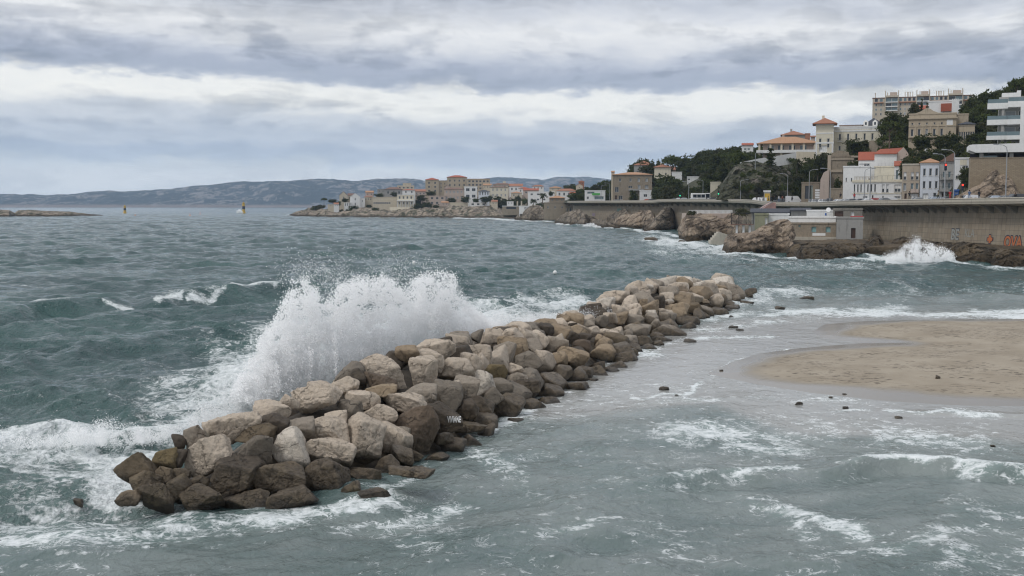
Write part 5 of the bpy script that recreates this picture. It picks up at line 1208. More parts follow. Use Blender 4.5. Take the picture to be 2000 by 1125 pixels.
# --- modern villa with the big roof ---
e, w_, h_ = house('low modern villa with a very wide orange tiled roof on square pillars', 1490, 1588, 281, 296, 392, 12, PINK, ('hip', ROOFO, 2.6, 2.2), [(x_, 0.5, 0.13, 0.6, s_) for x_, s_ in ((0.16, 'shut'), (0.36, 'plain'), (0.58, 'plain'), (0.8, 'blue'))], name=V, cat=V, trim=CREAM, chim=1)
for x_ in np.linspace(-w_/2 - 1.2, w_/2 + 0.5, 6): MB().box(x_ - 0.35, x_ + 0.35, -1.9, -1.3, -1.5, h_ - 0.002).build('pillar', CREAM, e)
m = MB().box(-w_/2 - 2.2, w_/2 + 1, -2.3, -0.01, -0.5, 0.5); b_ = ADD(e, m, 'terrace', WHITEW)
house('red-roofed villa with a small lantern tower behind the modern villa', 1527, 1572, 264, 276, 470, 10, GREYW, ('hip', ROOF, 1.9, 0.6), grid(4, 1, 0.15, 0.85, 0.55, 0, 0.1, 0.5), name=V, cat=V, chim=1)
house('narrow brick-red house on the ridge right of the lantern villa', 1572, 1582, 262, 278, 468, 7, BRICKR, ('flat',), grid(2, 1, 0.3, 0.7, 0.6, 0, 0.18, 0.3))
house('small pink-roofed house on the ridge left of the cream tower', 1583, 1592, 268, 280, 455, 7, PINK, ('shed', ROOF, 0.9), grid(2, 1, 0.3, 0.7, 0.5, 0, 0.18, 0.3))
house('small white house with a red flat-tiled roof on the skyline', 1449, 1471, 284, 294, 440, 8, WHITEW, ('shed', ROOFR, 1.2, 0.4), grid(2, 1, 0.3, 0.6, 0.5, 0, 0.2, 0.4, 'blue'))
# garden walls
def wallstrip(label, pp, hpx, th_, mat, name='garden_wall'):
    n = len(pp); vs = []; fs = []
    for px, py, Y in pp:
        a = W(px, py, Y); b = W(px, py + hpx, Y)
        for q_ in ((a.x, a.y, a.z), (a.x, a.y + th_, a.z), (b.x, b.y + th_, b.z - 2), (b.x, b.y, b.z - 2)): vs.append(q_)
    for i in range(n - 1):
        for j in range(4): fs.append((i * 4 + j, i * 4 + (j + 1) % 4, i * 4 + 4 + (j + 1) % 4, i * 4 + 4 + j))
    fs += [(3, 2, 1, 0), ((n - 1) * 4, (n - 1) * 4 + 1, (n - 1) * 4 + 2, (n - 1) * 4 + 3)]
    o = MB().add(vs, fs).build(name, mat); return tag(o, label, 'wall')
wallstrip('white sloping garden wall climbing to the modern villa', [(1446, 317, 372), (1480, 310, 374), (1520, 304, 376), (1556, 298, 378), (1586, 298, 380)], 9, 0.5, WHITEW)
wallstrip('beige balustraded terrace wall right of the modern villa', [(1556, 296, 374), (1592, 297, 372), (1600, 299, 370)], 15, 0.6, CREAM)
wallstrip('dark garden wall among the trees above the road houses', [(1698, 275, 326), (1728, 274, 324), (1742, 276, 322)], 12, 0.4, STONE)
# --- row of houses on the road ---
e, w_, h_ = house('ruined beige stone building with an arched gateway above the road', 1617, 1665, 307, 390, 322, 12, STONE, ('flat',), [(0.5, 0.02, 0.1, 0.01, 'dark')], name='ruin', cat='ruin')
m = MB(); m.prism([(-w_ * 0.42, h_), (w_ * 0.35, h_), (w_ * 0.3, h_ + 1.4), (-w_ * 0.1, h_ + 1.9), (-w_ * 0.38, h_ + 1.2)], 1, 9, 'y'); ADD(e, m, 'roof', STONE)
m = MB(); m.box(-w_/2 - 0.2, w_/2 + 0.2, -0.25, -0.003, h_ * 0.93, h_ * 0.96); m.box(-w_/2 - 0.1, w_/2 - 3, -0.3, -0.003, h_ * 0.64, h_ * 0.70); m.box(-w_/2 - 0.3, -w_/2 + 0.7, -0.35, -0.004, h_ * 0.45, h_ * 1.04); ADD(e, m, 'cornice', TANW)
arc = [(w_/2 - 0.2, h_ * 0.45), (w_/2 + 3.6, h_ * 0.45), (w_/2 + 3.6, h_ * 1.02), (w_/2 - 0.2, h_ * 1.02)]
m = MB(); cx_ = w_/2 + 0.9
for i in range(10):
    t0, t1 = math.pi * i / 10, math.pi * (i + 1) / 10; r0, r1 = 1.2, 1.7; zc = h_ * 0.78
    m.add([(cx_ + r0 * math.cos(t0), -0.3, zc + r0 * math.sin(t0)), (cx_ + r1 * math.cos(t0), -0.3, zc + r1 * math.sin(t0)), (cx_ + r1 * math.cos(t1), -0.3, zc + r1 * math.sin(t1)), (cx_ + r0 * math.cos(t1), -0.3, zc + r0 * math.sin(t1)),
           (cx_ + r0 * math.cos(t0), 0.3, zc + r0 * math.sin(t0)), (cx_ + r1 * math.cos(t0), 0.3, zc + r1 * math.sin(t0)), (cx_ + r1 * math.cos(t1), 0.3, zc + r1 * math.sin(t1)), (cx_ + r0 * math.cos(t1), 0.3, zc + r0 * math.sin(t1))], [(0, 1, 2, 3), (7, 6, 5, 4), (1, 5, 6, 2), (0, 3, 7, 4)])
m.box(cx_ + 1.2, cx_ + 2.2, -0.3, 0.3, h_ * 0.35, h_ * 0.78); m.box(cx_ - 1.5, cx_ + 4.5, -0.32, 0.32, h_ * 0.98, h_ * 1.02); ADD(e, m, 'arch', TANW)
e = empty('retaining_wall', W(1610, 391, 318), -0.28); tag(e, 'tall plain pinkish buttress wall with a slanting top left of the ruin', 'wall'); k = 318 / F
MB().prism([((1600 - 1610) * k, -2), ((1618 - 1610) * k, -2), ((1618 - 1610) * k, 59 * k), ((1608 - 1610) * k, 54 * k), ((1602 - 1610) * k, 40 * k)], 0, 8, 'y').build('wall', PINK, e)
house('low stone wall and gatehouse with bare climbing plants beside the white house', 1622, 1662, 370, 391, 296, 6, STONE, ('flat',), [(0.85, 0.3, 0.07, 0.35, 'dark')], name='gatehouse', cat='gatehouse')
e, w_, h_ = house('plain white house with narrow windows stepping down to the road', 1646, 1668, 327, 382, 292, 9, WHITEW, ('flat',), [(0.28, 0.56, 0.1, 0.14, 'plain'), (0.75, 0.56, 0.1, 0.13, 'plain')])
house('tall white house with a red lean-to roof and one wide window', 1675.5, 1706.5, 314, 372, 300, 8, WHITEW, ('gable', ROOFR, 2.3, 0.2), [(0.52, 0.84, 0.36, 0.12, 'plain')])
house('white house wall joining the narrow-windowed and the red-roofed house', 1668.3, 1700, 327, 375, 290, 8, WHITEW, ('flat',), [(0.9, 0.45, 0.06, 0.2, 'plain')])
e, w_, h_ = house('large gabled house with white front and brick-pink side under a long red roof', 1707, 1774, 300, 350, 296, 10, WHITEW, ('flat',), [], 0.0)
for ch in list(e.children): bpy.data.objects.remove(ch)
k = 296 / F
m = MB(); m.box(-w_/2, -w_/2 + 41 * k, 0, 9, -3, h_ * 0.99); ADD(e, m, 'wall', WHITEW)
m = MB(); m.prism([(-w_/2 + 41 * k + 0.003, -3), (w_/2, -3), (w_/2, h_ * 0.95), (-w_/2 + 53 * k, h_ + 1.6), (-w_/2 + 41 * k + 0.003, h_ * 1.0)], 0.3, 9, 'y'); ADD(e, m, 'gable', PINK)
m = MB(); m.add([(-w_/2 - 0.3, -0.5, h_), (-w_/2 + 41 * k, -0.5, h_), (-w_/2 + 53 * k, 4.5, h_ + 1.7), (-w_/2 + 10 * k, 4.5, h_ + 1.4), (-w_/2 - 0.3, -0.5, h_ - 0.2), (-w_/2 + 41 * k, -0.5, h_ - 0.2), (-w_/2 + 53 * k, 4.5, h_ + 1.5), (-w_/2 + 10 * k, 4.5, h_ + 1.2), (-w_/2, 9, h_), (w_/2, 9, h_)],
  [(0, 1, 2, 3), (4, 7, 6, 5), (0, 4, 5, 1), (1, 5, 6, 2), (0, 3, 7, 4), (3, 2, 9, 8)]); ADD(e, m, 'roof', ROOFR)
m = MB(); [m.box(-w_/2 + 1 + i * 0.9, -w_/2 + 1.03 + i * 0.9, -0.9, -0.87, h_ * 0.35, h_ * 0.62) for i in range(6)]; m.box(-w_/2 + 1, -w_/2 + 5.5, -0.9, -0.86, h_ * 0.62, h_ * 0.625); ADD(e, m, 'railing', STEEL)
house('cream blank-walled block under the large gabled house', 1707.5, 1746, 327, 353, 288, 6, YELL, ('flat',), [])
house('glazed link with a small red roof left of the tan house', 1746.5, 1762, 325, 352, 284, 6, WHITEW, ('shed', ROOFR, 1.4, 0.3), [(0.35, 0.4, 0.3, 0.65, 'blue'), (0.85, 0.4, 0.2, 0.65, 'plain')])
wn = [(x_, 0.62, 0.030, 0.42, 'plain') for x_ in (0.045, 0.115, 0.18, 0.25, 0.32)] + [(x_, 0.62, 0.035, 0.42, 'plain') for x_ in (0.39, 0.465)] + [(x_, 0.60, 0.05, 0.44, 'half') for x_ in (0.63, 0.715)] + [(0.92, 0.60, 0.13, 0.42, 'half')] + [(0.27, 0.1, 0.09, 0.14, 'shut'), (0.63, 0.12, 0.03, 0.12, 'plain'), (0.92, 0.09, 0.12, 0.15, 'shut'), (0.42, 0.12, 0.03, 0.2, 'door')]
e, w_, h_ = house('long low white roadside building with tall slit windows and a roof terrace', 1664, 1760, 354, 389, 272, 12, WHITEW, ('flat',), wn, trim=YELL)
m = MB(); m.box(-w_/2 - 0.1, w_/2, -0.12, -0.004, h_ * 0.30, h_ * 0.335); m.box(-w_/2 - 0.1, w_/2, -0.22, -0.004, h_ * 0.93, h_ * 0.99); ADD(e, m, 'string_course', YELL)
m = MB(); [m.box(-w_/2 + 0.5 + i * 0.35, -w_/2 + 0.65 + i * 0.35, 0.1, 0.2, h_ + 0.352, h_ + 1.0) for i in range(15)]; m.box(-w_/2 + 0.3, -w_/2 + 6.0, 0.05, 0.25, h_ + 1.003, h_ + 1.15); ADD(e, m, 'balustrade', CONC)
m = MB(); [m.box(i * 1.2 - w_ * 0.0, i * 1.2 + 0.04, 0.1, 0.14, h_ + 0.352, h_ + 1.25) for i in range(6)]; m.box(0, 6.04, 0.1, 0.14, h_ + 1.253, h_ + 1.3); ADD(e, m, 'railing', BLACKM)
wn = [(0.16, 0.68, 0.17, 0.23, 'half'), (0.58, 0.68, 0.17, 0.23, 'half'), (0.86, 0.68, 0.17, 0.23, 'half'), (0.16, 0.36, 0.17, 0.22, 'shut'), (0.58, 0.36, 0.17, 0.22, 'blue'), (0.86, 0.36, 0.17, 0.22, 'blue'), (0.22, 0.09, 0.13, 0.16, 'door'), (0.72, 0.08, 0.42, 0.15, 'white')]
e, w_, h_ = house('flat-topped tan house with half-drawn blinds between the long low and the white building', 1761, 1795, 323, 389, 265, 10, TANW, ('flat',), wn, trim=CONC)
ADD(e, MB().box(w_ * 0.02, w_ * 0.46, -0.9, -0.004, h_ * 0.19, h_ * 0.30), 'awning_box', PINK)
wn = [(x_, z_, 0.14, 0.2, 'plain') for z_ in (0.75, 0.4) for x_ in (0.22, 0.54, 0.86)] + [(0.3, 0.08, 0.3, 0.16, 'white'), (0.8, 0.1, 0.16, 0.15, 'plain')]
e, w_, h_ = house('white three-bay house with orange roof edge and tall windows', 1796, 1833, 319, 389, 258, 10, BLUEW, ('hip', ROOFO, 1.0, 0.35), wn, trim=WHITEW)
house('orange tiled roof with a satellite dish rising behind the white three-bay house', 1784, 1853, 309, 330, 290, 10, PINK, ('hip', ROOFO, 1.6, 0.4), grid(3, 1, 0.2, 0.5, 0.5, 0, 0.06, 0.4, 'blue'), chim=1)
wn = [(x_, z_, 0.2, 0.17, 'blue') for z_ in (0.68, 0.37) for x_ in (0.3, 0.68)] + [(0.3, 0.1, 0.2, 0.18, 'door'), (0.7, 0.1, 0.3, 0.18, 'plain')]
e, w_, h_ = house('narrow house with two black iron balconies under a dark red sloping roof', 1834, 1862, 319, 389, 252, 9, GREYW, ('flat',), wn, balc=[(0.5, 0.54, 1.0, 1.0, BLACKM), (0.5, 0.21, 1.0, 1.0, BLACKM)])
m = MB(); m.prism([(-w_/2 - 0.2, h_ + 0.36), (w_/2 + 0.1, h_ + 0.36), (w_/2 + 0.1, h_ + 2.2), (w_/2 - 0.4, h_ + 2.2)], -0.4, 8, 'y'); ADD(e, m, 'roof', ROOFB)
wn = [(0.62, 0.72, 0.28, 0.13, 'plain'), (0.15, 0.42, 0.12, 0.11, 'plain'), (0.52, 0.44, 0.12, 0.14, 'plain')]
e, w_, h_ = house('white block with an ochre panel and graffiti on its roof edge, behind the round tree', 1862.5, 1898, 311, 372, 248, 9, WHITEW, ('flat',), wn)
ADD(e, MB().box(-w_ * 0.2, w_ * 0.17, -0.05, -0.004, h_ * 0.80, h_ * 0.97), 'panel', YELL)
house('dark blue kiosk front under the white block', 1863, 1872, 373, 390, 246, 3, BLUEP, ('flat',), [(0.5, 0.75, 0.7, 0.14, 'white'), (0.5, 0.3, 0.6, 0.5, 'plain')], name='kiosk', cat='kiosk')
house('garage with a tall green door left of the parked cars', 1565, 1600, 358, 390, 330, 8, STONE, ('flat',), [(0.35, 0.45, 0.3, 0.8, 'dark'), (0.55, 0.45, 0.16, 0.85, 'green')], name='garage', cat='garage')
# --- middle: cluster by the road ---
wn = [(0.18, 0.80, 0.055, 0.13, 'plain'), (0.45, 0.80, 0.055, 0.13, 'plain'), (0.66, 0.80, 0.06, 0.15, 'shut'), (0.86, 0.80, 0.06, 0.15, 'shut'), (0.1, 0.42, 0.10, 0.2, 'plain'), (0.45, 0.52, 0.11, 0.09, 'plain'), (0.67, 0.52, 0.07, 0.18, 'shut'), (0.86, 0.52, 0.09, 0.14, 'shut'), (0.08, 0.10, 0.05, 0.18, 'door'), (0.2, 0.1, 0.1, 0.16, 'plain')]
e, w_, h_ = house('large brown stone house with a flat terracotta hip roof at the roadside', 1197, 1273, 342, 391, 530, 14, STONE, ('hip', ROOFO, 1.3, 0.5), wn, name='manor_house', cat='house')
ADD(e, MB().box(-w_ * 0.1, w_ * 0.3, -2.2, -0.01, h_ * 0.38, h_ * 0.44), 'porch', GREYW)
house('slim cream side tower left of the brown stone house', 1193.5, 1200, 337, 391, 536, 8, CREAM, ('shed', ROOFO, 0.8, 0.3), [])
house('mansard house with a steep terracotta top and two stone chimneys behind the brown house', 1238, 1275, 323, 345, 585, 11, GREYW, ('hip', ROOF, 2.4, 0.3), grid(3, 1, 0.2, 0.8, 0.5, 0, 0.12, 0.5), chim=2)
house('pale yellow villa with an orange hip roof behind the roadside trees', 1278, 1310, 327, 346, 560, 10, YELL, ('hip', ROOF, 1.5, 0.6), grid(2, 1, 0.3, 0.7, 0.6, 0, 0.1, 0.3), name=V, cat=V, chim=1)
house('little orange-roofed house right of the pale yellow villa', 1307, 1320, 332, 342, 575, 8, PINK, ('gable', ROOF, 1.6, 0.4), [])
house('small white cube house at the foot of the brown stone house', 1249, 1272, 373, 391, 500, 7, WHITEW, ('flat',), [(0.5, 0.5, 0.3, 0.3, 'plain')])
house('white box house half hidden by the round roadside tree', 1312, 1332, 337, 347, 540, 8, WHITEW, ('flat',), [])
house('white house with a stepped top in the middle of the wooded slope', 1342, 1365, 346, 361, 510, 9, WHITEW, ('flat',), [(0.15, 0.7, 0.2, 0.2, 'plain')])
house('pale yellow two-storey house by the traffic lights', 1387, 1410, 357, 385, 428, 7, YELL, ('flat',), [(0.75, 0.72, 0.2, 0.2, 'shut'), (0.4, 0.25, 0.2, 0.2, 'dark')])
house('white and blue kiosk with a green sign at the start of the corniche', 1142, 1182, 373, 391, 560, 8, WHITEW, ('flat',), [(0.3, 0.8, 0.35, 0.22, 'blue'), (0.7, 0.25, 0.45, 0.35, 'blue'), (0.15, 0.25, 0.1, 0.3, 'plain')], name='kiosk', cat='kiosk')
e = BLD[-1]
m = MB().box(-2, 2, -0.15, -0.03, 0, 1.0); o = m.build('sign', plain('green_sign', (0.10, 0.42, 0.10), 0.6)); o.location = W(1164, 381, 559.8); tag(o, 'bright green sign on the white and blue kiosk', 'sign')
# --- restaurant complex at the foot of the wall ---
def blk(name, label, px0, px1, pyt, pyb, Y, D, mat, cat, wins=(), roof=('flat',), trim=None): return house(label, px0, px1, pyt, pyb, Y, D, mat, roof, wins, name=name, cat=cat, trim=trim)
blk('restaurant', 'low white restaurant storey with a plain wide front above the rubble wall', 1541, 1632, 426, 437, 232, 7, WHITEW, 'restaurant')
e, w_, h_ = blk('restaurant', 'white curved upper storey with a blue sign and a red bench', 1575, 1650, 413, 426, 240, 6, WHITEW, 'restaurant')
ADD(e, MB().box(w_ * -0.02, w_ * 0.02, -0.06, -0.004, h_ * 0.4, h_ * 0.75), 'sign', BLUEP); ADD(e, MB().box(w_ * 0.24, w_ * 0.46, -1.0, -0.6, 0.01, 0.5), 'bench', REDP)
wn = [(0.53, 0.62, 0.11, 0.40, 'panel'), (0.835, 0.62, 0.11, 0.40, 'panel'), (0.22, 0.85, 0.05, 0.14, 'panel')]
e, w_, h_ = blk('rubble_wall', 'grey rubble wall with turquoise-boarded windows below the restaurant', 1541, 1632, 437.6, 466, 229, 6, STONE, 'wall', wn)
ADD(e, MB().box(-w_/2, w_/2 + 1, -1.2, -0.01, -1.5, h_ * 0.12), 'footing', CONC); ADD(e, MB().box(w_ * 0.0, w_ * 0.28, -0.03, -0.004, h_ * 0.20, h_ * 0.38), 'render_patch', WHITEW)
e, w_, h_ = blk('block_wall', 'grey breeze-block wall with a brown door', 1633, 1685, 427, 467, 224, 6, GREYW, 'wall', [(0.64, 0.29, 0.17, 0.50, 'door')])
ADD(e, MB().box(w_ * 0.02, w_ * 0.5, 0.5, 5, h_ + 0.36, h_ + 0.5), 'table_row', REDP)
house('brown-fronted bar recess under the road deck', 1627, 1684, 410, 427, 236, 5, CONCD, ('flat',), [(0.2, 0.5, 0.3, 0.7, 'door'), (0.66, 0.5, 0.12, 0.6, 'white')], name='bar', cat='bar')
blk('restaurant', 'greenish shed with a white door beside the black iron terrace', 1474, 1500, 420, 440, 238, 6, plain('olive_board', (0.27, 0.27, 0.18)), 'shed', [(0.86, 0.4, 0.2, 0.72, 'white')])
blk('restaurant', 'white restaurant wing with a railed stair between the shed and the slanting rock', 1501, 1541, 420, 438, 240, 6, WHITEW, 'restaurant')
e, w_, h_ = blk('restaurant', 'terrace kitchen under the dark awning roofs', 1468, 1545, 416, 422, 246, 8, GREYW, 'restaurant', (), ('shed', SLATE, 0.8, 0.8))
e, w_, h_ = blk('restaurant', 'dark awning roof along the white upper storey', 1545, 1582, 412, 420, 243, 7, GREYW, 'restaurant', (), ('shed', SLATE, 0.5, 0.6))
e = empty('restaurant_terrace', W(1450, 458, 232), -0.2); tag(e, 'black iron terrace with railings on white posts above the rocks', 'terrace'); k = 232 / F; Z = lambda py: (458 - py) * k; X = lambda px: (px - 1450) * k
MB().box(X(1427), X(1471), 0, 5, Z(439.5), Z(438)).build('floor', ROOFB, e)
m = MB(); [m.box(X(q_), X(q_) + 0.05, 0.02, 0.07, Z(438) + 0.003, Z(431.5)) for q_ in np.arange(1427.5, 1471, 1.6)]; m.box(X(1427), X(1471), 0.0, 0.09, Z(431.5) + 0.002, Z(430.9)); m.build('railing', BLACKM, e)
m = MB(); [m.box(X(q_), X(q_) + 0.12, 0.1, 0.22, Z(438) + 0.003, Z(417)) for q_ in (1428, 1442, 1456, 1470)]; m.box(X(1427), X(1471), 0.08, 0.24, Z(417) + 0.002, Z(416)); m.box(X(1427), X(1471), 4.6, 4.76, Z(417) + 0.002, Z(416)); m.build('pergola', BLACKM, e)
for q_ in (1437, 1450, 1462): MB().box(X(q_), X(q_ + 4), 0.6, 4, -0.5, Z(439.5) - 0.003).build('pier', WHITEW, e)
for q_ in (1431, 1438, 1453, 1461):
    m = MB(); m.box(X(q_), X(q_) + 0.5, 1.2, 1.7, Z(438) + 0.45, Z(438) + 0.52); m.box(X(q_), X(q_) + 0.06, 1.2, 1.7, Z(438) + 0.52, Z(438) + 1.1)
    for a_, b_ in ((0, 0), (0.45, 0), (0, 0.45), (0.45, 0.45)): m.box(X(q_) + a_, X(q_) + a_ + 0.05, 1.2 + b_, 1.25 + b_, Z(438) + 0.003, Z(438) + 0.448)
    o = m.build('chair', BLACKM); o.location = e.location; o.rotation_euler = e.rotation_euler; tag(o, 'black chair on the iron terrace above the rocks', 'chair', 'chairs on the iron terrace')
e = empty('bathing_steps', W(1404, 476, 262)); tag(e, 'white block steps going down to the surf beside the pale cliff', 'steps'); k = 262 / F; X = lambda px: (px - 1404) * k; Z = lambda py: (476 - py) * k
m = MB(); [m.box(X(1388 + 3.6 * i), X(1388 + 3.6 * (i + 1)) - 0.01, 0, 3, -1.5, Z(469 - (4.4 * i if i < 4 else 16 - 1.2 * (i - 4)))) for i in range(9)]; m.build('stair', CONC, e)
BLD.append((1388, 1422, 450, 476, 262))
e = empty('pink_terrace', W(1385, 420, 300)); tag(e, 'pink-edged terrace with a painted railing on top of the pale cliff', 'terrace'); k = 300 / F; X = lambda px: (px - 1385) * k; Z = lambda py: (420 - py) * k
MB().box(X(1345), X(1430), 0, 12, -1.5, Z(417)).build('slab', PINK, e)
m = MB(); [m.box(X(q_), X(q_ + 1.6), 0.05, 0.15, Z(417) + 0.003, Z(411)) for q_ in np.arange(1346, 1429, 2.3)]; m.box(X(1345), X(1430), 0.02, 0.18, Z(411) + 0.003, Z(410.2)); m.build('railing', WHITEP, e)
e = empty('pink_stairs', W(1490, 417, 285)); tag(e, 'pink triangular stair wall rising to the road behind the awnings', 'stairs'); k = 285 / F; X = lambda px: (px - 1490) * k; Z = lambda py: (417 - py) * k
MB().prism([(X(1478), -1.5), (X(1515), -1.5), (X(1515), Z(395.5)), (X(1508), Z(395.5)), (X(1478), Z(415))], 0, 4, 'y').build('stair_wall', plain('pink_paint', (0.46, 0.28, 0.25)), e)
m = MB(); m.tube([(X(1470), -0.3, Z(416)), (X(1508), -0.3, Z(394.5))], 0.12, n=6); m.tube([(X(1472), -0.5, Z(412)), (X(1506), -0.5, Z(392.5))], 0.04, n=5); m.build('handrail', STEEL, e)
# --- peninsula ---
def ph(label, a, b, c, d, Y, wall, roof=('flat',), nx=3, ny=1, D=9, ws=0.11, hs=0.28, name='house', style='plain', z0=None, z1=None, **kw):
    z0 = z0 if z0 is not None else (0.3 if ny > 1 else 0.55); z1 = z1 if z1 is not None else 0.78
    if ny >= 3: hs = min(hs, 0.17)
    return house(label, a, b, c, d, Y, D, wall, roof, grid(nx, ny, 0.5 / nx + 0.02, 1 - 0.5 / nx - 0.02, z0, z1, min(ws, 0.55 / nx), hs if ny < 2 else min(hs, 0.22), style) if nx else [], name=name, group=None, **kw)
ph('beige chapel with a pointed gable at the left end of the peninsula', 663, 679, 382, 396, 985, CREAM, ('gabley', ROOFB, 3.6, 0.4), 1, 1, 18, 0.12, 0.4, name='chapel')
ph('brown-roofed nave of the chapel on the peninsula', 679.3, 692, 382, 396, 990, CREAM, ('gable', ROOFB, 1.8, 0.3), 2, 1, 8)
ph('tall white gabled house in front of the chapel', 684, 704, 385, 404, 960, WHITEW, ('gabley', WHITEW, 3.2, 0.3), 1, 2)
ph('low white house with three tall openings below the white gabled house', 672.5, 686, 396.5, 406, 952, WHITEW, ('flat',), 3, 1, 7, 0.14, 0.6)
ph('white annex stepping down beside the white gabled house', 703, 713, 388, 402, 962, WHITEW, ('flat',), 1, 1)
ph('small cream house with a red roof edge right of the white gable', 712, 727, 385, 397, 968, CREAM, ('shed', ROOF, 0.6, 0.3), 3, 1)
e, w_, h_ = ph('long blank cream building with a single strip of windows', 727.5, 775, 385.5, 407, 950, CREAM, ('flat',), 0, 0, 12)
for i in range(9):
    o = window_obj(e, 1.4, 1.3, Vector((-w_ / 2 + 1.6 + i * 1.65, -0.09, h_ * 0.42)), 0, 'plain', 0.1)
ph('rounded cream end block of the long blank building', 775.5, 782, 386, 404, 952, CREAM, ('flat',), 0, 0)
e, w_, h_ = ph('white villa with a columned veranda and yellow walls', 776, 808, 381, 403.5, 945, YELL, ('flat',), 4, 2, 9, 0.1, 0.26, name=V, trim=WHITEW)
for i in range(7): ADD(e, MB().box(-w_/2 + i * (w_ - 0.5) / 6, -w_/2 + i * (w_ - 0.5) / 6 + 0.5, -1.6, -1.1, -0.5, h_ * 0.46), 'pillar', WHITEW)
ADD(e, MB().box(-w_/2 - 0.5, w_/2 + 0.5, -1.9, -0.01, h_ * 0.462, h_ * 0.54), 'veranda_roof', WHITEW)
ph('white upper storey with round windows and a red hip roof behind the columned villa', 786, 811, 371.5, 382, 960, WHITEW, ('hip', ROOFR, 0.9, 0.5), 2, 1, 9, 0.12, 0.35, name=V)
wallstrip('yellow terrace wall below the columned villa', [(761, 404.5, 935), (801, 405, 932)], 6, 1, YELL)
ph('grey-cream house with a brown hip roof above the long cream building', 752, 786, 370, 388, 985, GREYW, ('hip', ROOFB, 1.9, 0.5), 3, 1)
ph('flat cream stepped block above the brown hip roof', 776, 809, 363, 374, 1010, CREAM, ('flat',), 4, 1)
ph('small cream top storey on the stepped block', 787, 803, 358.5, 363, 1012, CREAM, ('flat',), 2, 1)
ph('small grey house with bare walls left of the brown hip roof', 737, 752, 370, 380, 990, GREYW, ('flat',), 2, 1)
ph('low terracotta-roofed house between the stepped block and the palace', 810, 832, 374, 386, 985, PINK, ('gable', ROOF, 1.8, 0.3), 3, 1)
ph('left wing of the ochre palace under a small red hip roof', 831, 857, 351.5, 378, 1030, OCHW, ('hip', ROOFR, 2.0, 0.4), 2, 3, 14, 0.13, 0.15, name='palace', z0=0.2)
ph('middle wing of the ochre palace', 857.3, 873, 353.5, 378, 1032, OCHW, ('flat',), 2, 3, 14, 0.13, 0.15, name='palace', z0=0.2)
ph('central tower block of the ochre palace with a red roof and masts', 873.3, 912, 346.5, 376, 1025, OCHW, ('hip', ROOFR, 1.9, 0.4), 4, 3, 14, 0.08, 0.14, name='palace', z0=0.2)
ph('right block of the ochre palace with three rows of wide windows', 912.5, 957, 350, 374, 1020, OCHW, ('flat',), 6, 3, 14, 0.12, 0.16, name='palace', z0=0.25, z1=0.82, trim=BRICKR)
ph('pinkish flat house with dark balconies below the palace', 838, 870, 383, 402, 960, PINK, ('flat',), 3, 2, 9, 0.14, 0.25)
ph('long pinkish house with shuttered windows and a brown roof below the palace tower', 868, 906, 370, 393, 965, PINK, ('hip', ROOFB, 1.5, 0.4), 5, 2, 9, 0.08, 0.2, style='shut')
ph('brown-gabled house at the foot of the palace', 868, 880, 366, 374, 985, PINK, ('gabley', ROOFB, 2.2, 0.4), 2, 1)
ph('white modern house with large dark glass fronts', 907, 932, 365, 391, 955, WHITEW, ('flat',), 2, 2, 9, 0.42, 0.26, name='house')
ph('pale house with a blue-grey roof and red base', 934.5, 956, 374, 386, 950, BLUEW, ('hip', SLATE, 1.2, 0.4), 4, 1, 8, 0.1, 0.5)
ph('yellow two-storey house with white shutters beside the palace', 958, 992, 366, 388, 950, YELL, ('hip', ROOFB, 1.0, 0.4), 4, 2, 9, 0.08, 0.22, style='shut')
ph('long brown-roofed house behind the yellow house', 962, 1000, 361, 370, 1010, BEIGE, ('hip', ROOFB, 1.4, 0.4), 4, 1)
ph('tiny yellow roof turret above the brown roofs', 982, 988, 355, 362, 1015, YELL, ('flat',), 0, 0, 4)
ph('white house with a terracotta gable beside the yellow house', 995, 1021, 364, 380, 985, WHITEW, ('gable', ROOF, 2.2, 0.4), 3, 1)
ph('cream house with a small orange hip roof in front of the white gable', 998, 1019, 377, 391, 930, CREAM, ('hip', ROOFO, 1.2, 0.4), 2, 1)
ph('narrow white house with a red roof left of the big white house', 1013, 1033, 368, 382, 960, WHITEW, ('hip', ROOFR, 1.2, 0.4), 3, 1)
ph('red-roofed house right behind the big white house', 1022, 1052, 372, 384, 940, PINK, ('gable', ROOFR, 1.6, 0.4), 3, 1)
ph('big plain white modern house behind the palms', 1031, 1083, 375, 396, 850, WHITEW, ('flat',), 4, 2, 9, 0.08, 0.16)
ph('white house with dormer windows and a long red roof', 1087, 1126, 373, 392, 830, WHITEW, ('hip', ROOF, 1.6, 0.4), 4, 1, 9, 0.09, 0.28)
ph('small white red-roofed wing at the right of the dormered house', 1113, 1127, 379, 393, 800, WHITEW, ('gable', ROOFR, 1.4, 0.4), 1, 1)
ph('cream villa with an orange hip roof on the slope above the palms', 1073, 1097, 367, 374, 950, CREAM, ('hip', ROOFO, 1.2, 0.5), 2, 1)
ph('square red-brick tower house on the wooded slope', 1130, 1141, 355, 366, 820, BRICKR, ('hip', ROOF, 0.8, 0.3), 2, 1, 5)
ph('pale gabled house below the brick tower house', 1125, 1138, 363, 372, 810, CREAM, ('gabley', ROOF, 1.4, 0.3), 1, 1)
ph('small stone house with an orange hip roof at the far end of the sea wall', 1073, 1103, 387, 398, 655, STONE, ('hip', ROOFO, 1.3, 0.5), 3, 1, 8, 0.08, 0.3)
ph('stepped stone base under the small stone house', 1062, 1106, 397, 421, 645, STONE, ('flat',), 3, 1, 9, 0.06, 0.2, name='stone_house')
ph('low stone annex with a barred window right of the stone base', 1104, 1124, 403, 424, 640, STONE, ('flat',), 3, 1, 7, 0.12, 0.35, name='stone_annex')
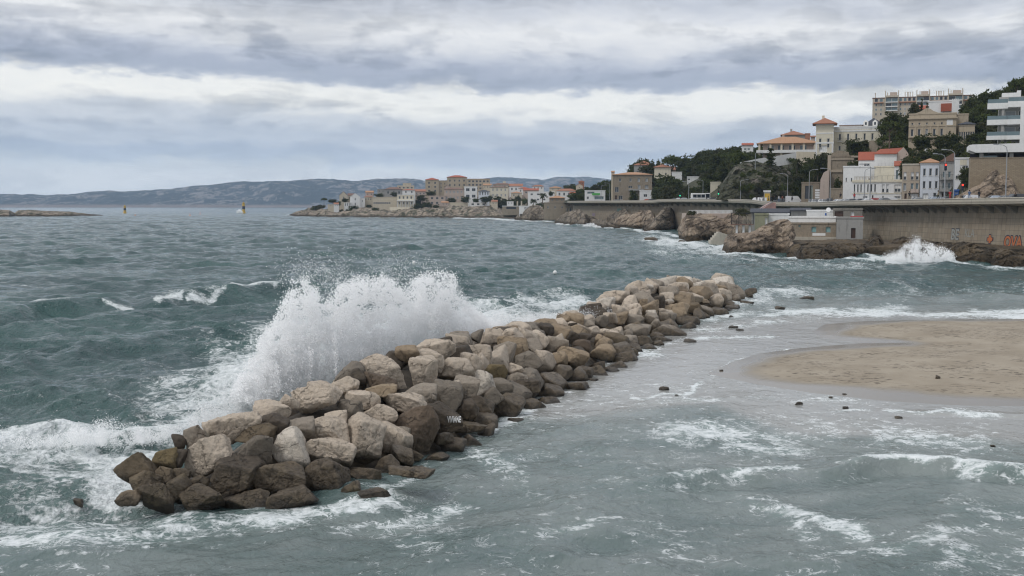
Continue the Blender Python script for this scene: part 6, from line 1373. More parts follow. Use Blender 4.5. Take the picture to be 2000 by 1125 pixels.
ph('long stone embankment wall of the little harbour', 860, 962, 404, 424, 925, STONE, ('flat',), 7, 1, 8, 0.02, 0.2, name='embankment_wall', style='dark')
ph('white low boathouse wall with dark openings above the embankment', 917, 951, 396, 405, 935, WHITEW, ('flat',), 3, 1, 6, 0.14, 0.4, name='boathouse')
ph('cream low garden wall above the embankment', 878, 914, 396, 404.5, 937, CREAM, ('flat',), 0, 0, 4, name='garden_wall')
e, w_, h_ = ph('white restaurant terrace with a lettered front above the brown rock point', 1014, 1056, 403, 410, 690, WHITEW, ('flat',), 0, 0, 7, name='restaurant')
me = text_mesh('IMPASSE', 2.2, 0.0); o = link('lettering', me, NAVYP, e, (w_ * 0.02, -0.04, h_ * 0.42)); o.rotation_euler = (math.pi / 2, 0, 0); o.scale = (1.0, 0.95, 1)
ph('low white terrace with a dark recess left of the lettered restaurant', 981, 1016, 403, 413, 745, STONE, ('flat',), 1, 1, 8, 0.65, 0.4, name='boathouse', style='dark', trim=WHITEW)
ph('tiny white cottage on the rocks left of the tall openings', 652, 662, 399, 406, 940, WHITEW, ('gable', ROOF, 1.2, 0.3), 2, 1, 6)
ph('flat beige wall house at the left tip of the peninsula', 640, 652, 400, 405, 955, CREAM, ('flat',), 1, 1, 6)
ph('cream cottage in the trees below the yellow house', 960, 972, 394, 403, 905, CREAM, ('gable', ROOF, 1.2, 0.3), 2, 1, 6)
ph('white cottage below the small orange hip roof', 990, 1003, 394, 402, 885, WHITEW, ('flat',), 2, 1, 6)
ph('pink cottage under the embankment trees, left of the white boathouse', 862, 876, 396, 404, 935, PINK, ('gable', ROOFO, 1.2, 0.3), 2, 1, 6)
ph('pale house with an orange roof between the palace and the yellow house', 944, 960, 362, 372, 1000, CREAM, ('gable', ROOFO, 1.4, 0.3), 3, 1, 6)
ph('white house high behind the red-roofed houses', 1040, 1062, 364, 374, 960, WHITEW, ('hip', ROOF, 1.2, 0.4), 3, 1, 6)
ph('orange-roofed cottage left of the stepped block', 714, 730, 376, 386, 975, PINK, ('gable', ROOFO, 1.4, 0.3), 2, 1, 6)
for q_ in (1010.5, 1018.5):
    o = MB().box(-0.5, 0.5, -0.5, 0.5, 0, 3.6).build('gate_pillar', CREAM); o.location = W(q_, 403, 760); tag(o, 'cream pillar, ' + ('left' if q_ < 1012 else 'right') + ' one of the pair above the white terrace', 'pillar')
# ================================================================ TREES
def leaf_mat(name, c1, c2):
    t = NT(name); p = t.pos(); r_ = t.n('ObjectInfo').outputs['Random']
    a = t.noise(p, 0.9, 4, 0.7)
    c = t.mix(t.sstep(0.3, 0.7, a), c1, c2)
    c = t.mix(t.math('MULTIPLY', r_, 0.45), c, (0.060, 0.058, 0.030))
    d_ = t.n('BsdfDiffuse', {'Color': c, 'Roughness': 0.8}); tr = t.n('BsdfTranslucent', {'Color': t.mix(0.4, c, (0.10, 0.12, 0.03))})
    mx_ = t.n('MixShader', {0: 0.25, 1: d_.outputs[0], 2: tr.outputs[0]}); t.t.links.new(mx_.outputs[0], t.out.inputs[0]); return t.mat
LEAF = leaf_mat('evergreen_leaves', (0.042, 0.058, 0.026), (0.118, 0.132, 0.060)); LEAFP = leaf_mat('pine_needles', (0.054, 0.078, 0.026), (0.145, 0.172, 0.062)); LEAFO = leaf_mat('olive_leaves', (0.065, 0.072, 0.045), (0.15, 0.15, 0.085)); LEAFY = leaf_mat('palm_leaves', (0.045, 0.055, 0.028), (0.10, 0.11, 0.055))
BARK = plain('bark', (0.12, 0.09, 0.065))
def crown_mesh(kind, seed, mat):
    g = np.random.default_rng(seed); cl = []
    if kind == 'pine':
        for _ in range(46):
            a = g.uniform(0, 6.28); r_ = math.sqrt(g.uniform(0, 1)) * 3.6; cl.append((r_ * math.cos(a), r_ * math.sin(a), 5.6 + 1.7 * (1 - (r_ / 4) ** 2) + g.normal(0, 0.25), g.uniform(0.6, 1.1)))
    elif kind == 'cypress':
        for _ in range(40):
            z_ = g.uniform(0.3, 9.5); r_ = 1.15 * (1 - (z_ / 10.2)) ** 0.6 * g.uniform(0.3, 1); a = g.uniform(0, 6.28); cl.append((r_ * math.cos(a), r_ * math.sin(a), z_, 0.45 + 0.25 * (1 - z_ / 10)))
    elif kind == 'bush':
        for _ in range(34):
            d_ = g.normal(size=3); d_ /= np.linalg.norm(d_); d_[2] = abs(d_[2]); r_ = g.uniform(0.3, 1); cl.append((d_[0] * 3.6 * r_, d_[1] * 3.0 * r_, 0.4 + d_[2] * 3.2 * r_, g.uniform(0.6, 1.1)))
    else:
        off = g.normal(0, 0.9, (5, 3))
        for _ in range(84):
            d_ = g.normal(size=3); d_ /= np.linalg.norm(d_); r_ = g.uniform(0.35, 1) ; o_ = off[g.integers(5)]
            cl.append((d_[0] * 3.1 * r_ + o_[0], d_[1] * 3.1 * r_ + o_[1], max(0.5, 4.4 + d_[2] * 3.7 * r_ + o_[2] * 0.5), g.uniform(0.6, 1.15)))
    vs = []; fs = []
    for (x_, y_, z_, r_) in cl:
        m = 34 if kind != 'cypress' else 26
        c_ = np.array([x_, y_, z_]) + g.normal(0, 1, (m, 3)) * r_ * np.array([0.55, 0.55, 0.36])
        for q_ in c_:
            s_ = g.uniform(0.14, 0.36); a = g.normal(size=3); a /= np.linalg.norm(a); b = np.cross(a, g.normal(size=3)); b /= np.linalg.norm(b)
            n_ = len(vs); vs += [q_ - a * s_ - b * s_ * 0.7, q_ + a * s_ - b * s_ * 0.5, q_ + a * s_ * 0.7 + b * s_, q_ - a * s_ + b * s_ * 0.6]; fs.append((n_, n_ + 1, n_ + 2, n_ + 3))
    me = bpy.data.meshes.new('crown'); me.from_pydata([tuple(v_) for v_ in vs], [], fs); me.materials.append(mat); return me
def palm_mesh(seed):
    g = np.random.default_rng(seed); m = MB()
    for i in range(46):
        a = g.uniform(0, 6.28); el = g.uniform(-0.5, 1.3); L_ = g.uniform(2.3, 3.0); pts_ = []
        for j in range(6):
            u_ = j / 5; pts_.append(Vector((math.cos(a) * L_ * u_ * math.cos(el * (1 - 0.3 * u_)), math.sin(a) * L_ * u_ * math.cos(el), 5.0 + L_ * math.sin(el) * u_ - 1.7 * u_ * u_)))
        for j in range(5):
            p0, p1 = pts_[j], pts_[j + 1]; sd_ = Vector((-math.sin(a), math.cos(a), 0)); w0 = 0.42 * math.sin(math.pi * (0.12 + 0.8 * j / 5)); w1 = 0.42 * math.sin(math.pi * (0.12 + 0.8 * (j + 1) / 5))
            m.add([p0 - sd_ * w0 - Vector((0, 0, 0.2)), p0, p1, p1 - sd_ * w1 - Vector((0, 0, 0.2))], [(0, 1, 2, 3)]); m.add([p0 + sd_ * w0 - Vector((0, 0, 0.2)), p0, p1, p1 + sd_ * w1 - Vector((0, 0, 0.2))], [(0, 1, 2, 3)])
    me = bpy.data.meshes.new('crown'); me.from_pydata(m.v, [], m.f); me.materials.append(LEAFY); return me
def trunk_mesh(kind, seed):
    g = random.Random(seed); m = MB()
    H_ = {'pine': 5.6, 'round': 4.2, 'bush': 1.2, 'cypress': 1.5, 'palm': 5.0}[kind]; r_ = 0.28 if kind != 'bush' else 0.12
    p_ = [Vector((0, 0, -1.0)), Vector((g.uniform(-.15, .15), g.uniform(-.15, .15), H_ * 0.4)), Vector((g.uniform(-.4, .4), g.uniform(-.3, .3), H_))]
    if kind in ('palm', 'cypress'): p_[1].x = p_[2].x = 0.05
    m.tube(p_, r_, r_ * 0.55, 7)
    if kind in ('pine', 'round'):
        for _ in range(5):
            a = g.uniform(0, 6.28); L_ = g.uniform(1.2, 2.4); b_ = p_[1].lerp(p_[2], g.uniform(0.3, 0.95)); m.tube([b_, b_ + Vector((math.cos(a) * L_ * 0.6, math.sin(a) * L_ * 0.6, L_ * 0.5)), b_ + Vector((math.cos(a) * L_, math.sin(a) * L_, L_ * 0.9))], 0.11, 0.04, 5)
    me = m.mesh('trunk'); me.materials.append(BARK); return me
TPL = {}
for kind, ws_, hs_, mats in (('pine', 8.4, 8.0, (LEAFP, LEAFP, LEAF)), ('round', 8.4, 9.0, (LEAF, LEAF, LEAFP, LEAFO)), ('bush', 8.0, 4.4, (LEAF, LEAFO, LEAFP)), ('cypress', 2.6, 10.2, (LEAF,)), ('palm', 5.4, 6.8, (None, None))):
    TPL[kind] = [(palm_mesh(i) if kind == 'palm' else crown_mesh(kind, 31 * i + len(kind), m_), trunk_mesh(kind, i), ws_, hs_) for i, m_ in enumerate(mats)]
NAMES = {'pine': ('pine_tree', 'pine'), 'round': ('evergreen_tree', 'tree'), 'bush': ('bush', 'bush'), 'cypress': ('cypress_tree', 'cypress'), 'palm': ('palm_tree', 'palm')}
def tree(kind, loc, w_, h_, label, group=None, v=None):
    cr, tr, tw, th_ = TPL[kind][v if v is not None else random.randrange(len(TPL[kind]))]
    nm, cat = NAMES[kind]; e = empty(nm, loc, random.uniform(0, 6.28)); sx = w_ / tw; e.scale = (sx, sx, h_ / th_)
    link('crown', cr, None, e); link('trunk', tr, None, e); tag(e, label, cat, group); return e
def tpx(kind, px, pyt, pyb, wpx, Y, label, group=None, v=None):
    k = Y / F; p_ = W(px, pyb, Y); return tree(kind, p_, wpx * k, (pyb - pyt) * k, label, group, v)
HAND = [('pine', 1737, 238, 292, 50, 300, 'umbrella pine with a bare leaning trunk left of the ochre mansion', 1), ('round', 1885, 325, 372, 26, 240, 'dense round tree beside the end of the stone retaining wall', 1), ('cypress', 1504, 286, 324, 17, 364, 'dark pointed cypress in front of the sloping white wall', 0),
 ('round', 1300, 340, 386, 62, 470, 'broad rounded roadside tree right of the brown stone house', 1), ('palm', 1303, 344, 390, 30, 452, 'feathery palm in front of the broad roadside tree', 0), ('palm', 1377, 333, 374, 26, 470, 'palm behind the bus on the coast road', 1), ('palm', 1556, 306, 345, 26, 356, 'palm with a grey-green head on the lawn below the modern villa', 0),
 ('bush', 1450, 402, 421, 40, 240, 'clipped olive-green tree rising through the black pergola', 1), ('bush', 1351, 408, 420, 22, 292, 'grey-green shrub on the pale cliff edge', 1), ('bush', 1238, 368, 392, 26, 485, 'dark shrub in front of the brown stone house', 0), ('round', 1278, 368, 391, 14, 470, 'small dark tree right of the white cube house', 0),
 ('round', 1405, 362, 386, 9, 420, 'small dark tree beside the pale yellow roadside house', 0), ('round', 1786, 200, 240, 28, 330, 'thin grey-leaved tree in front of the apartment block', 3), ('cypress', 1800, 190, 222, 6, 330, 'thin dark cypress against the apartment block, left of the white gable', 0), ('cypress', 1811, 199, 222, 6, 328, 'short thin cypress touching the white gable', 0),
 ('round', 1742, 214, 262, 40, 335, 'bushy tree below the left end of the apartment block', 0), ('round', 1732, 222, 262, 26, 338, 'bushy tree behind the mansard house', 0), ('round', 1765, 226, 268, 34, 330, 'bushy dark tree left of the ochre mansion', 1), ('round', 1690, 273, 300, 44, 330, 'olive-topped hedge tree in front of the long cream wing', 3), ('round', 1665, 268, 300, 40, 328, 'wide dark tree in front of the long cream wing', 0),
 ('round', 1800, 258, 298, 44, 292, 'dark spreading tree in front of the ochre mansion, left one', 0), ('round', 1838, 262, 300, 44, 288, 'dark spreading tree in front of the ochre mansion, middle one', 1), ('round', 1862, 256, 296, 34, 290, 'dark spreading tree in front of the ochre mansion, right one', 0), ('bush', 1612, 292, 315, 40, 335, 'light green shrubbery below the villa tower', 1), ('bush', 1640, 300, 312, 30, 330, 'shrubbery right of the villa tower foot', 2),
 ('round', 1900, 185, 232, 36, 330, 'dark tree right of the apartment block', 0), ('round', 1925, 172, 222, 34, 340, 'round-topped pine on the skyline right of the apartment block', 2), ('round', 1960, 168, 215, 30, 330, 'tree on the skyline above the modern white flats', 2), ('pine', 1985, 155, 205, 34, 330, 'tall pine on the skyline near the right edge', 0), ('pine', 2004, 150, 205, 30, 320, 'tallest pine at the right edge', 1),
 ('round', 1636, 343, 380, 18, 300, 'dark climbing tree left of the plain white house', 0), ('bush', 1560, 334, 352, 36, 352, 'pale scrub at the top of the grass bank', 1),
 ('bush', 660, 392, 401, 18, 965, 'rounded dark shrub on the left tip of the peninsula', 0), ('pine', 633, 387, 399, 13, 985, 'lone umbrella pine on the left tip of the peninsula', 0), ('bush', 617, 400, 410, 22, 960, 'spreading shrub near the left tip of the peninsula', 0), ('bush', 628, 397, 407, 20, 955, 'dark shrub under the lone umbrella pine', 1), ('round', 650, 388, 397, 22, 975, 'dark hedge tree left of the chapel', 0), ('round', 674, 386, 396, 16, 972, 'dark hedge tree right under the chapel', 0),
 ('bush', 690, 400, 411, 26, 945, 'shrub below the three tall openings', 0), ('bush', 734, 404, 413, 18, 935, 'shrub below the long cream building', 0), ('round', 741, 377, 386, 22, 965, 'dark tree above the long cream building', 0), ('round', 770, 375, 385, 16, 968, 'dark tree left of the columned villa', 1), ('round', 817, 396, 412, 24, 935, 'large dark tree right of the yellow terrace wall', 0), ('round', 842, 372, 384, 26, 970, 'dark tree in front of the palace wing', 0),
 ('round', 822, 380, 394, 26, 962, 'leaning dark tree beside the pinkish flat house', 1), ('round', 836, 394, 408, 22, 940, 'dark tree below the pinkish flat house', 0), ('round', 852, 398, 412, 16, 932, 'dark tree at the left end of the embankment', 0), ('bush', 893, 405, 418, 17, 918, 'round bush growing on the stone embankment', 0), ('bush', 882, 414, 423, 10, 917, 'small bush low on the stone embankment', 0), ('bush', 916, 407, 418, 10, 918, 'small bush on the middle of the embankment', 0), ('bush', 936, 408, 420, 14, 917, 'bush at the right of the embankment', 1),
 ('round', 883, 386, 398, 20, 940, 'green tree left of the white modern house', 1), ('round', 909, 382, 397, 22, 938, 'tall green tree in front of the white modern house', 0), ('round', 930, 386, 397, 16, 938, 'green tree right of the white modern house', 2), ('round', 948, 382, 397, 26, 935, 'wide dark tree in front of the blue-roofed house', 0), ('round', 972, 381, 400, 22, 925, 'tall dark tree below the yellow house', 0), ('round', 985, 387, 402, 16, 920, 'light green tree below the yellow house', 3), ('round', 1000, 386, 402, 18, 905, 'dark tree in front of the small orange hip roof', 0), ('round', 1012, 382, 398, 16, 900, 'dark tree left of the big white house', 1), ('round', 958, 380, 394, 12, 940, 'slim dark tree left of the yellow house', 0),
 ('palm', 1060, 375, 397, 20, 780, 'palm in front of the right half of the big white house', 0), ('palm', 1042, 387, 403, 15, 740, 'smaller palm above the lettered terrace', 1), ('palm', 1117, 357, 372, 12, 900, 'palm on the slope near the brick tower house', 1), ('round', 1105, 360, 372, 14, 905, 'dark tree left of the palm on the slope', 0), ('round', 1076, 372, 384, 12, 800, 'dark tree behind the dormered house', 0)]
for kind, px, a, b, w_, Y, lab, v in HAND: tpx(kind, px, a, b, w_, Y, lab, None, v)
SKY = [(1120, 372), (1135, 368), (1150, 362), (1165, 357), (1180, 352), (1192, 349)], [(1240, 318), (1255, 310), (1270, 310), (1290, 309), (1312, 303), (1335, 299), (1358, 300), (1378, 292), (1396, 289), (1412, 291), (1432, 287), (1452, 286), (1470, 286), (1484, 284)]
BLD.append((1350, 1386, 371, 386, 402))
def blocked(px, w_, pt, pb, Y):
    for a, b, c, d, yb in BLD:
        if Y < yb + 2:
            ox = min(px + w_ / 2, b) - max(px - w_ / 2, a); oy = min(pb, d) - max(pt, c)
            if ox > w_ * 0.10 and oy > (pb - pt) * 0.12 and oy > 2: return True
        if abs(Y - yb) < 9 and a - 3 < px < b + 3: return True
    return False
regions = [([(1122, 375), (1190, 352), (1194, 388), (1130, 388)], 26, 6.5, ('round', 'round', 'pine', 'bush'), 'trees on the slope left of the brown house'),
 ([(1240, 322), (1300, 306), (1400, 290), (1484, 288), (1484, 318), (1440, 318), (1405, 352), (1400, 378), (1330, 382), (1275, 380), (1275, 345), (1240, 340)], 70, 8.2, ('round', 'round', 'pine', 'round', 'bush'), 'evergreen trees on the wooded slope above the bus'),
 ([(1410, 325), (1480, 312), (1560, 320), (1615, 318), (1615, 360), (1590, 372), (1560, 385), (1420, 352)], 44, 4.6, ('bush', 'bush', 'round', 'pine'), 'trees and scrub around the grey crag'),
 ([(1555, 302), (1620, 300), (1625, 345), (1560, 345)], 18, 6.5, ('round', 'pine', 'bush'), 'trees below the modern villa'),
 ([(1600, 296), (1700, 265), (1775, 232), (1775, 310), (1700, 312), (1610, 330)], 52, 6.8, ('round', 'round', 'bush', 'pine'), 'trees between the cream villa and the ochre mansion'),
 ([(1775, 285), (1930, 270), (1932, 318), (1780, 322)], 44, 6.0, ('round', 'round', 'bush'), 'dark trees below the ochre mansion'),
 ([(1885, 200), (1935, 180), (2070, 160), (2070, 260), (1932, 275), (1890, 268)], 34, 7.5, ('round', 'pine', 'round'), 'trees on the hill at the right edge'),
]
ORD = lambda n: f'{n}' + ('th' if 10 <= n % 100 <= 20 else {1: 'st', 2: 'nd', 3: 'rd'}.get(n % 10, 'th'))
WHO = {'round': ['dark rounded evergreen', 'bushy evergreen'], 'pine': ['flat-topped pine'], 'bush': ['low shrub']}
tc = 0
for poly, n, size, kinds, grp in regions:
    xs_ = [q_[0] for q_ in poly]; ys_ = [q_[1] for q_ in poly]; got = 0; recs = []; pl = []
    for _ in range(n * 30):
        if got >= n: break
        px = random.uniform(min(xs_), max(xs_)); py = random.uniform(min(ys_), max(ys_))
        if not bool(inside(np.array(px), np.array(py), poly)): continue
        sz = size * random.uniform(0.7, 1.25); kind = random.choice(kinds); hh = sz * {'round': 1.0, 'pine': 1.0, 'bush': 0.55}[kind]
        # find ground whose tree top reaches this height
        h_ = hitpx(px, py + hh * 0.55 * F / 400, BVH)
        if h_ is None: continue
        Y = h_.y
        if Y > 660 or Y < 240: continue
        pt = py + hh * 0.55 * F / 400 - hh * F / Y
        if blocked(px, sz * F / Y, pt, pt + hh * F / Y, Y): continue
        if any((h_.x - q_[0]) ** 2 + (h_.y - q_[1]) ** 2 < (0.42 * (sz + q_[2])) ** 2 for q_ in pl): continue
        lim = np.interp(px, [1120, 1192, 1240, 1300, 1400, 1484, 1500, 1590, 1600, 1690, 1700, 1775, 1885, 1935, 2070], [368, 345, 316, 303, 287, 282, 296, 296, 296, 262, 225, 215, 185, 168, 145])
        if pt < lim - 4: continue
        pl.append((h_.x, h_.y, sz)); o = tree(kind, h_ - Vector((0, 0, 0.3)), sz, hh, None, grp); recs.append((o, kind, px, pt)); got += 1
    recs.sort(key=lambda r_: r_[2]); N = len(recs)
    side = lambda f_: 'far left' if f_ < 0.12 else 'left part' if f_ < 0.36 else 'middle' if f_ < 0.64 else 'right part' if f_ < 0.88 else 'far right'
    for i, (o, kind, px, pt) in enumerate(recs): tag(o, f"{ {'round': 'evergreen', 'pine': 'pine', 'bush': 'shrub'}[kind]}, {ORD(i + 1)} from left of the {grp.replace('evergreen trees on', 'trees on').replace('dark trees', 'trees').replace('and scrub ', '')}" , NAMES[kind][1], grp); tc += 1
# skyline trees, set one by one along the top of the wood
for tab, Yb, nm in ((SKY[0], 640, 'above the white and blue kiosk'), (SKY[1], 600, 'on the ridge above the bus')):
    for i, (px, pt) in enumerate(tab):
        Y = Yb - (i * 9 if Yb == 600 else 0); x_ = XY(px, Y, 20).x; g_ = down(x_, Y, BVH)
        if g_ is None: continue
        top = W(px, pt, Y).z; hh = max(5.0, top - g_)
        o = tree('pine' if i % 3 == 1 else 'round', (x_, Y, g_ - 0.3 if top - g_ > 5 else top - 5.0), min(11, max(7.5, hh * 0.95)), hh, None, None)
        tag(o, f"{'flat-topped pine' if i % 3 == 1 else 'dark tree'} {nm}, tree {['one','two','three','four','five','six','seven','eight','nine','ten','eleven','twelve','thirteen','fourteen'][i]} from the left", 'tree', 'skyline trees ' + nm)

# rows of planting set out along the slope: (points (px, top py, distance), step in px, size m, kinds, where)
def band(pts_, step, size, kinds, where, bvh=None):
    chk = any(q_ in where for q_ in ('the bus', 'middle of the wood', 'lower wood', 'behind the brown', 'front of the brown')) or bvh is not None
    bvh = bvh or BVH
    L_ = np.array(pts_, float); px = L_[0, 0]; recs = []
    while px <= L_[-1, 0]:
        pt = np.interp(px, L_[:, 0], L_[:, 1]) + random.uniform(-4, 5); Y = np.interp(px, L_[:, 0], L_[:, 2]) + random.uniform(-4, 4); q_ = W(px, pt, Y); g_ = down(q_.x, Y, bvh)
        if g_ is not None:
            kind = random.choice(kinds); sz = size * random.uniform(0.8, 1.25); hh = min(max(q_.z - g_ + 0.4, sz * 0.6), sz * 1.7)
            if kind == 'bush': hh = min(hh, sz * 0.9)
            if chk and blocked(px, sz * F / Y * 0.8, pt, pt + hh * F / Y, Y):
                px += step * 0.6; continue
            recs.append((tree(kind, (q_.x, Y, q_.z - hh), sz, hh, None, None), kind))
        px += step * random.uniform(0.75, 1.25)
    N = len(recs); W_ = ['leftmost', 'second', 'third', 'fourth', 'fifth', 'sixth', 'seventh', 'eighth', 'ninth', 'tenth', 'eleventh', 'twelfth', 'thirteenth', 'fourteenth', 'fifteenth', 'sixteenth', 'seventeenth', 'eighteenth', 'nineteenth', 'twentieth']
    for i, (o, kind) in enumerate(recs):
        w1 = 'rightmost' if i == N - 1 and N > 1 else W_[min(i, 19)]
        tag(o, f"{w1} {'from left ' if 0 < i < N - 1 else ''}of the trees {where}", NAMES[kind][1], 'planting ' + where)
RB = ('round', 'round', 'bush')
band([(1780, 292, 284), (1850, 290, 280), (1930, 278, 270)], 13, 5.5, ('round',), 'just below the ochre mansion')
band([(1770, 302, 276), (1850, 302, 272), (1900, 296, 262)], 14, 4.5, RB, 'right above the roadside roofs')
band([(1640, 300, 330), (1700, 292, 316), (1775, 288, 300)], 14, 5.5, ('round',), 'below the long cream wing')
band([(1664, 312, 312), (1710, 306, 308), (1775, 304, 298)], 15, 4.5, RB, 'behind the large gabled house')
band([(1646, 290, 330), (1668, 277, 334), (1702, 273, 330)], 13, 5.5, ('round', 'round', 'bush'), 'in front of the cream wing')
band([(1730, 252, 326), (1772, 250, 320)], 12, 6.0, ('round',), 'left of the ochre mansion')
band([(1734, 224, 345), (1772, 220, 340)], 13, 6.0, ('round',), 'under the apartment block')
band([(1890, 214, 322), (1935, 200, 318)], 10, 6.5, ('round', 'pine', 'round'), 'right of the ochre mansion, upper')
band([(1893, 240, 312), (1935, 236, 306)], 10, 6.0, ('round',), 'right of the ochre mansion, middle')
band([(1900, 262, 300), (1950, 262, 292)], 10, 5.5, ('round',), 'right of the ochre mansion, lower')
band([(1890, 196, 340), (1930, 178, 345), (2030, 158, 335)], 12, 7.5, ('round', 'round', 'pine'), 'on the skyline at the right')
band([(1905, 277, 245), (2060, 272, 246)], 11, 2.4, ('bush',), 'along the white terrace slab')
band([(1598, 300, 338), (1622, 304, 336)], 10, 4.5, RB, 'at the foot of the villa tower')
band([(1560, 318, 366), (1618, 312, 350)], 12, 5.5, ('round', 'round', 'pine'), 'below the terrace wall')
band([(1560, 334, 356), (1616, 332, 338)], 12, 5.0, RB, 'above the green-doored garage')
band([(1452, 318, 378), (1500, 326, 372), (1556, 330, 364)], 12, 4.0, ('bush', 'bush', 'round'), 'on the brow of the crag')
band([(1425, 338, 351), (1480, 330, 350), (1540, 340, 350)], 12, 2.6, ('bush',), 'high on the face of the crag')
band([(1425, 352, 351), (1480, 350, 350), (1550, 356, 350)], 13, 3.0, ('bush',), 'clinging to the face of the crag')
band([(1440, 372, 350), (1480, 374, 349), (1500, 378, 350)], 24, 3.2, ('bush',), 'at the foot of the crag')
band([(1398, 300, 470), (1440, 298, 440), (1500, 290, 420)], 11, 6.5, ('round', 'round', 'pine'), 'left of the modern villa')
band([(1280, 330, 545), (1340, 324, 530), (1400, 316, 480), (1440, 310, 440)], 14, 8.0, ('round',), 'across the middle of the wood')
band([(1320, 350, 500), (1400, 340, 450), (1425, 335, 420)], 14, 7.0, ('round', 'pine', 'round'), 'across the lower wood')
band([(1245, 348, 545), (1285, 345, 520)], 11, 7.0, ('round',), 'behind the brown stone house')
band([(1325, 366, 470), (1385, 362, 440), (1425, 358, 400)], 12, 5.0, RB, 'along the road by the bus')
band([(1130, 380, 640), (1192, 370, 610)], 10, 7.0, ('round', 'bush'), 'left of the brown stone house, lower')
band([(1125, 374, 690), (1192, 358, 660)], 10, 8.0, ('round',), 'left of the brown stone house, upper')
PK = ('round', 'bush', 'bush')
band([(600, 411, 990), (650, 408, 960), (700, 405, 930)], 9, 5.0, ('bush',), 'on the left tip of the peninsula', BVP)
band([(690, 412, 905), (760, 411, 900), (850, 410, 895)], 12, 5.0, ('bush',), 'on the rocks below the long cream building', BVP)
band([(720, 399, 955), (780, 401, 945), (860, 400, 940)], 13, 6.0, PK, 'between the low peninsula houses', BVP)
band([(800, 388, 968), (870, 388, 960), (960, 386, 950)], 12, 7.0, ('round',), 'in the gardens below the palace', BVP)
band([(868, 396, 935), (1000, 394, 915)], 9, 6.5, PK, 'above the stone embankment', BVP)
band([(960, 388, 925), (1030, 390, 880), (1070, 392, 800)], 8, 7.0, ('round', 'round', 'bush'), 'below the big white house', BVP)
band([(1090, 360, 905), (1130, 360, 880)], 9, 7.0, ('round',), 'beside the brick tower house', BVP)
band([(1215, 372, 495), (1245, 374, 495)], 10, 4.5, ('round', 'bush'), 'in front of the brown stone house')

# ================================================================ STREET
def lamp(px, pyt, pyb, Y, label, arm=-1, double=False):
    k = Y / F; p_ = W(px, pyb, Y); H = (pyb - pyt) * k; e = empty('street_lamp', p_); tag(e, label, 'street lamp', 'street lamps along the coast road')
    m = MB(); m.tube([(0, 0, -0.3), (0, 0, H * 0.9)], 0.13, 0.08, 8); m.build('pole', STEEL, e)
    for sgn in ((arm, -arm) if double else (arm,)):
        m = MB(); m.tube([(0, 0, H * 0.895), (0.15 * sgn, 0, H * 0.96), (0.8 * sgn, 0, H), (1.7 * sgn, 0, H * 1.005)], 0.07, 0.05, 6); ao = m.build('arm', STEEL, e)
        m = MB(); m.box(1.65 * sgn if sgn > 0 else 2.5 * sgn, 2.5 * sgn if sgn > 0 else 1.65 * sgn, -0.16, 0.16, H * 1.0, H * 1.0 + 0.2); m.build('lamp_head', STEEL, ao)
for px, a, b, Y, lb, ar in ((1964, 284, 386, 205, 'tall grey street lamp in front of the stone retaining wall', -1), (1862, 294, 387, 214, 'street lamp right of the balcony house with its head over the road', -1), (1844, 302, 387, 225, 'street lamp in front of the white three-bay house', -1), (1699, 322, 390, 245, 'street lamp in front of the long low white building', -1), (1688, 330, 390, 262, 'slim dark street lamp left of the one before the low white building', 1), (1621, 330, 391, 275, 'street lamp beside the ruined stone building', -1),
   (1580, 332, 389, 325, 'street lamp on the grass bank right of the cypress', 1), (1538, 340, 389, 345, 'street lamp standing before the crag, right one', -1), (1446, 352, 389, 352, 'street lamp standing before the crag, left one', 1), (1345, 355, 389, 398, 'street lamp in front of the white stepped house', -1), (1191, 358, 392, 498, 'street lamp at the corner of the brown stone house', -1), (1174, 362, 392, 520, 'street lamp beside the white and blue kiosk', 1), (1475, 298, 330, 360, 'lamp on the path below the skyline villa', 1), (1373, 352, 376, 420, 'street lamp behind the bus', -1)): lamp(px, a, b, Y, lb, ar)
def emis(name, col, s_): t = NT(name); p_ = t.n('Emission', {'Color': col, 'Strength': s_}); t.t.links.new(p_.outputs[0], t.out.inputs[0]); return t.mat
RED_ON = emis('red_signal', (1.0, 0.05, 0.03), 2.2); GRN_ON = emis('green_signal', (0.05, 0.9, 0.45), 1.6)
def signal(px, py, pyb, Y, mat, label, s=1.0):
    k = Y / F; p_ = W(px, pyb, Y); H = (pyb - py) * k; e = empty('traffic_light', p_); tag(e, label, 'traffic light')
    MB().tube([(0, 0, -0.3), (0, 0, H - 0.5)], 0.07, 0.07, 7).build('pole', STEEL, e)
    h_ = MB().box(-0.22 * s, 0.22 * s, -0.14, 0.14, H - 1.1 * s, H + 0.35 * s).build('signal_head', BLKP, e); red = mat is RED_ON
    for j, z_ in enumerate((H + 0.05 * s, H - 0.38 * s, H - 0.8 * s)):
        on = (j == 0) == red and (red or j == 2)
        m = MB(); m.lathe([(0.19 * s, 0), (0.19 * s, 0.05), (0.13 * s, 0.08)], 12); o = m.build('signal_lens', mat if on else NAVYP, h_); o.rotation_euler = (math.pi / 2, 0, 0); o.location = (0, -0.141, z_)
signal(1845, 323, 387, 224, RED_ON, 'traffic light showing red, in front of the white three-bay house'); signal(1879, 362, 387, 228, RED_ON, 'lower traffic light showing red, beside the round tree'); signal(1328, 378, 388.5, 405, GRN_ON, 'traffic light showing green, left of the bus'); signal(1403, 374, 388.5, 368, GRN_ON, 'traffic light showing green, right of the bus')
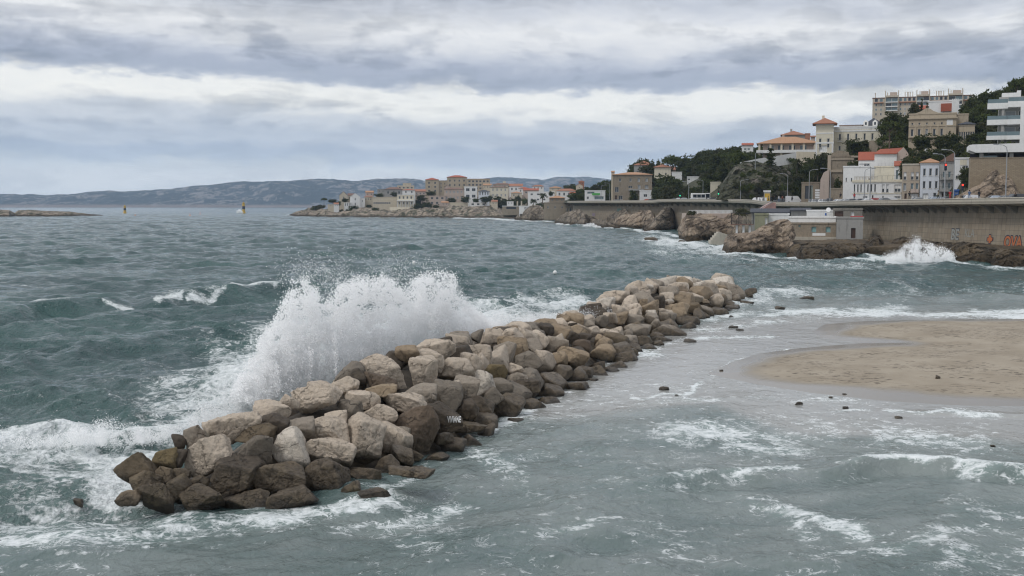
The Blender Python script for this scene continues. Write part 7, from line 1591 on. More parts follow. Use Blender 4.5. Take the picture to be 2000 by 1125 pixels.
# cars
CARP = {}
t = NT('car_paint'); oc = t.n('ObjectInfo').outputs['Color']; M_CAR = t.done(t.mix(t.math('MULTIPLY', t.noise(t.pos(), 3, 3), 0.15), oc, (0.12, 0.11, 0.10)), 0.28, None, Coat_Weight=0.5)
TYRE = plain('tyre', (0.02, 0.02, 0.02), 0.9); RIM = plain('wheel_rim', (0.35, 0.35, 0.36), 0.4); REDL = plain('red_lens', (0.35, 0.02, 0.02), 0.3); CLRL = plain('clear_lens', (0.7, 0.7, 0.68), 0.2)
def car_tpl(style):
    L_, Wc, H = {'hatch': (3.9, 1.68, 1.45), 'sedan': (4.5, 1.75, 1.42), 'suv': (4.5, 1.85, 1.68), 'van': (5.2, 1.95, 2.3)}[style]; h2 = L_ / 2
    if style == 'van': prof = [(-h2, 0.35), (-h2, 1.0), (-h2 + 0.85, 1.25), (-h2 + 1.4, 2.1), (-h2 + 1.8, 2.3), (h2 - 0.1, 2.3), (h2, 2.1), (h2, 0.35)]
    elif style == 'sedan': prof = [(-h2, 0.35), (-h2, 0.7), (-h2 + 0.2, 0.82), (-h2 + 1.2, 0.95), (-h2 + 1.95, 1.38), (-h2 + 2.5, 1.42), (-h2 + 3.1, 1.36), (h2 - 0.7, 1.0), (h2 - 0.05, 0.95), (h2, 0.7), (h2, 0.35)]
    else: prof = [(-h2, 0.35), (-h2, 0.72), (-h2 + 0.15, 0.85), (-h2 + 0.95, 0.98), (-h2 + 1.6, H - 0.05), (-h2 + 2.2, H), (h2 - 0.55, H - 0.06), (h2 - 0.12, H - 0.5), (h2, 0.9), (h2, 0.35)]
    m = MB(); n = len(prof); vs = []
    for yy, sc in ((-Wc / 2, 0), (-Wc / 2 + 0.10, 1), (Wc / 2 - 0.10, 1), (Wc / 2, 0)):
        for (x_, z_) in prof:
            tuck = 0.16 * max(0, (z_ - 0.9) / 0.6) if sc == 0 else 0.0; zz_ = z_ - (0.06 if sc == 0 and z_ > 0.6 else 0); xx_ = x_ * (0.985 if sc == 0 else 1)
            vs.append((xx_, yy + (tuck if yy < 0 else -tuck) + ((0.12 if yy < 0 else -0.12) * max(0, (z_ - 0.9) / 0.6) if sc else 0), zz_))
    fs = [tuple(range(n)), tuple(range(3 * n, 4 * n))[::-1]]
    for r_ in range(3):
        for i in range(n): fs.append((r_ * n + i, r_ * n + (i + 1) % n, (r_ + 1) * n + (i + 1) % n, (r_ + 1) * n + i))
    m.add(vs, fs); body = m.mesh('body'); bm = bmesh.new(); bm.from_mesh(body); bmesh.ops.bevel(bm, geom=list(bm.edges), offset=0.035, segments=2, affect='EDGES', clamp_overlap=True); bm.to_mesh(body); bm.free(); body.materials.append(M_CAR)
    e = empty('car' if style != 'van' else 'van', (0, -500, -60)); link('body', body, None, e)
    zt = H - 0.12; zb = 0.98 if style != 'van' else 1.35
    for s_ in (-1, 1):
        y_ = s_ * (Wc / 2 - 0.075)
        if style == 'van': wins_ = [[(-h2 + 1.0, zb), (-h2 + 1.95, zb), (-h2 + 1.95, 1.95), (-h2 + 1.45, 1.95)]]
        else:
            xa = -h2 + (1.35 if style == 'sedan' else 1.12); xb = h2 - (1.0 if style == 'sedan' else 0.35); xm = (xa + xb) / 2 + 0.1
            wins_ = [[(xa, zb), (xm - 0.05, zb), (xm - 0.05, zt), (xa + 0.62, zt)], [(xm + 0.05, zb), (xb, zb), (xb - 0.3, zt), (xm + 0.05, zt)]]
        for wq in wins_:
            mm = MB(); mm.add([(x_, y_ - s_ * 0.20 * (z_ - 0.9) / 0.6 * 0.75 + s_ * 0.02, z_) for x_, z_ in wq] + [(x_, y_ - s_ * 0.20 * (z_ - 0.9) / 0.6 * 0.75 - s_ * 0.03, z_) for x_, z_ in wq], [(0, 1, 2, 3), (7, 6, 5, 4), (0, 4, 5, 1), (1, 5, 6, 2), (2, 6, 7, 3), (3, 7, 4, 0)]); mm.build('window', M_GLASS, e)
        for x_ in (-h2 + 0.8, h2 - 0.8):
            w_ = MB(); w_.lathe([(0.2, -0.1), (0.31, -0.1), (0.33, -0.05), (0.33, 0.05), (0.31, 0.1), (0.2, 0.1)], 16); wo = w_.build('wheel', TYRE, e, smooth=False); wo.location = (x_, s_ * (Wc / 2 - 0.1), 0.33); wo.rotation_euler = (math.pi / 2, 0, 0)
            r_ = MB(); r_.lathe([(0.02, -0.11), (0.2, -0.115), (0.2, 0.115), (0.02, 0.11)], 12); r_.build('rim', RIM, wo)
        for nm, x0, x1, mt, zl in (('headlight', -h2 - 0.012, -h2 + 0.1, CLRL, 0.66), ('tail_light', h2 - 0.1, h2 + 0.012, REDL, 0.8)):
            a_, b_ = sorted((s_ * (Wc / 2 - 0.42), s_ * (Wc / 2 - 0.12))); MB().box(x0, x1, a_, b_, zl, zl + 0.16).build(nm, mt, e)
    if style == 'van': fr = [(-h2 + 0.93, 1.38), (-h2 + 1.36, 2.02)]
    elif style == 'sedan': fr = [(-h2 + 1.28, 1.0), (-h2 + 1.9, 1.34)]
    else: fr = [(-h2 + 1.0, 1.03), (-h2 + 1.55, H - 0.1)]
    (x0, z0), (x1, z1) = fr; y_ = Wc / 2 - 0.3
    m = MB(); m.add([(x0 - 0.03, -y_, z0), (x0 - 0.03, y_, z0), (x1 - 0.03, y_ - 0.1, z1), (x1 - 0.03, -y_ + 0.1, z1), (x0 + 0.03, -y_, z0), (x0 + 0.03, y_, z0), (x1 + 0.03, y_ - 0.1, z1), (x1 + 0.03, -y_ + 0.1, z1)], [(0, 1, 2, 3), (7, 6, 5, 4), (0, 4, 5, 1), (1, 5, 6, 2), (2, 6, 7, 3), (3, 7, 4, 0)]); m.build('windscreen', M_GLASS, e)
    if style != 'van':
        x0, z0, x1, z1 = (h2 - 0.02, 1.0, h2 - 0.5, H - 0.1) if style != 'sedan' else (h2 - 0.72, 1.03, h2 - 1.3, 1.33)
        if style != 'sedan': x0 = h2 - 0.09
        m = MB(); m.add([(x0 + 0.03, -y_, z0), (x0 + 0.03, y_, z0), (x1 + 0.05, y_ - 0.1, z1), (x1 + 0.05, -y_ + 0.1, z1), (x0 - 0.03, -y_, z0), (x0 - 0.03, y_, z0), (x1 - 0.03, y_ - 0.1, z1), (x1 - 0.03, -y_ + 0.1, z1)], [(0, 1, 2, 3), (7, 6, 5, 4), (0, 4, 5, 1), (1, 5, 6, 2), (2, 6, 7, 3), (3, 7, 4, 0)]); m.build('rear_window', M_GLASS, e)
    return e
for st_ in ('hatch', 'sedan', 'suv', 'van'): CARP[st_] = [car_tpl(st_), False]
def car(style, px, Y, yaw, col, label, dz=0.0):
    pr = CARP[style]
    if pr[1]: e = copy_tree(pr[0])
    else: e = pr[0]; pr[1] = True
    p_ = XY(px, Y, 10); p_.z = road_z(px, Y) + dz; e.location = p_; e.rotation_euler = (0, 0, yaw)
    for ch in e.children:
        if ch.name.startswith('body'): ch.color = (*col, 1)
    tag(e, label, 'car' if style != 'van' else 'van', 'vehicles on the coast road'); return e
CW = (0.62, 0.63, 0.64); CB = (0.02, 0.022, 0.028); CG = (0.12, 0.13, 0.14); CS = (0.34, 0.35, 0.36); CBL = (0.38, 0.44, 0.52); CR = (0.28, 0.03, 0.03); CN = (0.03, 0.045, 0.08)
cars = [('suv', 1891, 222, 0.12, CW, 'white estate car seen from its rear side, left of the pale blue hatchback'), ('hatch', 1939, 216, 0.1, CBL, 'pale blue hatchback between the white and the two dark cars'), ('sedan', 1962, 211, 0.15, CG, 'grey saloon behind the pale blue hatchback'), ('suv', 1983, 205, 0.12, CB, 'black car at the right edge with a red tail lamp'), ('suv', 2006, 206, 0.12, CS, 'silver car cut by the right edge'),
 ('sedan', 1848, 228, 0.1, CB, 'dark saloon behind the person in the red jacket'), ('hatch', 1868, 234, 0.1, CG, 'dark grey hatchback behind the dark saloon'), ('hatch', 1822, 240, 0.1, CBL, 'bluish hatchback half hidden left of the dark saloon'), ('hatch', 1912, 226, 0.1, (0.03, 0.05, 0.045), 'dark green car behind the standing person in black'),
 ('sedan', 1790, 250, 0.08, CS, 'silver car below the tan house'), ('sedan', 1725, 256, 0.08, CG, 'dark car in front of the low white building'), ('hatch', 1737, 262, 0.1, CW, 'white car behind the dark one at the low white building'), ('hatch', 1703, 260, 0.05, CR, 'dark red car below the street lamp'), ('sedan', 1692, 256, 0.05, CW, 'white saloon left of the dark red car'), ('sedan', 1679, 262, 0.05, CB, 'black saloon left of the white one'), ('hatch', 1636, 282, 0.3, CW, 'white hatchback at the jog of the parapet'), ('hatch', 1650, 276, 0.3, CS, 'silver hatchback right of the white one at the jog'), ('hatch', 1659, 272, 0.3, CG, 'grey hatchback right of the silver one at the jog'),
 ('hatch', 1585, 316, 1.25, CG, 'first dark car of the slanting parked row'), ('hatch', 1591, 312, 1.25, CS, 'second car, silver, of the slanting parked row'), ('sedan', 1597, 308, 1.25, CG, 'third car, grey, of the slanting parked row'), ('hatch', 1604, 304, 1.25, CW, 'fourth car, white, of the slanting parked row'), ('hatch', 1611, 300, 1.25, CS, 'fifth car, pale, of the slanting parked row'), ('suv', 1620, 296, 1.25, CB, 'last car, black, of the slanting parked row'),
 ('van', 1551, 338, 3.1, CW, 'white delivery van parked before the crag'), ('hatch', 1524, 345, 0.1, CG, 'grey car behind the group of people, left one'), ('hatch', 1534, 346, 0.1, CB, 'dark car behind the group of people, right one'), ('suv', 1484, 340, 2.6, CW, 'white car at the left of the group of people'), ('sedan', 1446, 362, 0.0, CG, 'dark grey car below the crag, left one'), ('sedan', 1457, 358, 3.14, CS, 'silver car with bright lamps below the crag'), ('hatch', 1466, 362, 0, CR, 'dark red car behind the silver one below the crag'),
 ('hatch', 1390, 385, 0, CB, 'black car right of the bus'), ('hatch', 1403, 384, 0.2, CS, 'silver car at the right traffic light'), ('hatch', 1412, 384, 0.1, CB, 'black car right of the silver one at the traffic light'), ('sedan', 1352, 400, 0, CW, 'white saloon left of the bus'), ('hatch', 1333, 410, 0, CS, 'silver car passing the left traffic light'), ('hatch', 1324, 418, 0, CW, 'white car left of the silver one by the left traffic light'), ('hatch', 1316, 424, 0, CG, 'grey car at the left of the queue by the palm'), ('sedan', 1270, 450, 0, CB, 'dark car in front of the white cube house'), ('hatch', 1262, 456, 0, (0.4, 0.08, 0.03), 'red car in front of the white cube house'), ('hatch', 1203, 500, 0, CG, 'grey car at the corner of the brown stone house')]
for c_ in cars: car(*c_)
# bus
e = empty('bus', XY(1368, 402, 10)); e.location.z = road_z(1368, 402); tag(e, 'white city bus stopped on the coast road', 'bus', 'vehicles on the coast road')
m = MB(); m.box(-3.4, 3.4, -1.25, 1.25, 0.4, 3.0); me = m.mesh('body'); bm = bmesh.new(); bm.from_mesh(me); bmesh.ops.bevel(bm, geom=list(bm.edges), offset=0.18, segments=3, affect='EDGES'); bm.to_mesh(me); bm.free(); link('body', me, WHITEP, e)
for x_ in (-2.9, -1.4, 0.1): MB().box(x_, x_ + 1.3, -1.275, -1.252, 1.4, 2.5).build('window', M_GLASS, e)
MB().box(1.7, 3.1, -1.28, -1.253, 1.3, 2.7).build('windscreen', M_GLASS, e)
for x_ in (-2.2, 2.2):
    for y_ in (-1.15, 1.15):
        w_ = MB(); w_.lathe([(0.25, -0.12), (0.5, -0.12), (0.5, 0.12), (0.25, 0.12)], 14); o = w_.build('wheel', TYRE, e); o.location = (x_, y_, 0.5); o.rotation_euler = (math.pi / 2, 0, 0)
# people: one continuous skinned body each
SKIN = plain('skin', (0.36, 0.22, 0.16), 0.6)
def person(px, Y, top, legs, label, pose='stand', dz=0, rz=0.0, hair=(0.03, 0.02, 0.015)):
    V_ = {'pel': (0, 0, .95), 'spi': (0, 0.02, 1.15), 'che': (0, 0.0, 1.36), 'nek': (0, 0, 1.50), 'hea': (0, -0.02, 1.62), 'cro': (0, 0, 1.72)}
    for s_, n_ in ((-1, 'l'), (1, 'r')):
        V_[n_ + 'hip'] = (0.10 * s_, 0, .90); V_[n_ + 'kne'] = (0.11 * s_, -0.03, .50); V_[n_ + 'ank'] = (0.12 * s_, 0.02, .09); V_[n_ + 'toe'] = (0.13 * s_, -0.14, .04)
        V_[n_ + 'sho'] = (0.19 * s_, 0, 1.42); V_[n_ + 'elb'] = (0.25 * s_, 0.03, 1.14); V_[n_ + 'wri'] = (0.25 * s_, -0.08, .90); V_[n_ + 'han'] = (0.24 * s_, -0.11, .82)
        if pose == 'walk':
            V_[n_ + 'kne'] = (0.11 * s_, -0.16 * s_ - 0.05, .51); V_[n_ + 'ank'] = (0.12 * s_, -0.26 * s_ + 0.05, .10); V_[n_ + 'toe'] = (0.12 * s_, -0.26 * s_ - 0.1, .05); V_[n_ + 'wri'] = (0.25 * s_, 0.12 * s_ - 0.05, .92); V_[n_ + 'han'] = (0.25 * s_, 0.16 * s_ - 0.07, .84)
        if pose == 'sit':
            V_[n_ + 'kne'] = (0.12 * s_, -0.44, .94); V_[n_ + 'ank'] = (0.13 * s_, -0.46, .52); V_[n_ + 'toe'] = (0.13 * s_, -0.6, .48); V_[n_ + 'wri'] = (0.2 * s_, -0.3, 1.02); V_[n_ + 'han'] = (0.19 * s_, -0.37, 0.99)
        if pose == 'lean': V_[n_ + 'elb'] = (0.24 * s_, -0.16, 1.2); V_[n_ + 'wri'] = (0.14 * s_, -0.36, 1.08); V_[n_ + 'han'] = (0.1 * s_, -0.42, 1.06)
    rad = {'pel': .15, 'spi': .135, 'che': .165, 'nek': .06, 'hea': .10, 'cro': .085, 'hip': .10, 'kne': .065, 'ank': .045, 'toe': .04, 'sho': .075, 'elb': .05, 'wri': .036, 'han': .04}
    ks = list(V_); E_ = [('pel', 'spi'), ('spi', 'che'), ('che', 'nek'), ('nek', 'hea'), ('hea', 'cro')]
    for n_ in 'lr': E_ += [('pel', n_ + 'hip'), (n_ + 'hip', n_ + 'kne'), (n_ + 'kne', n_ + 'ank'), (n_ + 'ank', n_ + 'toe'), ('che', n_ + 'sho'), (n_ + 'sho', n_ + 'elb'), (n_ + 'elb', n_ + 'wri'), (n_ + 'wri', n_ + 'han')]
    key = pose
    if key not in PEO:
        me = bpy.data.meshes.new('person'); me.from_pydata([V_[q_] for q_ in ks], [(ks.index(a), ks.index(b)) for a, b in E_], [])
        o = bpy.data.objects.new('person', me); COL.objects.link(o); md_ = o.modifiers.new('skin', 'SKIN'); md_.use_smooth_shade = True; sb = o.modifiers.new('sub', 'SUBSURF'); sb.levels = 1; sb.render_levels = 1
        for i, q_ in enumerate(ks):
            r_ = rad.get(q_, rad.get(q_[1:], .05)); me.skin_vertices[0].data[i].radius = (r_, r_ * 0.8); me.skin_vertices[0].data[i].use_root = (q_ == 'pel')
        bpy.context.view_layer.update(); PEO[key] = bpy.data.meshes.new_from_object(o.evaluated_get(bpy.context.evaluated_depsgraph_get())); bpy.data.objects.remove(o)
    me = PEO[key].copy(); me.materials.clear()
    for mt in (plain('coat' + str(top), top, 0.9), plain('trousers' + str(legs), legs, 0.9), SKIN): me.materials.append(mt)
    for f_ in me.polygons:
        c_ = f_.center; f_.material_index = 2 if c_.z > 1.48 or (abs(c_.x) > 0.16 and c_.z < 0.90 and pose != 'sit' and c_.z > 0.78) else (1 if c_.z < (0.93 if pose != 'sit' else 1.0) and abs(c_.x) < 0.19 else 0)
    o = link('person', me); p_ = XY(px, Y, 10); p_.z = road_z(px, Y) + dz; o.location = p_; o.rotation_euler = (0, 0, rz)
    h_ = MB(); h_.lathe([(0.06, 1.56), (0.11, 1.60), (0.118, 1.68), (0.09, 1.76), (0.03, 1.795)], 10); v2 = [(x_, y_ + 0.02, z_) for x_, y_, z_ in h_.v]; h_.v = v2; h_.build('hair', plain('hair' + str(hair), hair, 0.9), o)
    tag(o, label, 'person', 'people on the coast road'); return o
PEO = {}
RD_ = (0.42, 0.04, 0.04); NV = (0.03, 0.04, 0.08); BK = (0.02, 0.02, 0.022); BG = (0.3, 0.25, 0.18); BL = (0.08, 0.14, 0.26); WH = (0.55, 0.55, 0.55); GY = (0.15, 0.15, 0.16)
for px, Y, a, b, ps, dz, rz, lab in ((1668.5, 247, RD_, NV, 'stand', 0.15, 0.2, 'person in a red top and dark trousers standing left of the white saloon'), (1641.5, 259.5, BK, BK, 'sit', 0.35, 3.0, 'person in black sitting on the parapet at its jog'), (1776, 219, BK, BK, 'lean', 0.13, 2.8, 'person in a black coat leaning by the parapet below the tan house'), (1832, 209, BG, BK, 'walk', 0.13, 1.3, 'person in a beige jacket and white cap below the three-bay house'), (1855.5, 206, RD_, RD_, 'lean', 0.13, 2.9, 'person in a bright red jacket leaning on the parapet'), (1893, 200, BL, BL, 'lean', 0.10, 2.8, 'fair-haired person in blue in front of the white estate car'), (1912, 199.5, BK, BK, 'stand', 0.13, 0.3, 'person in black standing right of the white estate car'), (1983, 192, BK, BK, 'sit', 0.0, 0.2, 'dark-haired person half hidden at the black car'),
   (1380, 377, NV, BK, 'stand', 0.1, 0, 'person in navy right of the bus at the parapet'), (1393, 372, BK, BK, 'walk', 0.1, 1.5, 'person in black walking right of the bus'), (1478, 330, BK, GY, 'stand', 0.1, 0, 'person in black at the left of the group by the yellow poster'), (1484, 328, GY, NV, 'walk', 0.1, 1.2, 'person in grey walking left of the yellow poster'), (1490, 322, WH, BK, 'stand', 0.1, 0.5, 'person in white beside the yellow poster'), (1506, 314, BK, BK, 'stand', 0.1, 0, 'person in black right of the yellow poster'), (1513, 312, BK, NV, 'lean', 0.1, 2.8, 'tall person in black leaning near the stairs'), (1521, 309, WH, BL, 'stand', 0.1, 0, 'person in white and blue near the stairs'), (1528, 306, (0.2, 0.08, 0.06), BK, 'stand', 0.1, 0, 'person in dark red near the stairs'), (1547, 299, BK, BK, 'sit', -0.2, 3.1, 'person in black sitting at the parapet below the white van'), (1500.5, 318, GY, BK, 'walk', 0.1, 1.6, 'person in grey behind the yellow poster')):
    person(px, Y, a, b, lab, ps, dz, rz)
# advertising column
e = empty('advertising_panel', XY(1498, 322, 10)); e.location.z = road_z(1498, 322); tag(e, 'freestanding street panel with a yellow and white poster by the stairs', 'advertising panel')
MB().box(-0.9, 0.9, -0.15, 0.15, 0, 3.0).build('frame', STEEL, e); MB().box(-0.75, 0.75, -0.19, -0.153, 0.5, 2.6).build('poster', YELP, e); MB().box(-0.75, -0.1, -0.21, -0.192, 0.5, 1.4).build('poster_detail', WHITEP, e); MB().box(-1.05, 1.05, -0.2, 0.2, 3.003, 3.5).build('header', WHITEP, e)
# road sign stack left of the buttress wall
e = empty('road_sign', XY(1596, 300, 10)); e.location.z = road_z(1596, 300); tag(e, 'tall white direction sign with stacked boards beside the parked row', 'road sign'); MB().tube([(0, 0.1, 0), (0, 0.1, 4.2)], 0.07, n=6).build('pole', STEEL, e)
for i in range(4): MB().box(-0.6, 0.6, -0.03, 0.02, 1.7 + i * 0.65, 2.2 + i * 0.65).build('board', WHITEP, e)
o = MB(); o.lathe([(0.02, 0), (0.5, 0.06), (0.75, 0.2)], 18); o = o.build('satellite_dish', WHITEP); o.location = W(1809, 296, 288); o.rotation_euler = (1.3, 0, 0.4); tag(o, 'white satellite dish above the orange tiled roof', 'satellite dish')
o = MB(); o.lathe([(0.02, 0), (0.4, 0.04), (0.5, 0.12)], 14); o = o.build('satellite_dish', WHITEP); o.location = W(1618, 410, 238); o.rotation_euler = (1.3, 0, -0.2); tag(o, 'white satellite dish under the road deck', 'satellite dish')
# beacons, buoys
def beacon(px, pyt, pyb, wpx, Y, label):
    k = Y / F; e = empty('beacon_tower', G(px, pyb + 0.0, 0)); Y = e.location.y; k = Y / F; H = (pyb - pyt) * k; w_ = wpx * k / 2; tag(e, label, 'beacon')
    MB().lathe([(w_ * 1.25, -2), (w_ * 1.3, H * 0.05), (w_ * 1.0, H * 0.07), (w_ * 0.86, H * 0.34)], 14).build('base', YELP, e); MB().lathe([(w_ * 0.86, H * 0.341), (w_ * 0.80, H * 0.62)], 14).build('black_band', BLKP, e)
    MB().lathe([(w_ * 0.80, H * 0.621), (w_ * 0.72, H * 0.84), (w_ * 0.85, H * 0.86), (w_ * 0.85, H * 0.90), (w_ * 0.4, H * 0.92)], 14).build('tower', YELP, e); MB().lathe([(w_ * 0.35, H * 0.921), (w_ * 0.35, H * 0.98), (w_ * 0.15, H)], 10).build('lantern', YELP, e)
beacon(244, 400.5, 416.2, 5.6, 1300, 'yellow and black beacon near the left islet'); beacon(476, 394.5, 416.2, 6.6, 1300, 'yellow and black beacon with spray at its foot, right of the other')
for px, py, lab, hh in ((371, 421.5, 'small orange channel buoy between the beacons, left one', 1.6), (391, 418.6, 'small orange channel buoy between the beacons, right one', 2.2), (264, 421.5, 'tiny orange buoy right of the left beacon', 1.0)):
    g_ = G(px, py, 0); m = MB(); m.lathe([(0.5, -0.4), (0.75, 0.0), (0.7, 0.4), (0.18, 0.6), (0.14, hh), (0.3, hh + 0.05), (0.28, hh + 0.5)], 10); o = m.build('buoy', ORGP); o.location = g_; tag(o, lab, 'buoy')
for px, py, lab in ((808.5, 517.5, 'white mooring buoy beyond the splash'), (1084, 537, 'white mooring buoy with a dark ring, right of the other'), (1592, 461, 'white bollard-like buoy')):
    if px > 1500: continue
    g_ = G(px, py, 0); m = MB(); m.lathe([(0.05, -0.26), (0.2, -0.2), (0.29, 0), (0.24, 0.18), (0.1, 0.29), (0.05, 0.31), (0.05, 0.38)], 14); o = m.build('buoy', WHITEP, smooth=True); o.location = (g_.x, g_.y, 0.28); tag(o, lab, 'buoy')
# painted name on the dark boulder
if LET:
    o_, c_, a_, b_, h_ = LET; me = text_mesh('VIVIANE', 0.5, 0.0, 0.012); bvr = tri_bvh(o_); mw = o_.matrix_world if False else Matrix.LocRotScale(o_.location, o_.rotation_euler, o_.scale); inv = mw.inverted()
    co = np.array([v_.co[:] for v_ in me.vertices]); mn, mx_ = co.min(0), co.max(0); cen = W(887, 819, c_.y); ww, hh = 27 * c_.y / F, 13 * c_.y / F
    bm = bmesh.new(); bm.from_mesh(me); bmesh.ops.triangulate(bm, faces=bm.faces); bmesh.ops.subdivide_edges(bm, edges=bm.edges, cuts=1); bm.to_mesh(me); bm.free()
    for v_ in me.vertices:
        u_ = (v_.co.x - (mn[0] + mx_[0]) / 2) / (mx_[0] - mn[0]) * ww; w_ = (v_.co.y - (mn[1] + mx_[1]) / 2) / (mx_[1] - mn[1]) * hh
        tgt = Vector((cen.x + u_, cen.y, cen.z + w_)); d_ = (tgt - Vector((0, 0, EYE))).normalized(); r_ = bvr.ray_cast(inv @ Vector((0, 0, EYE)), (inv.to_3x3() @ d_).normalized())
        hp = mw @ r_[0] if r_[0] is not None else tgt; v_.co = inv @ (hp - d_ * 0.03)
    lo = link('lettering', me, WHITEP, o_)

# ================================================================ SPRAY
t = NT('spray_drops'); d_ = t.n('BsdfDiffuse', {'Color': (0.997, 0.998, 0.999)}); tr = t.n('BsdfTranslucent', {'Color': (0.997, 0.998, 0.999)}); mx_ = t.n('MixShader', {0: 0.4, 1: d_.outputs[0], 2: tr.outputs[0]}); t.t.links.new(mx_.outputs[0], t.out.inputs[0]); M_DROP = t.mat
def drops(name, P_, S_, label, group=None):
    n = len(P_); T_ = np.array([[1, 1, 1], [1, -1, -1], [-1, 1, -1], [-1, -1, 1]]) * 0.58
    q_ = rng.normal(size=(n, 4)); q_ /= np.linalg.norm(q_, axis=1)[:, None]; w_, x_, y_, z_ = q_.T
    R_ = np.stack([1 - 2 * (y_ * y_ + z_ * z_), 2 * (x_ * y_ - z_ * w_), 2 * (x_ * z_ + y_ * w_), 2 * (x_ * y_ + z_ * w_), 1 - 2 * (x_ * x_ + z_ * z_), 2 * (y_ * z_ - x_ * w_), 2 * (x_ * z_ - y_ * w_), 2 * (y_ * z_ + x_ * w_), 1 - 2 * (x_ * x_ + y_ * y_)], 1).reshape(n, 3, 3)
    v = np.einsum('nij,kj->nki', R_, T_) * S_[:, None, None] + P_[:, None, :]
    f = (np.array([[0, 1, 2], [0, 3, 1], [0, 2, 3], [1, 3, 2]])[None] + (np.arange(n) * 4)[:, None, None]).reshape(-1, 3)
    me = tri_mesh(name, v.reshape(-1, 3), f); me.polygons.foreach_set('use_smooth', np.zeros(len(me.polygons), bool)); me.materials.append(M_DROP); o = link(name, me); tag(o, label, 'spray', group, 'stuff'); return o
def wpx(px, py, Y):
    u = (px - 1000) / F; v = -(py - 562.5) / F; dy = CP + v * SP; return np.stack([u * Y / dy, Y, EYE + (v * CP - SP) * Y / dy], 1)
def plume(n, xs, tops, bots, Yx, Yv, Yt, s0, s1, seed, jets=150, sp=1.0, fill=0.45, top_var=0.7, ub=(1.15, 1.3), fb_=(1.0, 1.7), ng=1.6):
    """jets of drops thrown up from a base line: each rises to its own height, drifts and spreads"""
    g = np.random.default_rng(seed); jx = g.uniform(xs[0], xs[-1], jets); jt = np.interp(jx, xs, tops); jb = np.interp(jx, xs, bots)
    jh = (jb - jt) * (1 - top_var * g.uniform(0, 1, jets) ** 1.5); jd = g.normal(0, 16 * sp, jets) ; jy = np.interp(jx, Yx, Yv) + g.normal(0, Yt, jets); wgt = jh * g.uniform(0.3, 1.0, jets); wgt /= wgt.sum()
    j = g.choice(jets, n, p=wgt); u = g.beta(*ub, n); s_ = (2.5 + 9.5 * u) * sp
    px = jx[j] + jd[j] * u ** 1.5 + g.normal(0, 1, n) * s_; py = jb[j] - jh[j] * u + g.normal(0, 1, n) * s_ * 0.8; Y = jy[j] + g.normal(0, 0.5, n)
    m = g.uniform(0, 1, n) < fill; k = m.sum(); fx = g.uniform(xs[0], xs[-1], k); ft = np.interp(fx, xs, tops); fb = np.interp(fx, xs, bots)
    px[m] = fx + g.normal(0, 9 * sp, k); py[m] = fb + (ft - fb) * g.beta(*fb_, k) + g.normal(0, 7 * sp, k); Y[m] = np.interp(fx, Yx, Yv) + g.normal(0, Yt, k)
    nz = fbm(px / 30 / sp, py / 26 / sp, Y / 2.2, 4, seed + 2) + 0.4 * fbm(px / 8 / sp, py / 8 / sp, Y, 3, seed + 3)
    keep = g.uniform(0, 1, n) < np.clip(0.62 + ng * nz, 0.03, 1)
    P_ = wpx(px[keep], py[keep], Y[keep]); P_ = P_[P_[:, 2] > -0.1]
    S_ = s0 * (s1 / s0) ** (g.uniform(0, 1, len(P_)) ** 2.2); return P_, S_
xs = [455, 475, 500, 520, 545, 562, 578, 597, 606, 625, 640, 660, 690, 720, 745, 765, 785, 800, 825, 850, 870, 886, 895, 905, 925, 950, 975]
tp = [770, 730, 690, 640, 612, 572, 560, 533, 560, 578, 590, 560, 543, 536, 537, 545, 566, 548, 535, 528, 530, 533, 560, 588, 606, 622, 640]
bt = [800, 800, 795, 785, 780, 775, 770, 765, 760, 750, 745, 735, 722, 712, 712, 705, 690, 690, 690, 690, 690, 690, 690, 690, 685, 680, 672]
Yx = [430, 520, 600, 700, 800, 900, 975]; Yv = [42, 44, 47, 51, 56, 60, 64]
P1, S1 = plume(470000, xs, tp, bt, Yx, Yv, 1.0, 0.014, 0.050, 11, 260, 0.5, 0.5, 0.5, (1.1, 1.0), (1.0, 1.2), 2.6)
P3, S3 = plume(36000, [390, 430, 480, 520, 560, 610, 660], [800, 765, 725, 690, 690, 690, 680], [815, 815, 800, 790, 775, 750, 735], [380, 660], [40, 49], 1.3, 0.008, 0.030, 31, 60, 1.3, 0.75)
P4, S4 = plume(90000, [920, 980, 1040, 1100, 1150, 1200, 1230], [604, 608, 614, 610, 604, 610, 640], [680, 668, 660, 650, 648, 646, 660], [930, 1230], [63, 80], 1.0, 0.010, 0.038, 41, 60, 0.9, 0.6)
P9, S9 = plume(14000, [560, 700, 800, 900], [505, 500, 500, 520], [560, 560, 560, 560], [560, 900], [47, 60], 1.5, 0.008, 0.03, 91, 40, 2.0, 0.8)
drops('wave_splash', np.concatenate([P1, P3, P4, P9]), np.concatenate([S1, S3, S4, S9]), 'tall white burst of spray thrown up behind the breakwater')
P5, S5 = plume(80000, [-40, 0, 30, 80, 130, 180, 210, 240, 280, 330, 380, 430, 470, 520], [838, 836, 850, 854, 842, 830, 806, 824, 836, 832, 812, 800, 780, 762], [880, 878, 876, 874, 872, 872, 870, 870, 866, 860, 848, 832, 812, 795], [-40, 200, 520], [41, 40.5, 43], 0.5, 0.007, 0.030, 51, 120, 0.6)
drops('wave_splash', P5, S5, 'low foaming crest with flying spray left of the boulders')
P6, S6 = plume(34000, [1725, 1760, 1780, 1790, 1810, 1835, 1846, 1856, 1862], [500, 484, 464, 456, 474, 480, 484, 486, 505], [510, 512, 512, 512, 512, 512, 512, 512, 510], [1735, 1862], [180, 175], 1.2, 0.03, 0.11, 61, 70, 0.33)
drops('wave_splash', P6, S6, 'wave bursting against the rocks at the foot of the great wall')
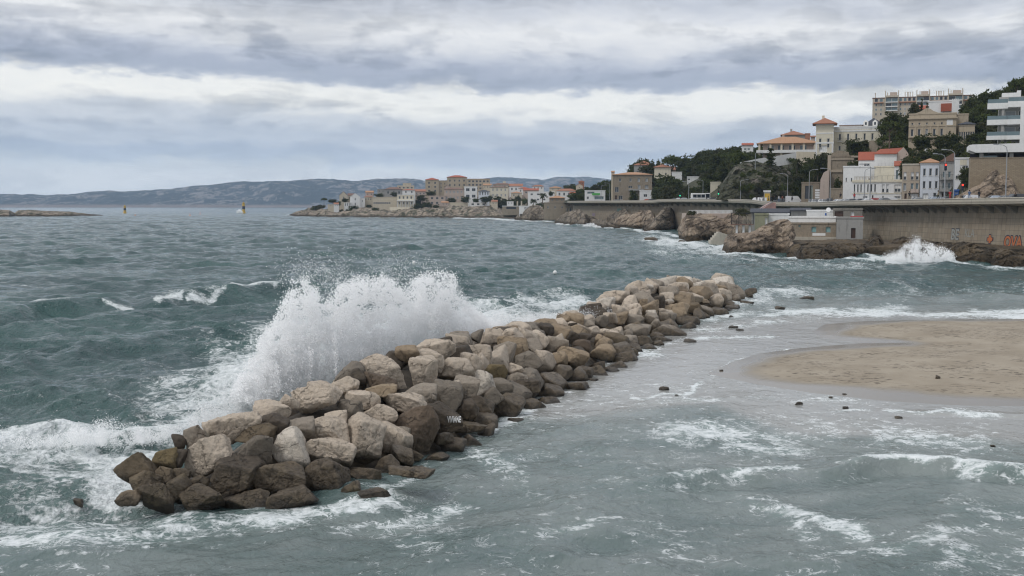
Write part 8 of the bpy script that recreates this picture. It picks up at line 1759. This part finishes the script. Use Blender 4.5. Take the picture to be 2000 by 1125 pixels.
P7, S7 = plume(4000, [462, 466, 470, 474], [411, 409, 410, 414], [416, 416, 416, 416], [462, 474], [1240, 1240], 3, 0.12, 0.3, 71, 12, 0.1)
drops('wave_splash', P7, S7, 'small puff of spray at the foot of the right beacon')
P8, S8 = plume(9000, [1140, 1148, 1158, 1166], [440, 436, 436, 441], [444, 444, 444, 444], [1140, 1166], [470, 462], 1.5, 0.04, 0.14, 81, 16, 0.12)
drops('wave_splash', P8, S8, 'spray breaking on the low yellowish rock')

# fine mist filling the burst: a closed hull with thickness, thinning towards its edges
def mist(label, xs_, tops_, bots_, Yx_, Yv_, half, dens, seed, ns=0.55, fall=1.0):
    n = 60; U = np.linspace(xs_[0], xs_[-1], n); rows = []
    m_ = 14
    for a_ in range(m_ + 1):
        tt = a_ / m_
        rows.append((np.interp(U, xs_, bots_) + (np.interp(U, xs_, tops_) - np.interp(U, xs_, bots_)) * tt, half * (0.25 + 0.75 * math.sin(math.pi * min(1.0, 0.25 + 0.75 * tt)))))
    Y_ = np.interp(U, Yx_, Yv_); vs = []; fs = []
    for sgn in (-1, 1):
        for py_, h_ in rows:
            e_ = np.minimum(1, np.minimum(np.arange(n), n - 1 - np.arange(n)) / 6.0) * 0.9 + 0.1
            vs += [tuple(q_) for q_ in wpx(U, py_, Y_ + sgn * h_ * e_)]
    N_ = n * (m_ + 1)
    for s_ in (0, 1):
        for r_ in range(m_):
            for c_ in range(n - 1):
                a = s_ * N_ + r_ * n + c_; q_ = (a, a + 1, a + n + 1, a + n); fs.append(q_ if s_ == 0 else q_[::-1])
    for c_ in range(n - 1): fs += [(c_, N_ + c_, N_ + c_ + 1, c_ + 1), (m_ * n + c_, m_ * n + c_ + 1, N_ + m_ * n + c_ + 1, N_ + m_ * n + c_)]
    for r_ in range(m_): fs += [(r_ * n, r_ * n + n, N_ + r_ * n + n, N_ + r_ * n), (r_ * n + n - 1, N_ + r_ * n + n - 1, N_ + r_ * n + 2 * n - 1, r_ * n + 2 * n - 1)]
    me = bpy.data.meshes.new('spray_mist'); me.from_pydata(vs, [], fs); bm = bmesh.new(); bm.from_mesh(me); bmesh.ops.recalc_face_normals(bm, faces=bm.faces); bm.to_mesh(me); bm.free()
    co = np.array(vs); ce = co.mean(0); ex = (co.max(0) - co.min(0)) / 2
    t = NT('mist'); p = t.pos(); a = t.noise(p, ns, 4, 0.6, 0.4)
    z_ = t.xyz(p)[2]; zf = t.sstep(float(co[:, 2].max()), float(co[:, 2].max()) * 0.35, t.math('ADD', z_, t.math('MULTIPLY', t.math('SUBTRACT', a, 0.5), 3.0)))
    dn = t.math('MULTIPLY', t.sstep(0.40, 0.62, a), t.math('MULTIPLY', zf, dens))
    v_ = t.n('VolumePrincipled', {'Color': (0.99, 0.995, 1.0, 1), 'Density': dn, 'Anisotropy': 0.0}); t.t.links.new(v_.outputs[0], t.out.inputs['Volume'])
    o = link('spray_mist', me, t.mat); tag(o, label, 'mist', None, 'stuff'); return o
mist('soft white mist inside the tall burst of spray', [450, 470, 490, 520, 545, 575, 600, 630, 660, 700, 750, 800, 850, 890, 920, 960, 1000], [780, 740, 700, 650, 606, 560, 548, 575, 556, 538, 540, 550, 540, 548, 590, 625, 650], [805, 805, 800, 795, 785, 775, 770, 755, 745, 725, 715, 700, 692, 690, 690, 680, 670], [400, 520, 700, 900, 1000], [41, 44.5, 51.5, 61, 66], 2.0, 0.9, 1)
mist('thin mist drifting over the low middle of the breakwater', [930, 970, 1040, 1100, 1150, 1200, 1240], [612, 604, 600, 598, 600, 612, 650], [682, 672, 662, 652, 650, 652, 662], [930, 1240], [64, 82], 2.2, 0.42, 2)
mist('thin mist low over the water left of the burst', [380, 420, 470, 520, 560], [790, 745, 700, 690, 700], [815, 812, 806, 800, 785], [380, 560], [39.5, 46], 1.6, 0.18, 3)
SC.cycles.volume_bounces = 4; SC.cycles.volume_max_steps = 256

# ================================================================ HAZE
o = MB().box(-9000, 9000, -60, 10500, -8, 620).build('haze'); t = NT('sea_haze'); v_ = t.n('VolumePrincipled', {'Color': (0.58, 0.76, 1.0, 1), 'Density': 7.0e-5, 'Anisotropy': 0.0}); t.t.links.new(v_.outputs[0], t.out.inputs['Volume']); o.data.materials.append(t.mat)
tag(o, 'faint blue sea haze', 'haze', kind='stuff')
